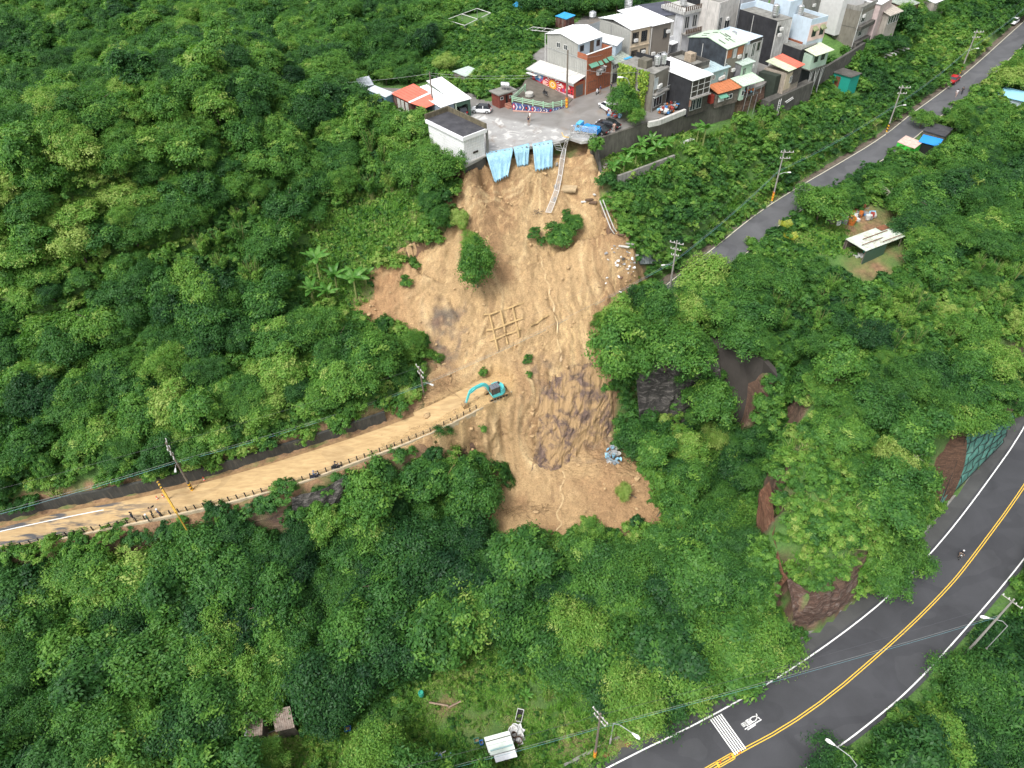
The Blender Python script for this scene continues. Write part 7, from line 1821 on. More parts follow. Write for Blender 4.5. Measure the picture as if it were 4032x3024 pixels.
for k, (X, Y) in enumerate(((2385, 2976), (2474, 2932), (2556, 2889), (2636, 2848))):
 p = at(X, Y, .0); mb_ = MB(p, (.87, .49, 0), (-.49, .87, 0)); mb_.box(-.35, .35, -.22, .22, .10, .13)
 mb_.solo('drain_cover', RUST, ['rusty drain cover beside the striped pole foot', 'rusty drain cover in the shoulder below the curved lamp', 'rusty drain cover halfway along the clearing edge', 'rusty drain cover nearest the feathery trees'][k], 'drain cover', 'drain covers in the road shoulder')
# vehicles
TYRE = flat('tyre_rubber', (.018, .018, .018), .8); RIM = flat('alloy_rim', (.42, .43, .44), .35, .6); CARGL = flat('car_glass', (.02, .024, .03), .08, 0, .8)
RED_L = flat('tail_light', (.35, .01, .01), .3); HEAD_L = flat('head_light', (.75, .77, .8), .2); CHROME = flat('black_trim', (.02, .02, .02))
def wheel(e, c_, r, w, u, v):
 """wheel with its axle along v"""
 mb_ = MB(c_, u, (0, 0, 1), v); mb_.lathe((0, 0, -w / 2), [(r * .72, 0), (r, w * .12), (r, w * .88), (r * .72, w)], 16); t = mb_.build('wheel', TYRE, e)
 mb_ = MB(c_, u, (0, 0, 1), v); mb_.lathe((0, 0, -w / 2 - .01), [(r * .62, 0), (r * .62, w + .02)], 12); link_mesh('rim', mb_.mesh('rim', RIM, False, e['_o']), t)
def car(P0, ang, L, W, Ht, body_m, label, kind='sedan', name='parked_car', roof_m=None, cat='car', group=None):
 """profile-lofted car; ang is the heading of its nose"""
 P0 = np.array(P0, float); u = np.array([math.cos(ang), math.sin(ang), 0]); v = np.array([-u[1], u[0], 0]); e = thing(name, P0, label, cat, group)
 st = [(0, .42, .72, .80), (.04, .28, .84, .92), (.18, .22, .90, 1.0), (.5, .20, .90, 1.0), (.74, .22, .86, 1.0), (.92, .26, .74, .94), (1.0, .40, .60, .80)]
 if kind == 'sedan': st = [(0, .42, .80, .80), (.04, .28, .92, .92), (.2, .22, .93, 1.0), (.5, .20, .92, 1.0), (.72, .22, .90, 1.0), (.92, .26, .76, .93), (1.0, .40, .58, .78)]
 k_ = Ht / 1.45
 V = []; Fs = []
 for (x, z0, z1, hw) in st:
  X = (x - .5) * L; hwm = W / 2 * hw
  V += [(X, -hwm * .93, z0 * k_), (X, -hwm, (z0 * .5 + z1 * .5) * k_), (X, -hwm * .93, z1 * k_ * .98), (X, -hwm * .6, z1 * k_), (X, hwm * .6, z1 * k_), (X, hwm * .93, z1 * k_ * .98), (X, hwm, (z0 * .5 + z1 * .5) * k_), (X, hwm * .93, z0 * k_)]
 n = 8
 for i in range(len(st) - 1):
  for j in range(n):
   Fs.append((i * n + j, i * n + (j + 1) % n, (i + 1) * n + (j + 1) % n, (i + 1) * n + j))
 Fs.append(tuple(range(n))[::-1]); Fs.append(tuple((len(st) - 1) * n + j for j in range(n)))
 mb_ = MB(P0, u, v); mb_.add(V, Fs); b_ = mb_.build('body', body_m, e, smooth=False, bevel=.04)
 if kind == 'sedan': cx = (.13, .27, .60, .76)
 elif kind == 'hatch': cx = (.03, .14, .62, .80)
 else: cx = (.02, .08, .66, .80)
 zb = .90 * k_; zt = Ht
 X0, X1, X2, X3 = [(c_ - .5) * L for c_ in cx]
 mb_ = MB(P0, u, v); hw, ht = W * .46, W * .36
 mb_.hexa([(X0, -hw, zb), (X3, -hw, zb * .98), (X3, hw, zb * .98), (X0, hw, zb)], [(X1, -ht, zt - .05), (X2, -ht, zt - .05), (X2, ht, zt - .05), (X1, ht, zt - .05)]); mb_.build('windows', CARGL, e, bevel=.03)
 mb_ = MB(P0, u, v); mb_.hexa([(X1 - .06, -ht - .03, zt - .06), (X2 + .06, -ht - .03, zt - .06), (X2 + .06, ht + .03, zt - .06), (X1 - .06, ht + .03, zt - .06)], [(X1 + .05, -ht + .06, zt), (X2 - .05, -ht + .06, zt), (X2 - .05, ht - .06, zt), (X1 + .05, ht - .06, zt)]); mb_.build('roof', roof_m or body_m, e)
 for s in (-1, 1):
  xm = (X1 + X2) / 2
  mb_ = MB(P0, u, v); mb_.hexa([(xm - .05, s * hw * 1.005, zb), (xm + .05, s * hw * 1.005, zb), (xm + .05, s * hw * .96, zb), (xm - .05, s * hw * .96, zb)], [(xm - .05, s * (ht + .025), zt - .05), (xm + .05, s * (ht + .025), zt - .05), (xm + .05, s * ht * .95, zt - .05), (xm - .05, s * ht * .95, zt - .05)]); mb_.build('door_pillar', body_m, e)
  mb_ = MB(P0, u, v); mb_.box(X3 - .25, X3 - .1, s * W * .5, s * W * .5 + s * .14, zb, zb + .12); mb_.build('mirror', body_m, e)
  mb_ = MB(P0, u, v); mb_.box(L * .475, L * .505, s * W * .22, s * W * .40, .52 * k_, .66 * k_); mb_.build('headlight', HEAD_L, e)
  mb_ = MB(P0, u, v); mb_.box(-L * .503, -L * .47, s * W * .22, s * W * .42, .62 * k_, .80 * k_); mb_.build('tail_light', RED_L, e)
  for xx in (-.31, .32): wheel(e, P0 + u * L * xx + v * s * W * .44 + np.array([0, 0, .31]), .31, .2, u, v)
 mb_ = MB(P0, u, v); mb_.box(-L * .506, -L * .49, -.26, .26, .48 * k_, .62 * k_); mb_.build('number_plate', FRAMEW, e)
 return e
PW = flat('white_car_paint', (.78, .79, .80), .25); PB = flat('black_car_paint', (.016, .017, .02), .2, 0, .6); PR = flat('red_car_paint', (.42, .012, .02), .25); PG = flat('dark_grey_car_paint', (.07, .075, .08), .3)
car(at(1896, 441, 34), math.radians(168), 3.5, 1.55, 1.35, PW, 'white hatchback with black roof parked beside the garages', 'hatch', roof_m=PB)
q = c1.P(1.75, c1.lv * .5, 34); car(q, math.atan2(c1.u[1], c1.u[0]), 3.9, 1.6, 1.6, PG, 'dark grey car parked inside the long garage', 'suv')
sd_ = math.radians(142)
car(at(2352, 520, 34), sd_, 4.1, 1.6, 1.32, PB, 'black sedan nearest the blue truck', 'sedan', group='black sedans by the retaining wall')
car(at(2395, 500, 34), sd_, 4.1, 1.6, 1.32, PB, 'black sedan on the side of the heap of bikes', 'sedan', group='black sedans by the retaining wall')
car(at(2392, 432, 34), math.radians(118), 3.9, 1.55, 1.4, PW, 'white car half hidden behind the trees by the ivy house', 'hatch')
rd = math.atan2(.70, .71)
p_ = at(3757, 318, 21.3); car(p_ + np.array([-.4, -.4, 0]), rd, 4.2, 1.65, 1.38, PR, 'red car parked against the slope on the hill road', 'sedan')
car(at(3990, 92, 22), math.radians(225), 4.2, 1.7, 1.4, PW, 'white car on the hill road at the top right corner', 'sedan')
car(at(4040, 38, 22.1), math.radians(225), 4.2, 1.7, 1.4, PW, 'white vehicle cut off by the right edge of the picture', 'suv')
TB = flat('truck_blue', (.03, .24, .62), .35); TBL = flat('truck_light_blue', (.10, .42, .75), .35)
P0 = at(2318, 528, 34); an = math.radians(148); u = np.array([math.cos(an), math.sin(an), 0]); v = np.array([-u[1], u[0], 0]); e = thing('blue_truck', P0, 'small blue truck with a light blue cab and loaded tarped bed', 'truck')
mb_ = MB(P0, u, v); mb_.hexa([(1.2, -.78, .45), (2.25, -.78, .45), (2.25, .78, .45), (1.2, .78, .45)], [(1.25, -.7, 1.75), (2.0, -.7, 1.75), (2.0, .7, 1.75), (1.25, .7, 1.75)]); mb_.build('cab', TBL, e, bevel=.05)
mb_ = MB(P0, u, v); mb_.hexa([(2.17, -.62, 1.12), (2.2, -.62, 1.12), (2.2, .62, 1.12), (2.17, .62, 1.12)], [(2.02, -.58, 1.62), (2.06, -.58, 1.62), (2.06, .58, 1.62), (2.02, .58, 1.62)]); mb_.build('windscreen', CARGL, e)
for s in (-1, 1):
 mb_ = MB(P0, u, v); mb_.hexa([(1.35, s * .77, 1.1), (1.95, s * .77, 1.1), (1.95, s * .74, 1.1), (1.35, s * .74, 1.1)], [(1.35, s * .73, 1.55), (1.8, s * .73, 1.55), (1.8, s * .70, 1.55), (1.35, s * .70, 1.55)]); mb_.build('side_window', CARGL, e)
 mb_ = MB(P0, u, v); mb_.box(-1.9, 1.1, s * .8, s * .76, .72, 1.15); mb_.build('bed_side', TB, e)
 mb_ = MB(P0, u, v); mb_.box(2.15, 2.35, s * .9, s * .84, 1.1, 1.4); mb_.build('mirror', TB, e)
 for xx in (-1.2, 1.6): wheel(e, P0 + u * xx + v * s * .68 + np.array([0, 0, .33]), .33, .22, u, v)
mb_ = MB(P0, u, v); mb_.box(-1.9, 2.2, -.5, .5, .4, .55); mb_.build('chassis', CHROME, e)
mb_ = MB(P0, u, v); mb_.box(-1.9, 1.1, -.8, .8, .62, .74); mb_.build('bed', TB, e)
mb_ = MB(P0, u, v); mb_.box(-1.95, -1.88, -.8, .8, .72, 1.15); mb_.build('tailgate', TB, e)
for k in range(4):
 mb_ = MB(P0, u, v); mb_.box(-1.6 + k * .45, -1.6 + k * .45 + .3, -.83, -.805, .78, 1.05); mb_.build('side_plate', FRAMEW, e)
mb_ = MB(P0, u, v); ps = []
gx_, gy_ = 9, 6
for j in range(gy_):
 for i in range(gx_): ps.append((-1.8 + i * 2.8 / (gx_ - 1), -.7 + j * 1.4 / (gy_ - 1), 1.15 + .3 * math.sin(i * 1.1 + j) ** 2 + .15 * math.sin(j * 2.1)))
mb_.add(ps, [(j * gx_ + i, j * gx_ + i + 1, (j + 1) * gx_ + i + 1, (j + 1) * gx_ + i) for j in range(gy_ - 1) for i in range(gx_ - 1)]); mb_.build('tarp_cover', TB, e, smooth=True)
def scooter(P0, ang, label, col=(.04, .04, .045), name='scooter', cat='scooter', group=None, L=1.5):
 P0 = np.array(P0, float); u = np.array([math.cos(ang), math.sin(ang), 0]); v = np.array([-u[1], u[0], 0]); e = thing(name, P0, label, cat, group)
 M_ = flat(f'bike_paint_{int(col[0] * 1000)}_{int(col[1] * 1000)}', col, .3)
 for xx in (-.48, .5): wheel(e, P0 + u * xx * L / 1.5 + np.array([0, 0, .24]), .24, .1, u, v)
 mb_ = MB(P0, u, v); mb_.hexa([(-.62, -.13, .38), (.0, -.14, .28), (.0, .14, .28), (-.62, .13, .38)], [(-.68, -.1, .68), (.0, -.13, .62), (.0, .13, .62), (-.68, .1, .68)]); mb_.build('body', M_, e, bevel=.03)
 mb_ = MB(P0, u, v); mb_.hexa([(-.65, -.12, .68), (.02, -.13, .62), (.02, .13, .62), (-.65, .12, .68)], [(-.6, -.1, .78), (0, -.11, .73), (0, .11, .73), (-.6, .1, .78)]); mb_.build('seat', CHROME, e)
 mb_ = MB(P0, u, v); mb_.hexa([(.0, -.14, .24), (.3, -.14, .24), (.3, .14, .24), (.0, .14, .24)], [(.0, -.14, .3), (.36, -.17, .3), (.36, .17, .3), (.0, .14, .3)]); mb_.build('footboard', CHROME, e)
 mb_ = MB(P0, u, v); mb_.hexa([(.30, -.17, .28), (.44, -.12, .28), (.44, .12, .28), (.30, .17, .28)], [(.25, -.14, .92), (.36, -.08, .92), (.36, .08, .92), (.25, .14, .92)]); mb_.build('leg_shield', M_, e, bevel=.02)
 mb_ = MB(P0, u, v); mb_.tube([(.22, -.32, .98), (.3, 0, .95), (.22, .32, .98)], .02, 5); mb_.build('handlebar', CHROME, e)
 mb_ = MB(P0, u, v); mb_.box(.36, .43, -.07, .07, .74, .88); mb_.build('headlight', HEAD_L, e)
 return e
scooter(at(2146, 374, 34.9), math.radians(120), 'black scooter parked on the terrace in front of the sun mural')
scooter(at(2353, 368, 34), math.radians(240), 'white scooter standing at the red brick house front', (.6, .6, .62))
# people
SKIN = flat('skin', (.40, .23, .15), .6); HAIR = flat('black_hair', (.015, .012, .01), .7)
def body_mesh(J, R, shirt, trousers, skin_m, key):
 """one continuous skinned figure; J joints {name: pos}, edges fixed"""
 names = list(J)
 E_ = [('hip', 'waist'), ('waist', 'chest'), ('chest', 'neck'), ('neck', 'head'), ('head', 'crown')]
 for s in 'lr':
  E_ += [('hip', 'thigh' + s), ('thigh' + s, 'knee' + s), ('knee' + s, 'ankle' + s), ('ankle' + s, 'toe' + s), ('chest', 'shoulder' + s), ('shoulder' + s, 'elbow' + s), ('elbow' + s, 'wrist' + s), ('wrist' + s, 'palm' + s)]
  E_ += [('palm' + s, f'f{k}{s}') for k in range(4)] + [('wrist' + s, 'thumb' + s)]
 me = bpy.data.meshes.new('figure'); me.from_pydata([J[n_] for n_ in names], [(names.index(a), names.index(b_)) for a, b_ in E_], [])
 o = bpy.data.objects.new('figure', me); COL.objects.link(o)
 sk = o.modifiers.new('skin', 'SKIN'); sk.use_smooth_shade = True
 for i, n_ in enumerate(names):
  r = R.get(n_, R.get(n_.rstrip('lr'), .05)); r = .010 if n_[0] == 'f' and n_[1].isdigit() else r
  me.skin_vertices[0].data[i].radius = (r, r if n_ not in ('chest', 'waist', 'hip') else r * .72)
  me.skin_vertices[0].data[i].use_root = (n_ == 'hip')
 sb = o.modifiers.new('sub', 'SUBSURF'); sb.levels = 1; sb.render_levels = 1
 dg = bpy.context.evaluated_depsgraph_get(); ev = o.evaluated_get(dg); m2_ = bpy.data.meshes.new_from_object(ev)
 bpy.data.objects.remove(o)
 m2_.name = 'figure'; m2_.materials.clear()
 for m_ in (skin_m, shirt, trousers): m2_.materials.append(m_)
 hipz = J['hip'][2]; neck = np.array(J['neck'])
 for p in m2_.polygons:
  c_ = np.array(p.center)
  dj = {n_: np.linalg.norm(c_ - np.array(J[n_])) for n_ in names}
  nn = min(dj, key=dj.get)
  if nn[:-1] in ('thigh', 'knee') or nn == 'hip' or (nn[:-1] == 'ankle' and c_[2] > J[nn][2] + .08): p.material_index = 2
  elif nn in ('waist', 'chest') or nn[:-1] in ('shoulder',) or (nn[:-1] == 'elbow' and key.get('long', False)): p.material_index = 1
  elif nn[:-1] in ('toe', 'ankle'): p.material_index = 2
  else: p.material_index = 0
 return m2_
def joints(pose='stand'):
 J = dict(hip=(0, 0, .92), waist=(0, 0, 1.08), chest=(0, 0, 1.33), neck=(0, .0, 1.49), head=(.02, 0, 1.58), crown=(.01, 0, 1.69))
 for s, y in (('l', 1), ('r', -1)):
  J['thigh' + s] = (0, .09 * y, .86); J['knee' + s] = (.03, .10 * y, .48); J['ankle' + s] = (0, .11 * y, .08); J['toe' + s] = (.17, .13 * y, .04)
  J['shoulder' + s] = (0, .19 * y, 1.41); J['elbow' + s] = (-.02, .26 * y, 1.14); J['wrist' + s] = (.10, .25 * y, .92); J['palm' + s] = (.14, .25 * y, .85)
 if pose == 'walk':
  J['kneel'] = (.16, .1, .50); J['anklel'] = (.22, .1, .10); J['toel'] = (.38, .11, .06); J['kneer'] = (-.02, -.1, .48); J['ankler'] = (-.25, -.1, .14); J['toer'] = (-.12, -.11, .04); J['wristl'] = (-.1, .27, .95); J['palml'] = (-.12, .27, .88); J['wristr'] = (.2, -.25, .98); J['palmr'] = (.25, -.24, .93)
 if pose == 'sit':
  J.update(hip=(-.15, 0, .78), waist=(-.14, 0, .94), chest=(-.08, 0, 1.18), neck=(-.03, 0, 1.34), head=(.0, 0, 1.44), crown=(.0, 0, 1.55))
  for s, y in (('l', 1), ('r', -1)):
   J['thigh' + s] = (-.08, .1 * y, .78); J['knee' + s] = (.30, .17 * y, .68); J['ankle' + s] = (.18, .18 * y, .34); J['toe' + s] = (.34, .18 * y, .30)
   J['shoulder' + s] = (-.07, .19 * y, 1.26); J['elbow' + s] = (.10, .27 * y, 1.08); J['wrist' + s] = (.26, .28 * y, 1.0); J['palm' + s] = (.33, .28 * y, 1.0)
 if pose == 'hold':
  J['elbowr'] = (.05, -.27, 1.18); J['wristr'] = (.27, -.16, 1.30); J['palmr'] = (.34, -.13, 1.33); J['elbowl'] = (.05, .27, 1.18); J['wristl'] = (.27, .10, 1.28); J['palml'] = (.34, .07, 1.30)
 for s, y in (('l', 1), ('r', -1)):
  p = np.array(J['palm' + s]); w = np.array(J['wrist' + s]); d = (p - w) / np.linalg.norm(p - w)
  side = np.cross(d, (0, y, 0)); side = side / (np.linalg.norm(side) + 1e-6)
  for k in range(4): J[f'f{k}{s}'] = tuple(p + d * (.075 + .012 * (1.5 - abs(k - 1.4))) + side * (.022 * (k - 1.5)))
  J['thumb' + s] = tuple(w + d * .06 - side * .045)
 return J
RAD = dict(hip=.155, waist=.145, chest=.165, neck=.055, head=.092, crown=.075, thigh=.085, knee=.058, ankle=.042, toe=.035, shoulder=.06, elbow=.042, wrist=.028, palm=.036, thumb=.011)
def person(P0, ang, pose, shirt, trousers, label, hat=None, long=False, group=None, extra=None, sc_=1.0):
 P0 = np.array(P0, float); e = empty('person', tuple(P0), label, 'person', group, ang); e.scale = (sc_,) * 3
 J = joints(pose); ms = flat('cloth_%d_%d_%d' % tuple(int(c_ * 999) for c_ in shirt), shirt, .8); mt = flat('cloth_%d_%d_%d' % tuple(int(c_ * 999) for c_ in trousers), trousers, .8)
 link_mesh('body', body_mesh(J, RAD, ms, mt, SKIN, dict(long=long)), e)
 h = np.array(J['head']); c_ = h + np.array([-.012, 0, .05])
 mb_ = MB(c_); rr = .108 if hat is None else .135
 mb_.lathe((0, 0, -.02), [(rr * .9, -.05), (rr, .0), (rr * .93, .05), (rr * .65, .10), (rr * .2, .125)], 12)
 me = mb_.mesh('helmet' if hat else 'hair', flat('helmet_%d' % int(hat[0] * 99), hat, .3) if hat else HAIR, True); link_mesh('helmet' if hat else 'hair', me, e)
 mb_ = MB(h); mb_.hexa([(.085, -.014, -.02), (.085, .014, -.02), (.10, 0, .02)], [(.125, -.012, -.018), (.125, .012, -.018), (.105, 0, .03)]); link_mesh('nose', mb_.mesh('nose', SKIN), e)
 for y in (-.034, .034):
  mb_ = MB(h + np.array([.082, y, .018])); mb_.lathe((0, 0, -.008), [(.012, 0), (.014, .008), (.012, .016)], 6); link_mesh('eye', mb_.mesh('eye', HAIR), e)
 return e
person(at(2081, 495, 34), math.radians(60), 'stand', (.02, .025, .05), (.30, .20, .14), 'person in dark shirt and shorts standing in the middle of the square')
person(at(2087, 478, 34), math.radians(200), 'stand', (.72, .70, .66), (.45, .38, .30), 'person in white shirt and red cap on the square facing the one in dark', hat=(.40, .05, .05))
person(at(2363, 372, 34), math.radians(150), 'stand', (.06, .07, .20), (.30, .22, .17), 'person in navy shirt standing by the white scooter')
person(at(2406, 362, 34), math.radians(250), 'stand', (.03, .035, .06), (.05, .05, .06), 'person in dark clothes in the lane between the brick house and the ivy house')
person(at(2252, 533, 34), math.radians(180), 'stand', (.18, .2, .25), (.10, .10, .12), 'person in pale cap behind the wire fence at the broken corner', hat=(.6, .6, .62))
person(at(2417, 522, 34), math.radians(90), 'stand', (.52, .34, .28), (.45, .33, .28), 'person in pinkish clothes standing at the wall by the black sedans')
person(at(3762, 382, 20.9), math.radians(225), 'walk', (.68, .66, .68), (.45, .32, .28), 'person in white shirt with a maroon bag walking on the hill road')
person(at(3784, 373, 20.9), math.radians(45), 'walk', (.02, .02, .025), (.02, .02, .025), 'person all in black walking on the hill road', long=True)
person(at(530, 2047, 10.9), math.radians(190), 'stand', (.04, .06, .08), (.03, .03, .04), 'person in dark jacket at the valley side of the muddy road, leftmost', long=True)
cm = person(at(603, 2030, 11), math.radians(60), 'hold', (.36, .25, .16), (.06, .06, .05), 'person in tan shirt holding up a film camera on the muddy road', long=True)
mb_ = MB((.42, -.02, 1.30)); mb_.box(-.15, .2, -.08, .08, -.06, .12); mb_.tube([(.2, 0, .03), (.33, 0, .03)], .05, 8); fc = at(603, 2030, 11)
o = link_mesh('film_camera', mb_.mesh('film_camera', CHROME), None, tuple(fc)); o.rotation_euler = (0, 0, math.radians(60)); tag(o, 'black film camera held up by the person in the tan shirt', 'camera')
person(at(590, 2056, 11), math.radians(60), 'stand', (.06, .12, .09), (.05, .06, .05), 'person in white helmet and green vest next to the one with the camera', hat=(.75, .76, .78), long=True)
person(at(634, 2035, 11), math.radians(230), 'stand', (.05, .06, .10), (.04, .04, .05), 'person in white helmet and dark vest nearest the height bar', hat=(.74, .76, .78), long=True)
def rider(X, Y, z, ang, lab_p, lab_s, shirt, hat, col, sc_name='motorbike', trousers=(.04, .04, .05)):
 p = at(X, Y, z); scooter(p, ang, lab_s, col, sc_name, 'motorbike')
 return person(p, ang, 'sit', shirt, trousers, lab_p, hat=hat, long=True)
rider(1243, 1883, 11.9, math.radians(20), 'rider in blue grey top on the motorbike further left by the rail', 'motorbike of the left rider by the black post rail', (.10, .14, .22), (.2, .2, .25), (.05, .05, .08))
rider(1327, 1846, 12.0, math.radians(20), 'rider in black and white top by the rail, nearer the excavator', 'motorbike of the right rider by the black post rail', (.05, .05, .06), (.02, .02, .02), (.02, .02, .025))
rider(3778, 2192, 0, math.radians(233), 'rider with white helmet and bare arms on the dark curved road', 'black motorbike riding down the dark curved road', (.025, .03, .045), (.7, .7, .72), (.03, .035, .04), trousers=(.25, .19, .15))
# cones, signs and the height bar on the muddy road
def cone(P0, label):
 e = thing('traffic_cone', P0, label, 'traffic cone', 'traffic cones on the muddy road'); OR = flat('cone_orange', (.72, .085, .03), .5)
 MB(P0).box(-.2, .2, -.2, .2, 0, .05).build('base', OR, e)
 mb_ = MB(P0); mb_.lathe((0, 0, .05), [(.15, 0), (.085, .38), (.03, .75)], 12); mb_.build('cone_body', OR, e)
 mb_ = MB(P0); mb_.lathe((0, 0, .05), [(.118, .22), (.085, .40)], 12); mb_.build('white_band', FRAMEW, e)
for X, Y, z, lb in ((622, 1967, 11, 'orange cone left of the yellow height bar, at the end of the white line'), (645, 1960, 11, 'orange cone close beside the yellow height bar'), (806, 1893, 11.3, 'orange cone at the foot of the black wall right of the utility pole')): cone(at(X, Y, z), lb)
a = at(612, 1925, 11.0); b_ = at(700, 2092, 11.0)
e = thing('height_bar', a, 'yellow steel height limit bar spanning the muddy road', 'height barrier')
hh = 3.9; YB = mat('dirty_yellow_paint', (.50, .30, .05), .6, .3, 2)
tA = np.array([a[0], a[1], a[2] + hh]);
a = at(621, 1897, 14.9); b_ = at(694, 2018, 14.9); a0 = np.array([a[0], a[1], 10.9]); b0 = np.array([b_[0], b_[1], 10.5])
mb_ = MB(); mb_.tube([tuple(a), tuple(b_)], .15, 6); mb_.build('beam', YB, e)
d_ = (b_ - a) / np.linalg.norm(b_ - a)
for k in range(3): mb_ = MB(); mb_.tube([tuple(a + d_ * (.25 + k * .6)), tuple(a + d_ * (.5 + k * .6))], .16, 6); mb_.build('black_band', STRIPE_K, e)
for p, q in ((a, a0), (b_, b0)): mb_ = MB(); mb_.tube([tuple(p), tuple(q)], .09, 6); mb_.build('post', YB, e)
P0 = at(176, 2012, 10.6); e = thing('warning_sign', P0, 'red bordered triangular warning sign on a striped post at the left wall end', 'traffic sign')
mb_ = MB(P0); mb_.tube([(0, 0, -.2), (0, 0, 2.4)], .05, 6); mb_.build('post', GALV, e)
for k in range(5): mb_ = MB(P0); mb_.tube([(0, 0, .3 + k * .3), (0, 0, .6 + k * .3)], .075, 8); mb_.build('band', STRIPE_Y if k % 2 else STRIPE_K, e)
mb_ = MB(P0, (.9, -.4, 0), (.4, .9, 0)); tri = [(-.5, 1.9), (.5, 1.9), (0, 2.75)]; mb_.hexa([(x, -.09, z) for x, z in tri], [(x, -.06, z) for x, z in tri]); mb_.build('sign_border', flat('sign_red', (.6, .03, .05)), e)
mb_ = MB(P0, (.9, -.4, 0), (.4, .9, 0)); mb_.hexa([(x * .6, -.11, 2.18 + (z - 2.18) * .6) for x, z in tri], [(x * .6, -.095, 2.18 + (z - 2.18) * .6) for x, z in tri]); mb_.build('sign_face', FRAMEW, e)
# the excavator
EX = at(1955, 1556, 12.6); an = math.radians(207); TQ = flat('excavator_turquoise', (.10, .52, .52), .4); TQD = mat('mud_caked_steel', (.33, .22, .11), .85, .4, 3, .4, (.08, .06, .04)); CABR = flat('cab_roof_grey', (.13, .145, .17), .5)
e = thing('excavator', EX, 'turquoise excavator with black roofed cab digging on the mud covered road', 'excavator')
tu = np.array([math.cos(math.radians(25)), math.sin(math.radians(25)), 0]); tv = np.array([-tu[1], tu[0], 0])
for s in (-1, 1):
 mb_ = MB(EX + tv * s * .78, tu, tv); pr = [(-1.25, 0), (1.25, 0), (1.55, .22), (1.45, .52), (1.1, .62), (-1.1, .62), (-1.45, .52), (-1.55, .22)]
 mb_.hexa([(x, -.2, z) for x, z in pr], [(x, .2, z) for x, z in pr]); t_ = mb_.build('track', TQD, e)
 for k in range(6):
  mb_ = MB(EX + tv * s * .78 + tu * (-1.15 + k * .46) + np.array([0, 0, .3]), tu, (0, 0, 1), tv); mb_.lathe((0, 0, -.22), [(.2, 0), (.2, .44)], 10); link_mesh('roller', mb_.mesh('roller', CHROME, False, e['_o']), t_)
mb_ = MB(EX, tu, tv); mb_.box(-.9, .9, -.6, .6, .35, .75); mb_.build('undercarriage', TQD, e)
mb_ = MB(EX, tu, tv); mb_.hexa([(1.7, -1.15, .1), (1.8, -1.15, .1), (1.8, 1.15, .1), (1.7, 1.15, .1)], [(1.72, -1.15, .55), (1.8, -1.15, .55), (1.8, 1.15, .55), (1.72, 1.15, .55)]); mb_.build('dozer_blade', TQD, e)
u = np.array([math.cos(an), math.sin(an), 0]); v = np.array([-u[1], u[0], 0])
mb_ = MB(EX, u, v); ho = [(1.0, -1.05), (1.0, 1.05), (-.5, 1.1), (-1.0, .85), (-1.3, .35), (-1.35, 0), (-1.3, -.35), (-1.0, -.85), (-.5, -1.1)]
mb_.hexa([(x, y, .78) for x, y in ho], [(x, y, 1.05) for x, y in ho]); mb_.build('turntable_deck', TQ, e)
mb_ = MB(EX, u, v); h2 = [(.1, -1.02), (.1, .0), (.1, .0), (-.2, 1.05), (-.8, .95), (-1.2, .4), (-1.28, 0), (-1.2, -.4), (-.9, -.85), (-.4, -1.05)]
h2 = [(.3, -1.05), (.3, -.35), (-.25, -.3), (-.25, 1.08), (-.8, .93), (-1.15, .42), (-1.25, 0), (-1.15, -.45), (-.85, -.9), (-.35, -1.08)]
mb_.hexa([(x, y, 1.05) for x, y in h2], [(x * .94, y * .94, 1.72) for x, y in h2]); mb_.build('engine_cover', TQ, e, bevel=.06)
mb_ = MB(EX, u, v); mb_.box(-.85, -.4, -.75, -.3, 1.72, 1.76); mb_.build('engine_grille', CHROME, e)
cx0, cx1, cy0, cy1 = -.15, 1.15, .08, 1.05
mb_ = MB(EX, u, v); mb_.box(cx0, cx1, cy0, cy1, 1.05, 1.35); mb_.build('cab_base', TQ, e)
mb_ = MB(EX, u, v); mb_.box(cx0 + .03, cx1 - .03, cy0 + .03, cy1 - .03, 1.35, 2.55); mb_.build('cab_glass', flat('cab_glass', (.05, .065, .07), .1, 0, .8), e)
for x in (cx0, cx1 - .07, .45):
 for y in (cy0, cy1 - .07): mb_ = MB(EX, u, v); mb_.box(x, x + .07, y, y + .07, 1.35, 2.56); mb_.build('cab_pillar', CHROME, e)
mb_ = MB(EX, u, v); mb_.hexa([(cx0 - .05, cy0 - .05, 2.56), (cx1 + .06, cy0 - .05, 2.56), (cx1 + .06, cy1 + .05, 2.56), (cx0 - .05, cy1 + .05, 2.56)], [(cx0, cy0, 2.66), (cx1, cy0, 2.66), (cx1, cy1, 2.66), (cx0, cy1, 2.66)]); mb_.build('cab_roof', CABR, e, bevel=.03)
for x in (cx0 + .42, cx0 + .84): mb_ = MB(EX, u, v); mb_.box(x, x + .03, cy0 + .05, cy1 - .05, 2.66, 2.69); mb_.build('roof_rib', CHROME, e)
def beam(name, pts, w0, w1, m, yy=-.22, th=.16):
 for i in range(len(pts) - 1):
  a_, c_ = np.array(pts[i], float), np.array(pts[i + 1], float); d = (c_ - a_) / np.linalg.norm(c_ - a_); n_ = np.array([-d[1], d[0]])
  wa = w0 + (w1 - w0) * i / (len(pts) - 1); wb = w0 + (w1 - w0) * (i + 1) / (len(pts) - 1)
  q = [a_ - n_ * wa, c_ - n_ * wb, c_ + n_ * wb, a_ + n_ * wa]
  mb_ = MB(EX, u, v); mb_.hexa([(x, yy - th, z) for x, z in q], [(x, yy + th, z) for x, z in q]); mb_.build(name, m, e)
beam('boom', [(.7, 1.15), (1.45, 2.55), (1.95, 2.95)], .20, .24, TQ); beam('boom', [(1.95, 2.95), (3.05, 2.85), (3.95, 2.35)], .24, .15, TQ)
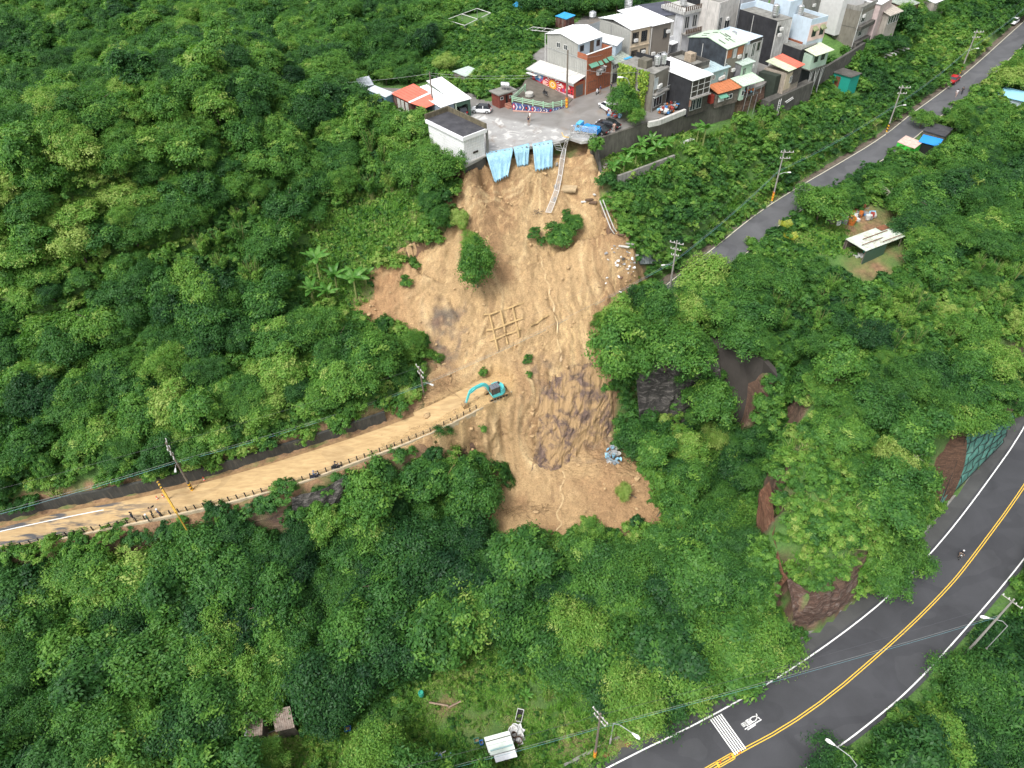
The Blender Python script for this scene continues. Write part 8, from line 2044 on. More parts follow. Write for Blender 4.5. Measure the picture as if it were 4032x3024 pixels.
mb_ = MB(EX, u, v); mb_.tube([(1.0, -.22, .95), (1.7, -.22, 2.2)], .07, 6); mb_.build('boom_cylinder', GALV, e)
mb_ = MB(EX, u, v); mb_.tube([(2.1, -.22, 3.28), (3.5, -.22, 3.08), (4.15, -.22, 2.75)], .06, 6); mb_.build('arm_cylinder', TQ, e)
beam('arm', [(3.75, 2.75), (4.15, 2.25), (4.75, .75)], .20, .10, TQ, th=.12)
beam('link', [(4.5, 1.15), (4.85, .95), (4.95, .6)], .06, .06, GALV, th=.1)
mb_ = MB(EX, u, v); bk_ = [(4.65, .75), (5.05, .80), (5.4, .45), (5.3, -.05), (4.95, -.2), (4.6, 0)]
for y in (-.62, .15): mb_.hexa([(x, y, z) for x, z in bk_], [(x, y + .04, z) for x, z in bk_])
for (a_, c_) in ((1, 2), (2, 3), (3, 4), (0, 1)):
 (x0, z0), (x1, z1) = bk_[a_], bk_[c_]; mb_.hexa([(x0, -.62, z0), (x1, -.62, z1), (x1, -.62, z1 - .05), (x0, -.62, z0 - .05)], [(x0, .19, z0), (x1, .19, z1), (x1, .19, z1 - .05), (x0, .19, z0 - .05)])
tag(mb_.build('bucket', TQD, e))
# tarps, fallen fence, wreckage at the broken edge
TARP = None
m, nt, b = new_mat('blue_white_striped_tarp')
v_ = world_vec(nt); w = nt.nodes.new('ShaderNodeTexWave'); w.wave_type = 'BANDS'; w.bands_direction = 'X'; w.inputs['Scale'].default_value = 2.2; w.inputs['Distortion'].default_value = .6; nt.links.new(v_, w.inputs['Vector'])
c = ramp(nt, w.outputs['Fac'], [(.35, (.24, .48, .64)), (.5, (.52, .68, .76)), (.7, (.32, .56, .70))]); bump(nt, b, tex_noise(nt, 2.2, 5, .7, v_, 1.5), .7, .25)
nn = ramp(nt, tex_noise(nt, 1.2, 5, .6, v_), [(.35, (.8, .85, .9)), (.7, (1.15, 1.1, 1.05))])
nt.links.new(mix(nt, c, nn, 1.0, 'MULTIPLY'), b.inputs['Base Color']); b.inputs['Roughness'].default_value = .38; TARP = m
def tarp(label, top, bot, seed, flap=.9, deep=.25):
 r = random.Random(seed); nx, ny = 28, 22
 T0, T1 = [np.array(at(X, Y, 34.05)) for X, Y in top]
 B0, B1 = [shit(X, Y) + np.array([0, -.3, .15]) for X, Y, z in bot]
 V = []; Fs = []
 inward = np.array([-.1, 1, 0])
 for j in range(ny):
  for i in range(nx):
   s = i / (nx - 1)
   if j < 5:
    t = j / 5; p = T0 * (1 - s) + T1 * s + inward * flap * (1 - t) + np.array([0, 0, .03 + .05 * abs(math.sin(i * 1.7 + j))])
   else:
    t = (j - 5) / (ny - 6); sc2 = s
    e0 = T0 * (1 - t) + B0 * t; e1 = T1 * (1 - t) + B1 * t
    p = e0 * (1 - sc2) + e1 * sc2
    fold = math.sin(s * 17 + seed + 1.5 * t) * .07 * min(1, t * 2) * .7 + math.sin(s * 7 + seed * 2 - t) * .16 * t + math.sin(s * 31 + seed * 5 + t * 4) * .03 + r.uniform(-.02, .02)
    p = p + np.array([fold * .2, -.25 * min(1, t * 6) - abs(fold) * 1.0, -.35 * math.sin(math.pi * s) * math.sin(math.pi * min(1, t)) * deep])
    if t > .95: p = p + np.array([0, 0, .25 * math.sin(i * 1.3 + seed)])
   V.append(tuple(p))
 for j in range(ny - 1):
  for i in range(nx - 1): Fs.append((j * nx + i, j * nx + i + 1, (j + 1) * nx + i + 1, (j + 1) * nx + i))
 mb_ = MB(); mb_.add(V, Fs); o = mb_.solo('tarpaulin', TARP, label, 'tarpaulin', 'blue tarpaulins over the broken edge', smooth=True)
 sm_ = o.modifiers.new('thickness', 'SOLIDIFY'); sm_.thickness = .02
 rk = MB()
tarp('long blue white tarpaulin hanging nearest the guard house', [(1915, 612), (2020, 592)], [(1947, 715, 29.8), (1999, 690, 30.3)], 1)
tarp('short blue white tarpaulin hanging in the middle of the broken edge', [(2024, 591), (2085, 575)], [(2036, 652, 31.5), (2079, 645, 31.5)], 2)
tarp('blue white tarpaulin hanging nearest the fallen fence', [(2098, 578), (2177, 562)], [(2107, 670, 30.9), (2175, 655, 31.0)], 3)
for k in range(16):
 X = 1920 + k * 17; Y = 604 - (k * 17) * .165; p = at(X, Y, 34.1); mb_ = MB(p); s = rng.uniform(.10, .18)
 mb_.lathe((0, 0, -.02), [(s * .8, 0), (s, s * .4), (s * .7, s * .8), (s * .2, s)], 7); mb_.solo('weight_stone', CONC, 'small dark stone weighing down the tarpaulins along the edge', 'stone', 'stones weighing down the tarpaulins')
MESHM = bpy.data.materials.new('chain_link'); MESHM.use_nodes = True; nt = MESHM.node_tree; b = nt.nodes['Principled BSDF']; b.inputs['Base Color'].default_value = (.5, .5, .5, 1); b.inputs['Roughness'].default_value = .5
vv = nt.nodes.new('ShaderNodeNewGeometry'); w1 = nt.nodes.new('ShaderNodeTexWave'); w1.inputs['Scale'].default_value = 2.4; w1.bands_direction = 'DIAGONAL'; nt.links.new(vv.outputs['Position'], w1.inputs['Vector'])
rr_ = ramp(nt, w1.outputs['Fac'], [(.62, (.10, .10, .10)), (.8, (.75, .75, .75))]); nt.links.new(rr_, b.inputs['Alpha'])
fe = thing('wire_fence', at(2290, 560, 34), 'wire mesh fence cage on steel posts at the broken corner behind the truck', 'fence')
fp = [at(2245, 545, 34), at(2287, 545, 34), at(2314, 550, 34), at(2347, 549, 34)]
for k, p in enumerate(fp):
 mb_ = MB(); mb_.tube([tuple(p), tuple(p + np.array([0, 0, 2.1]))], .045, 6); mb_.build('post', GALV, fe)
for zz in (.05, 1.0, 2.08):
 mb_ = MB(); mb_.tube([tuple(p + np.array([0, 0, zz])) for p in fp], .03, 5); mb_.build('rail', GALV, fe)
for a, b_ in zip(fp[:-1], fp[1:]):
 MB().add([tuple(a), tuple(b_), tuple(b_ + np.array([0, 0, 2.05])), tuple(a + np.array([0, 0, 2.05]))], [(0, 1, 2, 3)]).build('mesh_panel', MESHM, fe)
he = thing('hanging_fence', at(2240, 545, 34), 'twisted strip of wire fence hanging down the bare slope from the corner', 'fence')
hp = [at(2243, 538, 35.2), at(2235, 560, 33.9)] + [shit(X, Y) + np.array([0, -.15, .35]) for X, Y in ((2228, 600), (2222, 640), (2212, 700), (2200, 760), (2185, 810), (2170, 848))]
hq = [p + np.array([dx, 0, dz]) for p, dx, dz in zip(hp, (.5, -.35, -.45, -.7, -.6, -.7, -.8, -.9), (.1, .3, .35, .4, .35, .3, .25, .1))]
mb_ = MB(); mb_.tube([tuple(p) for p in hp], .045, 5); mb_.build('rail', FRAMEW, he)
mb_ = MB(); mb_.tube([tuple(p) for p in hq], .045, 5); mb_.build('rail', FRAMEW, he)
for a, b_ in zip(hp[1::1], hq[1::1]): mb_ = MB(); mb_.tube([tuple(a), tuple(b_)], .04, 5); mb_.build('post', FRAMEW, he)
n_ = len(hp); mb_ = MB(); mb_.add([tuple(p) for p in hp] + [tuple(q) for q in hq], [(i, i + 1, n_ + i + 1, n_ + i) for i in range(n_ - 1)]); mb_.build('mesh_panel', MESHM, he)
for k, (X, Y) in enumerate(((2192, 655), (2186, 740), (2183, 790))):
 p = shit(X, Y); mb_ = MB(p, (.8, .2, .3), (-.2, .9, .1)); mb_.lathe((0, 0, 0), [(.15, 0), (.28, .1), (.3, .35), (.18, .5)], 8); mb_.solo('concrete_footing', CONC, ['concrete post footing hanging below the broken edge', 'concrete post footing halfway down the fallen fence', 'concrete post footing near the end of the fallen fence'][k], 'footing', 'torn out fence footings')
ga = [at(2180, 566, 34.2), at(2203, 560, 34.1), shit(2215, 606) + np.array([0, -.1, .4]), shit(2190, 598) + np.array([0, -.1, .4])]
e = thing('gate_frame', ga[0], 'broken white steel gate frame tipping over the edge beside the right tarpaulin', 'gate')
for i in range(4): mb_ = MB(); mb_.tube([tuple(ga[i]), tuple(ga[(i + 1) % 4])], .05, 5); mb_.build('frame_bar', FRAMEW, e)
for t in (.35, .7): mb_ = MB(); mb_.tube([tuple(ga[0] * (1 - t) + ga[3] * t), tuple(ga[1] * (1 - t) + ga[2] * t)], .04, 5); mb_.build('frame_bar', FRAMEW, e)
mb_ = MB(); mb_.tube([tuple(at(2212, 522, 34.1)), tuple(at(2220, 538, 34.1)), tuple(at(2240, 541, 34.1))], .06, 6); mb_.solo('bent_pipe', flat('yellow_pipe', (.75, .48, .12)), 'bent yellow pipe lying on the square near the corner', 'pipe')
mb_ = MB(at(1918, 541, 34.02), (.9, .2, 0), (-.2, .9, 0)); mb_.hexa([(-.3, -.2, 0), (.3, -.15, 0), (.35, .2, 0), (-.2, .25, 0)], [(-.15, -.1, .15), (.2, -.1, .22), (.2, .1, .12), (-.1, .1, .18)]); mb_.solo('plastic_bag', FRAMEW, 'crumpled white bag lying on the square beside the guard house', 'bag')
def slab_piece(X, Y, L, W, T, ang, m, name, label, cat, tilt=.3, group=None):
 p = shit(X, Y); u = np.array([math.cos(ang), math.sin(ang), -tilt * math.sin(ang)]); v2 = np.array([-math.sin(ang), math.cos(ang), tilt * math.cos(ang) * 1.2])
 mb_ = MB(p + np.array([0, 0, .05]), u, v2); mb_.hexa([(-L / 2, -W / 2, 0), (L * .45, -W / 2, 0), (L / 2, W * .4, 0), (-L * .4, W / 2, 0)], [(-L / 2, -W / 2, T), (L * .45, -W / 2, T), (L / 2, W * .4, T), (-L * .4, W / 2, T)])
 return mb_.solo(name, m, label, cat, group)
slab_piece(2240, 752, 2.6, 1.2, .3, -.25, mat('muddy_slab', (.36, .27, .16), .9, .3, 2), 'concrete_slab', 'large broken slab half buried high on the bare slope', 'slab')
BRD = mat('old_boards', (.11, .07, .045), .9, .4, 2)
for k, (X, Y, L, W, an_, c_) in enumerate(((2320, 790, 1.6, .4, .3, BRD), (2335, 800, 1.3, .5, -.4, BRD), (2300, 797, 1.2, .25, .2, FRAMEW), (2340, 770, .5, .4, .8, FRAMEW), (2432, 925, 2.2, .35, -.7, BRD), (2450, 975, 2.4, .3, -.6, CONC_L), (2475, 965, 1.8, .25, -.6, CONC), (2455, 1020, 2.0, .3, 1.2, CONC_D), (2505, 1010, 1.2, .5, .9, CONC_L))):
 slab_piece(X, Y, L, W, .12, an_, c_, 'plank', ['dark board on top of the debris by the right edge', 'wide dark board beside the upper debris', 'white batten in the upper debris', 'white sheet scrap at the upper right edge', 'dark beam lying along the right edge of the slide', 'long pale beam among the lower debris', 'grey beam at the lower right rim', 'dark bent gutter in the lower right debris', 'pale panel leaning at the lower right rim'][k], 'debris')
r_ = random.Random(4); cnt = 0
se = thing('scattered_rubble', shit(2450, 1050), 'white and grey scraps of rubble strewn over the right side of the slide', 'rubble');
for k in range(60):
 X, Y = r_.gauss(2470, 45), r_.gauss(1040, 45)
 if X > 2540 or X < 2380: continue
 p = shit(X, Y); s = r_.uniform(.10, .34); mb_ = MB(p + np.array([0, 0, .05]), (math.cos(k), math.sin(k), .2), (-math.sin(k), math.cos(k), .3)); mb_.hexa([(-s, -s * .5, 0), (s, -s * .6, 0), (s * .8, s * .5, 0), (-s * .7, s * .6, 0)], [(-s * .7, -s * .4, s * .5), (s * .7, -s * .4, s * .4), (s * .5, s * .4, s * .5), (-s * .5, s * .4, s * .3)]); mb_.build('scrap', jc[[0, 3, 0, 5][k % 4]], se)
STONE = mat('earthy_stone', (.42, .29, .155), .9, .25, 3)
SM = []
for k in range(5):
 r2_ = random.Random(k); bm = bmesh.new(); bmesh.ops.create_icosphere(bm, subdivisions=1, radius=1)
 for v_ in bm.verts: v_.co *= r2_.uniform(.7, 1.15); v_.co.z *= .65
 me = bpy.data.meshes.new('stone'); bm.to_mesh(me); bm.free(); me.materials.append(STONE); SM.append(me)
PTS = []
for k in range(900):
 X, Y = r_.uniform(1450, 2600), r_.uniform(640, 2120); d0 = ray(X, Y); p = shit(X, Y)
 if not in_poly(np.array([p[0]]), np.array([p[1]]), SLIDE)[0]: continue
 s = .05 + .22 * r_.random() ** 3 + .4 * r_.random() ** 14; PTS.append((p, s))
PTS.sort(key=lambda q: -q[1])
for k, (p, s) in enumerate(PTS[:90]):
 o = link_mesh('stone', SM[k % 5], None, tuple(p + np.array([0, 0, s * .3]))); o.scale = (s * r_.uniform(.8, 1.5), s, s); o.rotation_euler = (0, 0, k); tag(o, 'ochre stone lying loose on the bare earth of the slide', 'stone', 'loose stones on the slide')
small = MB()
for p, s in PTS[90:]:
 a_ = r_.uniform(0, 3); small.lathe(tuple(p), [(s * .8, 0), (s, s * .4), (s * .5, s * .8)], 5)
o = small.build('rubble', STONE); tag(o, 'small stones scattered all over the bare earth', 'stones', kind='stuff')
gf = thing('slope_grid', shit(1990, 1290), 'mud covered concrete lattice beams showing through the middle of the slide', 'slope grid'); GFM = mat('muddy_beam', (.42, .29, .14), .9, .25, 2)
for (a_, b2) in (((1928, 1240), (1962, 1385)), ((1972, 1225), (2000, 1360)), ((2018, 1205), (2045, 1330)), ((1905, 1250), (2060, 1195)), ((1915, 1310), (2060, 1255)), ((1930, 1345), (2050, 1300)), ((2090, 1290), (2160, 1240))):
 p, q = shit(*a_), shit(*b2); pp = [tuple(shit(a_[0] + (b2[0] - a_[0]) * t, a_[1] + (b2[1] - a_[1]) * t) + np.array([0, -.05, .12])) for t in np.linspace(0, 1, 7)]
 mb_ = MB(); mb_.tube(pp, .17, 4); mb_.build('beam', GFM, gf)
ch = thing('drain_channel', shit(2440, 880), 'broken concrete drain channel running down the right rim of the slide', 'drain')
for off in (0, .55):
 pp = [at(X + off * 22, Y - off * 6, z) for X, Y, z in ((2362, 790, 28.6), (2385, 850, 27.2), (2405, 900, 26), (2436, 905 + 40, 24.4), (2452, 925 + 45, 23.6))]
 mb_ = MB(); mb_.tube([tuple(p) for p in pp], .10, 4); mb_.build('channel_wall', CONC_L, ch)
ws = [shit(X, Y) for X, Y in ((2128, 1010), (2140, 1060), (2155, 1110), (2165, 1160), (2178, 1210), (2190, 1260), (2192, 1310), (2200, 1350), (2205, 1400), (2210, 1440))]
ws2 = [shit(X, Y) for X, Y in ((2214, 1860), (2222, 1890), (2208, 1930), (2216, 1960), (2205, 2000), (2190, 2040), (2212, 2060), (2195, 2090))]
STR = mat('muddy_water', (.50, .36, .19), .12, .15, 1.5, spec=.7)
for w_ in (ws, ws2):
 w_ = smooth_line(w_, .4, 1); w_ = [np.array([p[0] + .18 * math.sin(i * 1.1), p[1], slz(p[0], p[1]) + .04]) for i, p in enumerate(w_)]
 mb_ = MB(); line_strip(mb_, w_, .2, .01); tag(mb_.build('muddy_stream', STR), kind='structure')
def brush(X, Y, n, L, label, seed=0, on=None, m=None, z=None):
 r = random.Random(seed); p = (shit(X, Y) if z is None else at(X, Y, z)); e = thing('branch_heap', p, label, 'branches')
 for k in range(n):
  a = r.uniform(0, 6.28); l = L * r.uniform(.4, 1.1); s = p + np.array([r.gauss(0, L * .5), r.gauss(0, L * .4), .1 + r.uniform(0, .4)]); q = s + np.array([math.cos(a) * l, math.sin(a) * l * .8, r.uniform(-.3, .5)]); mmid = (s + q) / 2 + np.array([r.uniform(-.2, .2), r.uniform(-.2, .2), r.uniform(0, .4)])
  mb_ = MB(); mb_.tube([tuple(s), tuple(mmid), tuple(q)], r.uniform(.03, .08), 4, .015); mb_.build('branch', m or MUDB, e)
 return e
MUDB = mat('muddy_wood', (.25, .165, .085), .9, .4, 3)
brush(2000, 2020, 26, 2.6, 'muddy branches washed down to the foot of the slide, leftmost heap', 1); brush(2130, 2010, 22, 2.4, 'tangle of muddy roots beside the stream at the foot of the slide', 2); brush(1730, 1790, 26, 2.4, 'muddy branches hanging below the post rail', 3); brush(1760, 1530, 20, 2.2, 'uprooted brush beside the road left of the excavator', 4)
brush(2110, 1760, 12, 1.2, 'root tangle caught on the cliff below the road', 5); brush(1650, 1560, 16, 2.0, 'dead branches at the foot of the leaning pole', 6); brush(2120, 840, 14, 1.0, 'dark root ball under the fallen fence', 7, m=BARK); brush(1980, 1310, 10, 1.5, 'hanging roots at the lattice beams', 8); brush(2110, 1690, 8, 1.6, 'thin logs stuck on the cliff face', 9)
junk(shit(2365, 1775), (1, .25, .1), (.3, -1, 0), 2.2, 3.2, 34, 'heap of torn grey and blue plastic sheeting at the right foot of the slide', 'trash_heap', 'rubbish', 11, .2, .9, [jc[3], jc[4], jc[0], flat('junk_lead', (.22, .28, .32)), CONC_L, flat('junk_lead', (.22, .28, .32))], .4)
# banana plants
def banana_leaf_mesh(L=2.0, W=.30, n=7, seed=0):
 r = random.Random(seed); V = []; Fs = []
 for i in range(n + 1):
  t = i / n; x = L * (t * .92); z = L * (.50 * t - .62 * t * t); w = W * math.sin(math.pi * min(1, t * .93 + .07)) ** .6 * (1 if i < n else .1)
  V += [(x, -w, z - w * .45), (x, 0, z), (x, w, z - w * .45)]
 for i in range(n):
  b_ = i * 3; Fs += [(b_, b_ + 1, b_ + 4, b_ + 3), (b_ + 1, b_ + 2, b_ + 5, b_ + 4)]
 me = bpy.data.meshes.new('leaf'); me.from_pydata(V, [], Fs); a = me.attributes.new('lv', 'FLOAT', 'FACE'); a.data.foreach_set('value', np.array([r.random() for _ in Fs], np.float32)); me.materials.append(BANANA); return me
BL = [banana_leaf_mesh(2.0, .32, 7, 1), banana_leaf_mesh(1.7, .26, 6, 2)]
STEMB = mat('banana_stem', (.22, .26, .09), .6, .3, 2)
def banana(P0, h, nl, label, group, seed=0, s=1.0):
 r = random.Random(seed); e = empty('banana_plant', tuple(float(c_) for c_ in P0), label, 'banana plant', group); e.scale = (s,) * 3
 mb_ = MB(); mb_.tube([(0, 0, -.3), (.05, 0, h * .5), (.1, .05, h)], .13, 7, .07); link_mesh('stem', mb_.mesh('stem', STEMB), e)
 for k in range(nl):
  o = link_mesh('leaf', BL[k % 2], e, (.08, .04, h - .1 + r.uniform(-.15, .1))); o.rotation_euler = (r.uniform(-.2, .2), -r.uniform(.15, .9), k * 2.4 + r.uniform(-.3, .3)); o['tint'] = r.uniform(.3, .8)
BANS = [(1262, 1105, 21.5, 2.6, 9, 1.1), (1330, 1150, 21, 2.2, 8, 1.0), (1405, 1175, 20.5, 2.4, 9, 1.1), (1295, 1200, 20, 1.8, 8, .9), (1235, 1185, 20, 1.8, 8, .9), (1445, 1130, 21, 1.8, 7, .8)]
for k, (X, Y, z, h, n_, s) in enumerate(BANS):
 p = hit(X, Y); banana(p, h, n_, 'broad leaved banana plant on the open slope left of the slide', 'banana plants left of the slide', k, s * 1.35)
for k, (X, Y) in enumerate(((2410, 690), (2455, 675), (2500, 655), (2540, 640), (2580, 620), (2520, 610), (2470, 630), (2620, 605), (2560, 595))):
 p = at(X, Y, 29.6); banana(p, 1.5 + .3 * (k % 3), 9, 'banana plant in the dense row on the terrace below the tall retaining wall', 'banana plants on the terrace right of the slide', 20 + k, 1.0)
for k, (X, Y, lb) in enumerate(((2742, 560, 'tall slim banana plant before the tall wall, the left one of the pair'), (2768, 566, 'tall slim banana plant before the tall wall, the right one of the pair'), (3640, 1010, 'taller banana plant right of the open shed'), (3585, 1045, 'lower banana plant right of the open shed'), (2072, 2745, 'young banana plant at the upper right of the clearing'), (1330, 120, 'banana plant far back left of the scaffold frame'))):
 p = at(X, Y, 29.6) if k < 2 else hit(X, Y); banana(p, (2.6, 2.6, 2.0, 1.4, .7, 2)[k], 7, lb, None, 40 + k, (1, 1.1, 1, .9, .65, 1.2)[k])
# singular trees and shrubs
def special(name, X, Y, kind, scl, tint, label, z=None, lift_=0, base='slide', cat='tree', sx=1.0, sz=1.0, tilt=0):
 p = (shit(X, Y) if base == 'slide' else hit(X, Y)) if z is None else at(X, Y, z)
 e = make_tree(kind, tuple(p), scl, X * .01, tint, label, None, name); e.scale = (scl * sx, scl * sx, scl * sz); e.rotation_euler[1] = tilt
 return e
special('leaning_tree', 1880, 1125, 1, 1.0, .48, 'tall bushy tree left standing on the upper left of the bare slide', sx=.88, sz=1.35)
special('bushy_tree', 1860, 1010, 5, .62, .70, 'light green tree top behind the bushy tree on the slide', sz=1.1)
special('round_tree', 2215, 975, 2, .78, .46, 'round dark green tree standing alone on the upper right of the slide', sz=.8)
special('round_tree', 2260, 905, 2, .55, .45, 'smaller dark tree joined to the round tree on the slide', sz=.7)
special('young_tree', 1740, 730, 1, .9, .55, 'large leaved tree in front of the white guard house', base='g', sz=1.2)
special('young_tree', 1655, 560, 0, .9, .62, 'bright green tree between the guard house and the red roofed shed', base='g')
special('feathery_tree', 2700, 2710, 5, 1.6, .66, 'big feathery light green tree left of the rocky spur by the dark road', z=-.3, sz=.9)
special('feathery_tree', 2930, 2610, 5, 1.45, .62, 'feathery light green tree nearest the rocky spur beside the dark road', z=-.3, sz=.9)
for k, (X, Y, s) in enumerate(((3450, 2310, .9), (3530, 2225, .9), (3420, 2230, .8))): special('verge_tree', X, Y, k, s, .45 + .05 * k, ['leafy tree at the foot of the knoll overhanging the dark road, lower one', 'leafy tree overhanging the inside of the curve below the brown rock', 'smaller tree on the knoll foot right of the rocky spur'][k], z=.4 if k < 2 else 3, sz=1.1)
special('feathery_tree', 2480, 2830, 5, 1.35, .74, 'smaller pale feathery tree right of the clearing', z=-.5)
special('feathery_tree', 1500, 3080, 5, 1.35, .68, 'feathery yellow green tree at the bottom edge left of the clearing', z=-2)
special('feathery_tree', 1060, 3010, 5, .8, .66, 'small pale feathery tree in front of the rusty roofs', z=-1.5)
special('overhanging_tree', 2420, 1460, 0, 1.45, .52, 'big leafy tree spreading over the right edge of the slide', z=13.6, sz=1.1)
special('overhanging_tree', 2620, 1450, 1, 1.35, .50, 'big broad tree hanging over the dark rock face', z=14.2)
special('overhanging_tree', 2790, 1640, 0, 1.15, .48, 'leafy tree before the left side of the gully wall', z=5.5, sz=1.1)
special('yellow_green_tree', 2760, 1180, 1, 1.25, .78, 'bright yellow green tree beside the end of the hill road', z=15.6)
special('roadside_tree', 3215, 870, 1, 1.15, .58, 'broad tree overhanging the hill road above the open shed', z=18.2)
special('roadside_tree', 3620, 505, 3, .7, .62, 'small bright tree beside the tarp covered stall', z=20.3)
special('street_tree', 2440, 460, 0, .85, .42, 'dark leafy tree growing before the ivy covered house', z=34, sz=1.0)
special('street_tree', 2500, 485, 1, .5, .62, 'small light green tree at the retaining wall below the ivy house', z=34)
special('bank_tree', 1830, 1960, 2, 1.0, .40, 'dark blue green tree at the lower left edge of the slide', base='g', sz=1.3)
special('bank_tree', 1870, 2010, 1, 1.2, .38, 'spreading dark tree below the post rail, right beside the slide foot', base='g', sz=1.1)
special('bank_tree', 1500, 2030, 0, 1.25, .52, 'bright leafy tree reaching up over the post rail', base='g', sz=1.2)
special('shed_tree', 1050, 2790, 1, .75, .6, 'leafy tree overhanging the rusty roofs at the lower left', z=-1.7)
for k, (X, Y, s_t) in enumerate(((1560, 1310, .6), (1670, 1440, .55), (1640, 1540, .5), (1960, 2090, .6), (2330, 2090, .6), (2500, 1960, .5), (1930, 1900, .6), (2400, 1290, .5), (1790, 860, .5), (1730, 1760, .6), (2590, 2030, .5))): special('toppled_tree', X, Y, k % 6, s_t, [.3, .6, .92][k % 3], 'toppled muddy tree lying along the torn edge of the slide', tilt=[1.1, -1.0][k % 2])['group'] = 'toppled trees along the slide edge'
rb = random.Random(8)
for k in range(34):
 X, Y = [(rb.uniform(2440, 2530), rb.uniform(1430, 1740)), (rb.uniform(2985, 3080), rb.uniform(1480, 1900)), (rb.uniform(2960, 3010), rb.uniform(1980, 2400))][k % 3]
 copy_tree(SHO[k % 3].parent, tuple(hit(X, Y)), k * 1.1, rb.uniform(.8, 1.5), 'bush clinging to the steep gully sides right of the slide', 'bushes on the gully sides')
special('yellow_tree', 330, 1010, 1, .95, .95, 'vivid yellow green tree standing out on the left hillside', base='g')
special('brown_tree', 1755, 300, 5, .7, .92, 'yellowish brown leaved tree behind the shed row', base='g')
for k, (X, Y, s, tn, lb) in enumerate(((2080, 1420, .55, .45, 'fallen green branch lying on the earth above the road'), (2085, 1480, .4, .45, 'lower tuft of fallen leaves above the cliff edge'), (1905, 1470, .5, .4, 'crushed shrub in the mud beside the excavator'), (2130, 960, .6, .35, 'narrow dark shrub below the fence end on the slide'), (1600, 1120, .8, .5, 'shrub clump on the left part of the slide'), (1640, 1060, .6, .5, 'small bush at the left rim of the slide'), (2230, 850, .6, .45, 'leafy shrub above the round tree on the slide'), (1900, 1690, .6, .5, 'shrub under the end of the post rail'), (2405, 1290, .9, .5, 'green bush at the right edge of the slide by the road end'), (2560, 1130, .9, .4, 'dark bush where the hill road is cut off'), (2380, 1530, .9, .5, 'bush hanging on the rock at the right of the cliff'), (2440, 1480, 1.2, .45, 'bush on the rim between ochre cliff and dark rock face'), (2460, 1580, 1.1, .55, 'creeper clump halfway down between the cliff and dark rock face'), (2470, 1690, 1.1, .4, 'bush at the foot of the dark rock face, beside the plastic heap'), (3060, 1560, 1.4, .5, 'bush over the upper right corner of the gully wall'), (3040, 1680, 1.5, .45, 'bush beside the lower right corner of the gully wall'), (1560, 1330, 1.2, .5, 'bush at the ragged left lobe of the slide'), (1700, 960, 1.1, .5, 'bush behind the bushy tree at the left rim'))):
 e = copy_tree(SHO[k % 3].parent, tuple(shit(X, Y)), k * 1.1, s, lb, None)
 if 'group' in e: del e['group']
# sheds in the clearings
OLDROOF = mat('weathered_mint_tin', (.52, .58, .50), .55, .2, 1.5, .5, (.26, .18, .12), streak=False)
s1 = Bld('open_shed', 'open sided shed with pale rust streaked tin roof in the junk strewn clearing', (3410, 988), (3328, 945), (3566, 930), 19.3, 17, 'shed')
s1.sheet([(s1.lu, s1.lv, 19.55), (s1.lu, 0, 19.5), (0, 0, 19.25), (0, s1.lv, 19.3)], OLDROOF, pitch=.35)
mbx = s1.mb(); mbx.box(s1.lu - 1.2, s1.lu + .02, s1.lv - 2.2, s1.lv - .2, 19.6, 19.63); mbx.build('rusty_sheet', RUST, s1.e)
for (x0, x1, y0, y1) in ((1.2, 1.3, .4, 5), (2.4, 2.5, 2, 7.5), (.3, .4, 4, 8.2)): s1.box('roof_bar', RUST, x0, x1, y0, y1, 19.58, 19.68)
for x in (.2, s1.lu - .3):
 for y in (.3, s1.lv * .5, s1.lv - .4): s1.box('post', WOODP, x, x + .12, y, y + .12, 15.8, 19.25)
s1.box('tarp_side', flat('dark_green_tarp', (.05, .10, .07)), .02, .08, .2, s1.lv * .55, 16.4, 18.9); s1.box('back_board', mat('shack_boards', (.14, .12, .10)), s1.lu - .1, s1.lu, 0, s1.lv, 16.3, 19.2)
s1.box('table', WOODP, 1, 2.2, s1.lv - 3, s1.lv - 1, 17.0, 17.1)
junk(hit(3290, 900), (1, .3, 0), (-.2, 1, 0), 8, 6, 80, 'planks, white panels and rags strewn behind the open shed', 'junk_pile', 'junk', 21, .4, 1.5, jc + [WOODP, CONC_L, jc[0]], .4)
junk(hit(3350, 1025), (1, .2, 0), (0, 1, 0), 6, 1.5, 16, 'white buckets and green bags lined up in front of the open shed', 'junk_pile', 'junk', 22, .4, .8, [jc[0], jc[0], flat('junk_green', (.04, .40, .28)), jc[3]], .1)
junk(m6.P(-1.3, .1, 34.1) , -m6.u, m6.v, 1.6, 4.6, 70, 'big heap of colourful household junk on the wall before the ivy house', 'junk_pile', 'junk', 23, .2, .7, jc, .9)
junk(at(2395, 470, 34), (1, -.1, 0), (-.2, 1, 0), 2.6, 3.2, 24, 'old bikes, boards and boxes heaped beside the black sedans', 'junk_pile', 'junk', 24, .25, .8, jc, .5)
junk(at(2640, 580, 29.8), (.9, .45, 0), (-.3, .6, 0), 5, .6, 20, 'row of white pots and tubs along the banana terrace', 'plant_pots', 'pots', 25, .25, .45, [jc[0], CONC_L, jc[0]], .1)
junk(at(3115, 395, 28.8), (.9, .3, 0), (-.2, .8, 0), 2.4, .8, 18, 'white stones and pots at the foot of the slatted shack', 'plant_pots', 'pots', 26, .2, .4, [jc[0], CONC_L], .1)
junk(at(2375, 660, 30), (.3, -.4, -.3), (.5, .3, 0), 1.5, 1.2, 16, 'bundled poles and scrap at the corner of the banana terrace', 'junk_pile', 'junk', 27, .2, .5, [CONC_L, jc[5], jc[3]], .4)
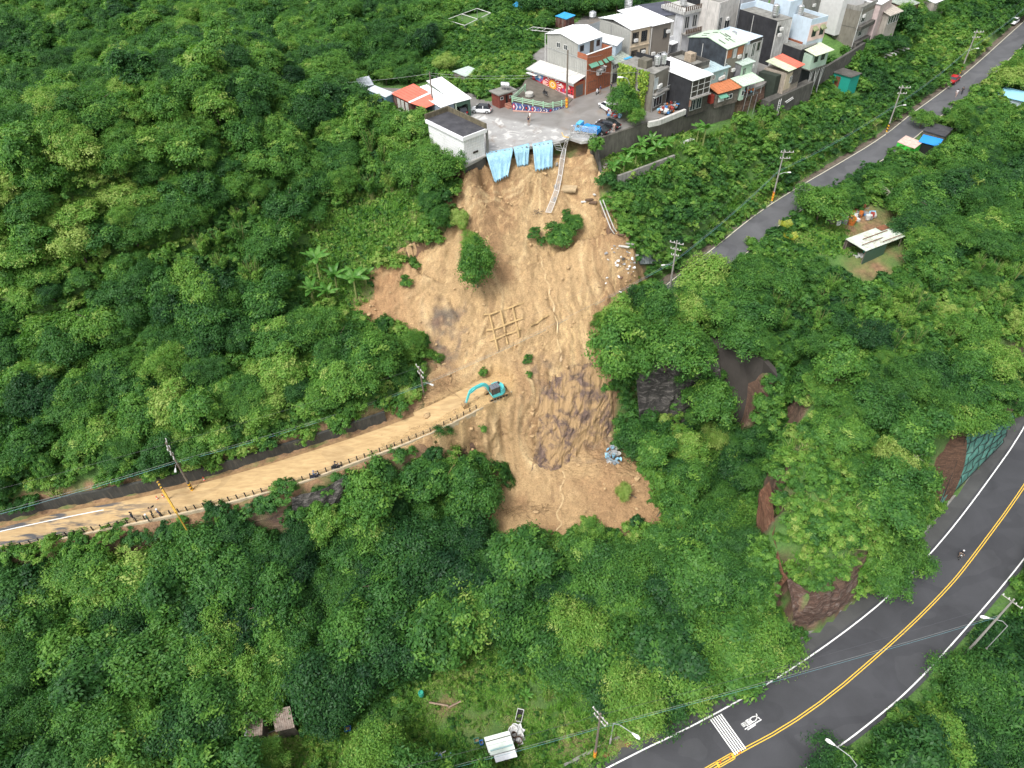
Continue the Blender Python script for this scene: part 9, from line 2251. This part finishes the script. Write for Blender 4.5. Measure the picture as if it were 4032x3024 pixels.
for k in range(7):
 p = at(2350 + k * 7, 655 + k * 4, 29.6); mb_ = MB(); mb_.tube([tuple(p), tuple(p + np.array([-.3, .3, 1.9]))], .05, 5); mb_.solo('bamboo_stake', WOODP, 'grey wooden stake leaning at the corner of the banana terrace', 'stake', 'stakes at the terrace corner')
s2 = Bld('tin_shed', 'small tin shed with white green corrugated roof in the lower clearing', None, None, None, .9, -2, 'shed', raw=(at(1928, 2972, .7), at(1907, 2907, .7), at(2026, 2945, .7)))
s2.walls(mat('shack_boards', (.14, .12, .10)), .6); s2.sheet([(s2.lu, s2.lv, .95), (s2.lu, 0, .95), (-.1, 0, .7), (-.1, s2.lv, .7)], mat('white_green_tin', (.66, .72, .66), .5, .1, 1, .1), pitch=.22)
s2.box('ridge_strip', CONC_D, s2.lu * .7, s2.lu * .74, 0, s2.lv, .92, 1.0); s2.box('eave_gutter', TEAL, .25, .4, .2, s2.lv - .1, .83, .92); s2.box('side_sheet', WHITE_ROOF, -.9, -.12, .4, s2.lv, .45, .52)
s3 = Bld('rusty_shed', 'shed with rust brown corrugated roof under the trees at the lower left', None, None, None, 1.0, -1.6, 'shed', raw=(at(1085, 2875, 1.0), at(1035, 2820, 1.0), at(1158, 2858, 1.0)), lu=2.3)
s3.walls(mat('shack_boards', (.14, .12, .10)), .9); s3.sheet([(s3.lu, s3.lv, 1.3), (s3.lu, 0, 1.3), (-.2, 0, 1.0), (-.2, s3.lv, 1.0)], mat('rust_streaked_tin', (.30, .25, .21), .8, .3, 2, .75, (.10, .045, .03)), pitch=.22)
s4 = Bld('rusty_shed', 'long rusty roof strip with white edge sheet at the lower left', None, None, None, 1.1, -1.6, 'shed', raw=(at(972, 2900, 1.1), at(968, 2810, 1.1), at(1032, 2890, 1.1)))
s4.walls(mat('shack_boards', (.14, .12, .10)), 1.0); s4.sheet([(s4.lu, s4.lv, 1.3), (s4.lu, 0, 1.3), (-.1, 0, 1.1), (-.1, s4.lv, 1.1)], MATS['rust_streaked_tin'], pitch=.22); s4.box('edge_sheet', WHITE_ROOF, 0, s4.lu, -.25, 0, 1.15, 1.25)
def box_thing(name, X, Y, z, L, W, Ht, ang, m, label, cat, open_=True, inner=None):
 p = at(X, Y, z); u = (math.cos(ang), math.sin(ang), 0); v = (-u[1], u[0], 0); e = thing(name, p, label, cat)
 for (x0, x1, y0, y1) in ((-L / 2, L / 2, -W / 2, -W / 2 + .05), (-L / 2, L / 2, W / 2 - .05, W / 2), (-L / 2, -L / 2 + .05, -W / 2 + .05, W / 2 - .05), (L / 2 - .05, L / 2, -W / 2 + .05, W / 2 - .05)): MB(p, u, v).box(x0, x1, y0, y1, 0, Ht).build('side', m, e)
 MB(p, u, v).box(-L / 2 + .05, L / 2 - .05, -W / 2 + .05, W / 2 - .05, 0, Ht * .6).build('contents', inner or MUDB, e)
box_thing('bath_tub', 2046, 2822, -2, 1.5, .8, .5, math.radians(75), FRAMEW, 'white tub of dark water at the right of the lower clearing', 'tub', inner=SHADE_WATER)
box_thing('crate', 1370, 2872, -1.8, .7, .55, .35, .1, BLUEPLAS, 'bright blue crate at the left end of the lower clearing', 'crate')
box_thing('cart', 1095, 2892, -1.6, 2.2, .8, .5, .3, GALV, 'grey steel trough in front of the rusty roof', 'trough')
box_thing('wheelie_bin', 1878, 2925, -2, .6, .5, .9, .2, flat('bin_green', (.05, .18, .13)), 'dark green bin beside the white green tin shed', 'bin')
box_thing('bin', 1897, 2932, -2, .4, .5, .8, .2, BLUEPLAS, 'blue bin between the green bin and the tin shed', 'bin')
for X, Y, c_, lb in ((1214, 2855, (.02, .28, .20), 'green barrel under the trees beside the rusty roof'), (1290, 2880, (.03, .09, .10), 'dark barrel among pots between the rusty roof and the blue crate'), (1660, 2738, (.04, .35, .25), 'green drum at the upper edge of the lower clearing')):
 mb_ = MB(at(X, Y, -1.8)); mb_.lathe((0, 0, 0), [(.30, 0), (.36, .3), (.36, .6), (.30, .9), (.25, .92), (.24, .7)], 12); mb_.solo('barrel', flat('barrel_%d' % int(c_[1] * 100), c_), lb, 'barrel')
junk(at(1700, 3022, -2), (1, .1, 0), (0, 1, 0), 2.3, 1.2, 26, 'red, blue and white junk stacked at the bottom edge of the clearing', 'junk_pile', 'junk', 31, .25, .7, jc, .5)
junk(at(2000, 2900, -2), (1, .6, 0), (.2, -.8, 0), 1.3, 1.9, 26, 'boards and white sheets leaning behind the tin shed', 'junk_pile', 'junk', 32, .4, 1.3, [jc[0], BRD, jc[0]], .5)
junk(at(1900, 3010, -2), (1, .2, 0), (0, 1, 0), 2.2, .9, 20, 'white canvas and dark boards below the tin shed', 'junk_pile', 'junk', 33, .4, 1.0, [jc[0], BRD], .4)
for k, (X, Y, X2, Y2) in enumerate(((1690, 2765, 1765, 2778), (1765, 2785, 1815, 2760))):
 a, b_ = at(X, Y, -1.9), at(X2, Y2, -1.9); mb_ = MB(); mb_.tube([tuple(a), tuple(b_)], .12, 4); mb_.solo('board', mat('old_board_grey', (.30, .22, .16)), ['pale board on the bare soil of the clearing', 'grey board end on the bare soil of the clearing'][k], 'board')
s5 = Bld('tarp_stall', 'green tarp sided stall with pinkish white top beside the hill road', (3600, 585), (3565, 552), (3632, 560), 21.0, 18.5, 'stall'); s5.walls(flat('bright_green_tarp', (.06, .50, .06)), 20.9); s5.roof(mat('faded_pink_sheet', (.60, .42, .36), .7, .3, 2, .3, (.6, .6, .58)), 20.9, .05)
s6 = Bld('blue_roof_stall', 'stall with bright blue tarpaulin roof beside the hill road', (3695, 575), (3625, 552), (3712, 548), 21.2, 18.5, 'stall'); s6.box('wall', SHADE_WATER, .1, s6.lu - .1, .1, s6.lv - .1, 17.8, 21.0); s6.roof(flat('bright_blue_tarp', (.02, .26, .72), .4), 21.1, .1, .08)  # solid block under the roof, the stall's inner shade painted near black
for (x, y) in ((0, 0), (s6.lu, 0), (0, s6.lv)): s6.box('post', GALV, x - .05, x + .05, y - .05, y + .05, 17.8, 21.1)
s7 = Bld('dark_roof_shelter', 'dark roofed shelter behind the blue tarpaulin stall', (3720, 535), (3640, 510), (3750, 505), 21.6, 18.6, 'shelter'); s7.walls(mat('shack_boards', (.14, .12, .10)), 21.5); s7.roof(TARROOF, 21.5)
s8 = Bld('blue_roofed_house', 'house with pale blue roof at the right edge of the picture', (4035, 395), (3925, 375), (4090, 350), 20.4, 17, 'house', lv=5); s8.walls(LBLUE, 20.2); s8.roof(mat('sky_blue_roof', (.30, .60, .80), .45, .06), 20.2, .4)
YN = bpy.data.materials.new('yellow_net'); YN.use_nodes = True; nt = YN.node_tree; b = nt.nodes['Principled BSDF']; b.inputs['Base Color'].default_value = (.42, .42, .03, 1)
g_ = nt.nodes.new('ShaderNodeNewGeometry'); w1 = nt.nodes.new('ShaderNodeTexWave'); w1.inputs['Scale'].default_value = 1.8; w1.bands_direction = 'DIAGONAL'; nt.links.new(g_.outputs['Position'], w1.inputs['Vector']); nt.links.new(ramp(nt, w1.outputs['Fac'], [(.5, (.05, .05, .05)), (.75, (.7, .7, .7))]), b.inputs['Alpha'])
for k, (X, Y, lb) in enumerate(((3085, 915, 'upper sagging yellow net strung beside the hill road'), (3105, 965, 'lower yellow net strung beside the hill road'))):
 c_ = hit(X, Y) + np.array([0, 0, 1.0]); V = []
 for j in range(7):
  for i in range(7):
   s, t = i / 6 - .5, j / 6 - .5; V.append(tuple(c_ + np.array([s * 2.6 * (1 - abs(t) * .4), t * 2.2 * (1 - abs(s) * .4), .5 * (abs(s) + abs(t)) * 2])))
 mb_ = MB(); mb_.add(V, [(j * 7 + i, j * 7 + i + 1, (j + 1) * 7 + i + 1, (j + 1) * 7 + i) for j in range(6) for i in range(6)]); mb_.solo('garden_net', YN, lb, 'net', 'yellow nets by the hill road', smooth=True)
e = thing('pipe_frame', at(1840, 90, 34), 'white pipe frame of an empty greenhouse in the gardens behind', 'frame')
fr = [at(1756, 78, 36.2), at(1878, 33, 36.2), at(1932, 51, 36.2), at(1830, 100, 36.2)]; mid_ = [(fr[0] + fr[1]) / 2, (fr[3] + fr[2]) / 2]
for a, b_ in ((fr[0], fr[1]), (fr[1], fr[2]), (fr[2], fr[3]), (mid_[0], mid_[1]), (fr[0], fr[3])): mb_ = MB(); mb_.tube([tuple(a), tuple(b_)], .07, 5); mb_.build('pipe', FRAMEW, e)
for p in fr + mid_: mb_ = MB(); mb_.tube([tuple(p), (p[0], p[1], 33.5)], .05, 5); mb_.build('upright', GALV, e)
for A_, B_, C_, zt, wm, rm, lb in (((2228, 75), (2185, 68), (2262, 60), 36.2, 'rusty_patched_sheet', flat('sky_blue_sheet', (.05, .33, .60)), 'patchwork garden shack with blue sheets on its roof'), ((2050, 30), (2026, 22), (2070, 12), 36, 'grey_blue_sheet', flat('sky_blue_sheet', (.05, .33, .60)), 'small blue roofed garden hut far back'), ((1830, 300), (1785, 285), (1888, 280), 36.0, 'shack_boards', MATS['grey_mint_roof'], 'grey tin roofed hut half hidden behind the shed row')):
 s_ = Bld('garden_shack', lb, A_, B_, C_, zt, 34, 'shack'); s_.walls(MATS[wm], zt - .1); s_.sheet([(s_.lu + .1, s_.lv + .1, zt + .2), (s_.lu + .1, -.1, zt + .2), (-.2, -.1, zt), (-.2, s_.lv + .1, zt)], rm)
e = thing('garden_canopy', at(2110, 118, 34.5), 'flat glass panelled frame behind the grey metal house', 'frame')
P4 = [at(2075, 117, 35.8), at(2190, 128, 35.8), at(2205, 118, 35.8), at(2098, 106, 35.8)]
for i in range(4): mb_ = MB(); mb_.tube([tuple(P4[i]), tuple(P4[(i + 1) % 4])], .05, 5); mb_.build('bar', FRAMEW, e); mb_ = MB(); mb_.tube([tuple(P4[i]), (P4[i][0], P4[i][1], 33.5)], .05, 5); mb_.build('leg', FRAMEW, e)
for t in (.25, .5, .75): mb_ = MB(); mb_.tube([tuple(P4[0] * (1 - t) + P4[1] * t), tuple(P4[3] * (1 - t) + P4[2] * t)], .04, 5); mb_.build('bar', FRAMEW, e)
for k in range(7):
 a, b_ = at(3442 + k * 17, 222 - k * 6, 28.4), at(3478 + k * 17, 236 - k * 7, 28.4); mb_ = MB(); mb_.tube([tuple(a), tuple(b_)], .22, 4); mb_.solo('planting_trough', [CONC_L, FRAMEW][k % 2], 'long white planting trough in the row of beds on the slope', 'planter', 'planting troughs on the slope')
for k, (X, Y) in enumerate(((3550, 1770), (3560, 1870), (3480, 830))):
 c_ = hit(X, Y) + np.array([0, 0, 3.4]); e = thing('dead_branches', c_, ['pale dead branches poking out above the brown rock face', 'bare grey branches above the lower road', 'brown dead branches above the junk strewn clearing'][k], 'branches'); r2_ = random.Random(k)
 for j in range(16):
  a = r2_.uniform(0, 6.3); l = r2_.uniform(.6, 1.7); q = c_ + np.array([math.cos(a) * l, math.sin(a) * l, r2_.uniform(-.2, .8)]); mb_ = MB(); mb_.tube([tuple(c_), tuple((c_ + q) / 2 + np.array([0, 0, .2])), tuple(q)], .035, 4, .012); mb_.build('branch', mat('dead_wood', (.38, .34, .29)), e)
for _o in list(bpy.data.objects):
 if '_o' in _o: del _o['_o']
